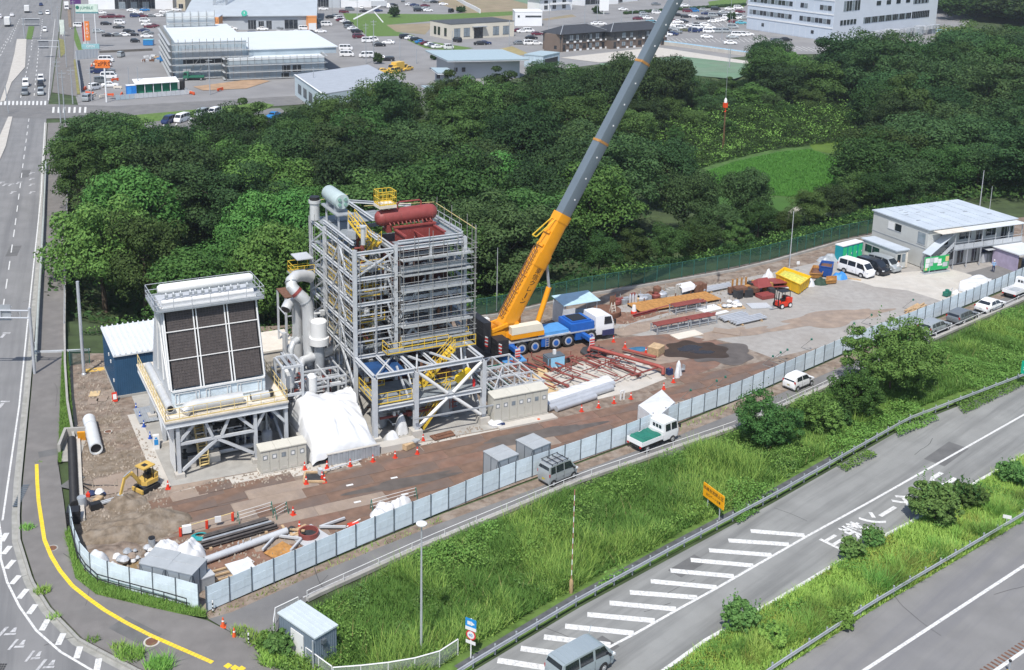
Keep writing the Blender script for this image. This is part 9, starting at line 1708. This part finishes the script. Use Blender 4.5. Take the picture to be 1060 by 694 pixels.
for k in range(10):onface(c1,.74+k*.018,.74+k*.018+.014,5.2,7.8,GLASS,'window',.12)
for k in range(5):onface(c1,.06+k*.03,.06+k*.03+.022,5.6,7.4,GLASS,'window',.12)
n=Vector((c1.y,-c1.x,0)).normalized();n=n if n.dot(Vector((-B.x,-B.y,0)))>0 else-n;x=text_bm('光電工業',1.7,face_matrix(c1*.83+n*.2+Vector((0,0,14.2)),c1,(0,0,1)),.04);x.build('lettering',mat('sign_text_blue',(.03,.12,.4),.5),t,smooth=False)
P0=G(945,37);t=thing('plant_equipment','grey rooftop style plant equipment at the foot of the office building','equipment',(P0.x,P0.y,0),yaw_of(B,Cc));rn=random.Random(3)
for k in range(22):b=MB();x=-34+k*2.3;b.box((x,rn.uniform(-2,2),rn.uniform(1,1.8)),(rn.uniform(1.5,3),rn.uniform(1.5,3),rn.uniform(2,3.6)));b.lathe([(.8,2),(.9,3.4)],10,0,Matrix.Translation((x,-1.5,0)));b.build('unit',rn.choice([STEELG,STEELW,FG,STEEL]),t)
pw=px((970,33),(990,35),(1004,37),(1006,40),(990,44),(975,46));t=thing('blue_barrier','curving pale blue barrier round the yard right of the office building','barrier',tuple(pw[0]))
for p,q in zip(pw,pw[1:]):b=MB();b.bar(p-pw[0]+Vector((0,0,.6)),q-pw[0]+Vector((0,0,.6)),.3,1.2);b.build('panel',mat('barrier_pale_blue',(.4,.62,.78),.5),t)
rw=px((672,45),(700,48),(740,53.5),(776,58.5),(806,62));t=thing('retaining_wall','pale retaining wall with blue rail below the big car park','wall',tuple(rw[0]))
for p,q in zip(rw,rw[1:]):b=MB();b.bar(p-rw[0]+Vector((0,0,.2)),q-rw[0]+Vector((0,0,.2)),.5,1.8);b.build('wall',CONCL,t,smooth=False);b=MB();b.bar(p-rw[0]+Vector((0,0,1.3)),q-rw[0]+Vector((0,0,1.3)),.12,.35);b.build('blue_rail',MATS.get('barrier_pale_blue'),t)
wp=px((472,0),(482,6),(492,11),(497,14));t=thing('ramp_wall','white wall running down beside the bush in the far fields','wall',tuple(wp[0]))
for p,q in zip(wp,wp[1:]):b=MB();b.bar(p-wp[0]+Vector((0,0,.9)),q-wp[0]+Vector((0,0,.9)),.4,1.8);b.build('wall',FW,t)
A,yw,L=frame2((141,98.5),(185,95.5));t=thing('green_shelter','row of green walled white framed shelters on the far building site','shelter',(A.x,A.y,0),yw)
for k in range(5):
 b=MB();b.bx(L*k/5+.1,.5,.1,L*(k+1)/5-.1,3.0,2.5);b.build('green_wall',mat('shelter_green',(.01,.16,.09),.6),t);b=MB();b.bx(L*k/5,-.1,0,L*k/5+.16,.1,2.9);b.build('post',FW,t)
b=MB();b.add([(-.2,-.4,2.7),(L+.2,-.4,2.7),(L+.2,3.6,3.5),(-.2,3.6,3.5),(-.2,-.4,2.85),(L+.2,-.4,2.85),(L+.2,3.6,3.65),(-.2,3.6,3.65)],[(0,3,2,1),(4,5,6,7),(0,1,5,4),(1,2,6,5),(2,3,7,6),(3,0,4,7)]);b.build('roof',FW,t)
t=thing('portable_toilet','bright blue portable toilet left of the green shelters','toilet',tuple(G(136,98.5)),yw);b=MB();b.bx(-1.2,-.8,0,1.2,.8,2.5);b.build('body',mat('toilet_blue',(.02,.2,.6),.5),t);b=MB();b.bx(-1.1,-.86,.2,-.1,-.81,2.2);b.build('door',mat('toilet_blue_light',(.05,.3,.75),.5),t);b=MB();b.bx(-1.25,-.85,2.51,1.25,.85,2.65);b.build('roof',FW,t)
t=thing('dark_tank','tall black tank right of the green shelters','tank',tuple(G(189,94)));b=MB();b.lathe([(.7,0),(.7,2.6),(.4,2.9)],10);b.build('body',BLACK,t);b=MB();b.box((.9,0,.4),(.6,.6,.8));b.build('pump',STEELG,t)
A,yw,L=frame2((120,104),(196,98));t=thing('site_fence','low grey fence along the front of the far building site','fence',(A.x,A.y,0),yw);
for k in range(16):b=MB();b.bx(L*k/16,0,.05,L*(k+1)/16-.08,.08,1.3);b.build('panel',STEELW if k>3 else SH,t)
for i,(u,v)in enumerate(((122,92),(126,99),(131,101),(107,101),(113,100),(93,98),(195,97),(199,98),(178,83),(182,84),(228,94),(119,84),(97,100),(88,93),(101,66),(98,68),(95,70))):p=G(u,v);t=thing('safety_barrier','orange safety barrier on the far building site','barrier',(p.x,p.y,0),random.uniform(0,3),'orange barriers of the far building site');b=MB();b.box((0,0,.5),(2.4,.3,.5));b.box((-.9,0,.2),(.2,.6,.4));b.box((.9,0,.2),(.2,.6,.4));b.build('board',CONEO if i%3 else CREAM,t)
A,yw,L=frame2((79,62),(102,60));t=thing('grey_hoarding','ribbed grey hoarding behind the orange sign','hoarding',(A.x,A.y,0),yw)
for k in range(14):b=MB();b.bx(L*k/14,(k%2)*.06,0,L*(k+1)/14-.03,.08+(k%2)*.06,3.0);b.build('panel',FG,t)
A,yw,L=frame2((84,96),(79,63));t=thing('grey_hoarding','ribbed grey hoarding along the pavement left of the orange sign','hoarding',(A.x,A.y,0),yw)
for k in range(24):b=MB();b.bx(L*k/24,(k%2)*.06,0,L*(k+1)/24-.03,.08+(k%2)*.06,3.0);b.build('panel',FG,t)
A,yw,L=frame2((103,55),(158,52.5));t=thing('earth_kerb','dark low kerb wall between the two car parks','kerb wall',(A.x,A.y,0),yw);b=MB();b.bx(0,0,0,L,.5,.7);b.build('wall',mat('dark_kerb',(.12,.11,.1),.9),t)
b=MB();rn=random.Random(9);t=thing('material_heap','brown and blue heap of materials left of the scaffolded building','materials',tuple(G(159,63)))
for k in range(14):b=MB();b.box((rn.uniform(-3,3),rn.uniform(-5,5),rn.uniform(.3,1)),(rn.uniform(.5,2),rn.uniform(.5,2),rn.uniform(.4,1)),rz=rn.uniform(0,3));b.build('block',rn.choice([BROWN,TIMB,MATS['car_blue'],WHITEC,STEELG]),t)
t=thing('blue_skip','square blue skip in the lot beside the scaffolding','skip',tuple(G(154,47)));b=MB();b.bx(-1.7,-1.2,.1,1.7,1.2,1.9);b.build('body',MATS['car_blue'],t);b=MB();b.bx(-1.8,-1.3,1.91,1.8,1.3,2.05);b.build('lid',MATS['car_cyan'],t)
def sign_board(name,label,u,v,zb_,w_,h,m,txt,tm,size,posts=(-.25,.25),pm=FW,rz=0.0,pr=.16):
 p=G(u,v);t=thing(name,label,'sign',(p.x,p.y,0),rz);b=MB();b.bx(-w_/2,-.25,zb_,w_/2,.25,zb_+h);b.build('board',m,t)
 for x in posts:b=MB();b.tube((w_*x,0,0),(w_*x,0,zb_+.05),pr,8);b.build('post',pm,t)
 if txt:x=text_bm(txt,size,face_matrix((0,-.27,zb_+h/2),(1,0,0),(0,0,1)),.04);x.build('lettering',tm,t,smooth=False)
 return t
sign_board('shop_sign',"orange pole sign reading C'z PRO at the edge of the lot",108.5,106,8.6,3.7,2.0,mat('sign_deep_orange',(.75,.19,.03),.5),"C'zPRO",mat('sign_text_brown',(.1,.02,.01),.5),1.6,(.12,),FW,pr=.22)
t=sign_board('shop_sign','pale green sign reading JUMBLE with dark disc',92.5,50,12.4,7.6,2.6,mat('sign_pale_green',(.55,.66,.58),.5),'JUMBLE',GRNT,1.35,(-.17,.33),FW);b=MB();b.lathe([(.62,0),(.62,.06)],14,0,Matrix.Translation((-3.1,-.26,13.9))@Matrix.Rotation(R(90),4,'X'));b.build('logo_disc',GRNT,t);b=MB();b.bx(-3.8,-.26,11.9,3.8,.26,12.35);b.build('lower_strip',mat('sign_teal',(.1,.25,.27),.5),t)
t=sign_board('banner_sign','tall orange vertical banner sign in the verge',91.5,50,2.6,1.6,6.6,mat('banner_orange',(.72,.2,.04),.5),None,None,1,(0,));x=text_bm('P\nR\nO\n+',1.35,face_matrix((0,-.27,5.9),(1,0,0),(0,0,1)),.04);x.build('lettering',WHITE,t,smooth=False)
sign_board('banner_sign','thin dark red banner left of the orange vertical banner',87.3,49,2.0,.6,6.5,mat('banner_red',(.35,.05,.05),.5),None,None,1,(0,));sign_board('shop_sign','white and teal low sign under the pale green sign',94,52,.4,6.0,1.7,mat('sign_teal_light',(.25,.45,.48),.5),'OPEN',WHITE,1.1);sign_board('banner_sign','purple banner sign at the top left of the lot',78.5,7,1.0,5.0,6.5,mat('banner_purple',(.1,.03,.16),.5),None,None,1);sign_board('shop_sign','white green topped small sign on the far lawn',65,38,.8,1.7,5.4,mat('sign_off_white',(.6,.66,.6),.5),None,None,1,(0,));sign_board('shop_sign','white pole sign on the lawn behind the brown flats',625,15,1.6,4.2,5.6,FW,None,None,1,(0,));sign_board('shop_sign','pink and white small sign beside the far lawn',73,30,.6,1.2,7.0,PLATEP,None,None,1,(0,))
p=G(383,64);t=thing('mast_frame','white inverted V frame on tall twin posts in the store car park','frame',(p.x,p.y,0));b=MB();b.bar((-5,0,13.3),(3.5,0,17.5),1.2,.35);b.bar((.8,0,16.3),(4.2,0,12.3),.3,.3);b.build('beam',FW,t)
p=G(229,26);t=thing('lattice_tower','thin steel lattice tower before the grey store','lattice tower',(p.x,p.y,0));b=MB()
for x,y in((-3,-3),(3,-3),(3,3),(-3,3)):b.bar((x,y,0),(x*.5,y*.5,26),.25)
for k in range(7):
 f0,f1=1-k*.075,1-(k+1)*.075
 for(x,y),(x2,y2)in(((-3,-3),(3,-3)),((3,-3),(3,3)),((3,3),(-3,3)),((-3,3),(-3,-3))):b.bar((x*f0,y*f0,k*3.7),(x2*f1,y2*f1,(k+1)*3.7),.12);b.bar((x2*f0,y2*f0,k*3.7),(x*f1,y*f1,(k+1)*3.7),.12)
b.build('lattice',STEELG,t)
for z,x0 in((24,0),(21,3)):
 p=G(966,36);t=thing('power_line','power line crossing in front of the wood at the top right' if z==24 else 'lower power line crossing in front of the wood at the top right','power line',(p.x,p.y,z));b=MB();b.path([(x0+k*9,0,-2.2*math.sin(math.pi*k/9))for k in range(10)],.06,4);b.build('wire',STEELW,t)
c=[G(u,v,2.35)for u,v in((287,635.5),(326,662.5),(351,647),(310,621.5))];p=sum(c,Vector())/4;yw=yaw_of(c[0],c[1]);t=thing('equipment_hut','blue grey equipment hut with pale roof beside the white railing','hut',(p.x,p.y,0),yw);Lx,Ly=(c[1]-c[0]).length,(c[3]-c[0]).length
hut=mat('hut_blue_grey',(.17,.215,.265),.6,var=.06,scale=.8);b=MB();b.bx(-Lx/2+.08,-Ly/2+.08,.05,Lx/2-.08,Ly/2-.08,2.3);b.build('wall',hut,t);b=MB();b.bx(-Lx/2,-Ly/2,2.31,Lx/2,Ly/2,2.42);b.build('roof',mat('hut_roof',(.5,.56,.58),.6,var=.06,scale=1.5,streak=(0,(.2,3,1)),stain=(.4,.44,.46),samt=.5,sscale=1),t)
for k in range(1,5):b=MB();y=-Ly/2+Ly*k/5;b.bx(-Lx/2,y-.02,2.421,Lx/2,y+.02,2.45);b.build('roof_seam',MATS['hut_roof'],t)
for k in range(20):b=MB();x=-Lx/2+.15+k*(Lx-.3)/19;b.bx(x-.02,-Ly/2+.05,.1,x+.02,-Ly/2+.079,2.28);b.build('wall_rib',hut,t)
for k in range(10):b=MB();y=-Ly/2+.15+k*(Ly-.3)/9;b.bx(Lx/2-.079,y-.02,.1,Lx/2-.05,y+.02,2.28);b.build('wall_rib',hut,t)
b=MB();b.bx(-.55,-Ly/2-.0,.1,.72,-Ly/2+.06,1.95);d=b.build('door',WHITE,t);b=MB();b.bx(.55,-Ly/2-.05,1.0,.62,-Ly/2-.005,1.15);b.build('door_handle',STEELG,d);b=MB();b.box((Lx/2+.06,-.3,1.9),(.2,.3,.3));b.box((Lx/2+.02,-.1,1.3),(.04,.25,.9),rx=.4);b.build('vent_hood',HPOST,t);b=MB();b.tube((Lx/2-.05,-Ly/2-.15,0),(Lx/2-.05,-Ly/2-.15,2.3),.05,7);b.build('down_pipe',STEEL,t)
hm=bpy.data.materials.new('haze');hm.use_nodes=True;n=hm.node_tree;n.nodes.remove(n.nodes['Principled BSDF']);pv=n.nodes.new('ShaderNodeVolumePrincipled');pv.inputs['Color'].default_value=(.86,.91,.97,1);pv.inputs['Density'].default_value=.00015;pv.inputs['Anisotropy'].default_value=.3
n.links.new(pv.outputs[0],n.nodes['Material Output'].inputs['Volume']);b=MB();b.bx(-3050,-650,-6.5,3050,4550,66);stuff(b.build('haze',hm,smooth=False))
finish_labels()
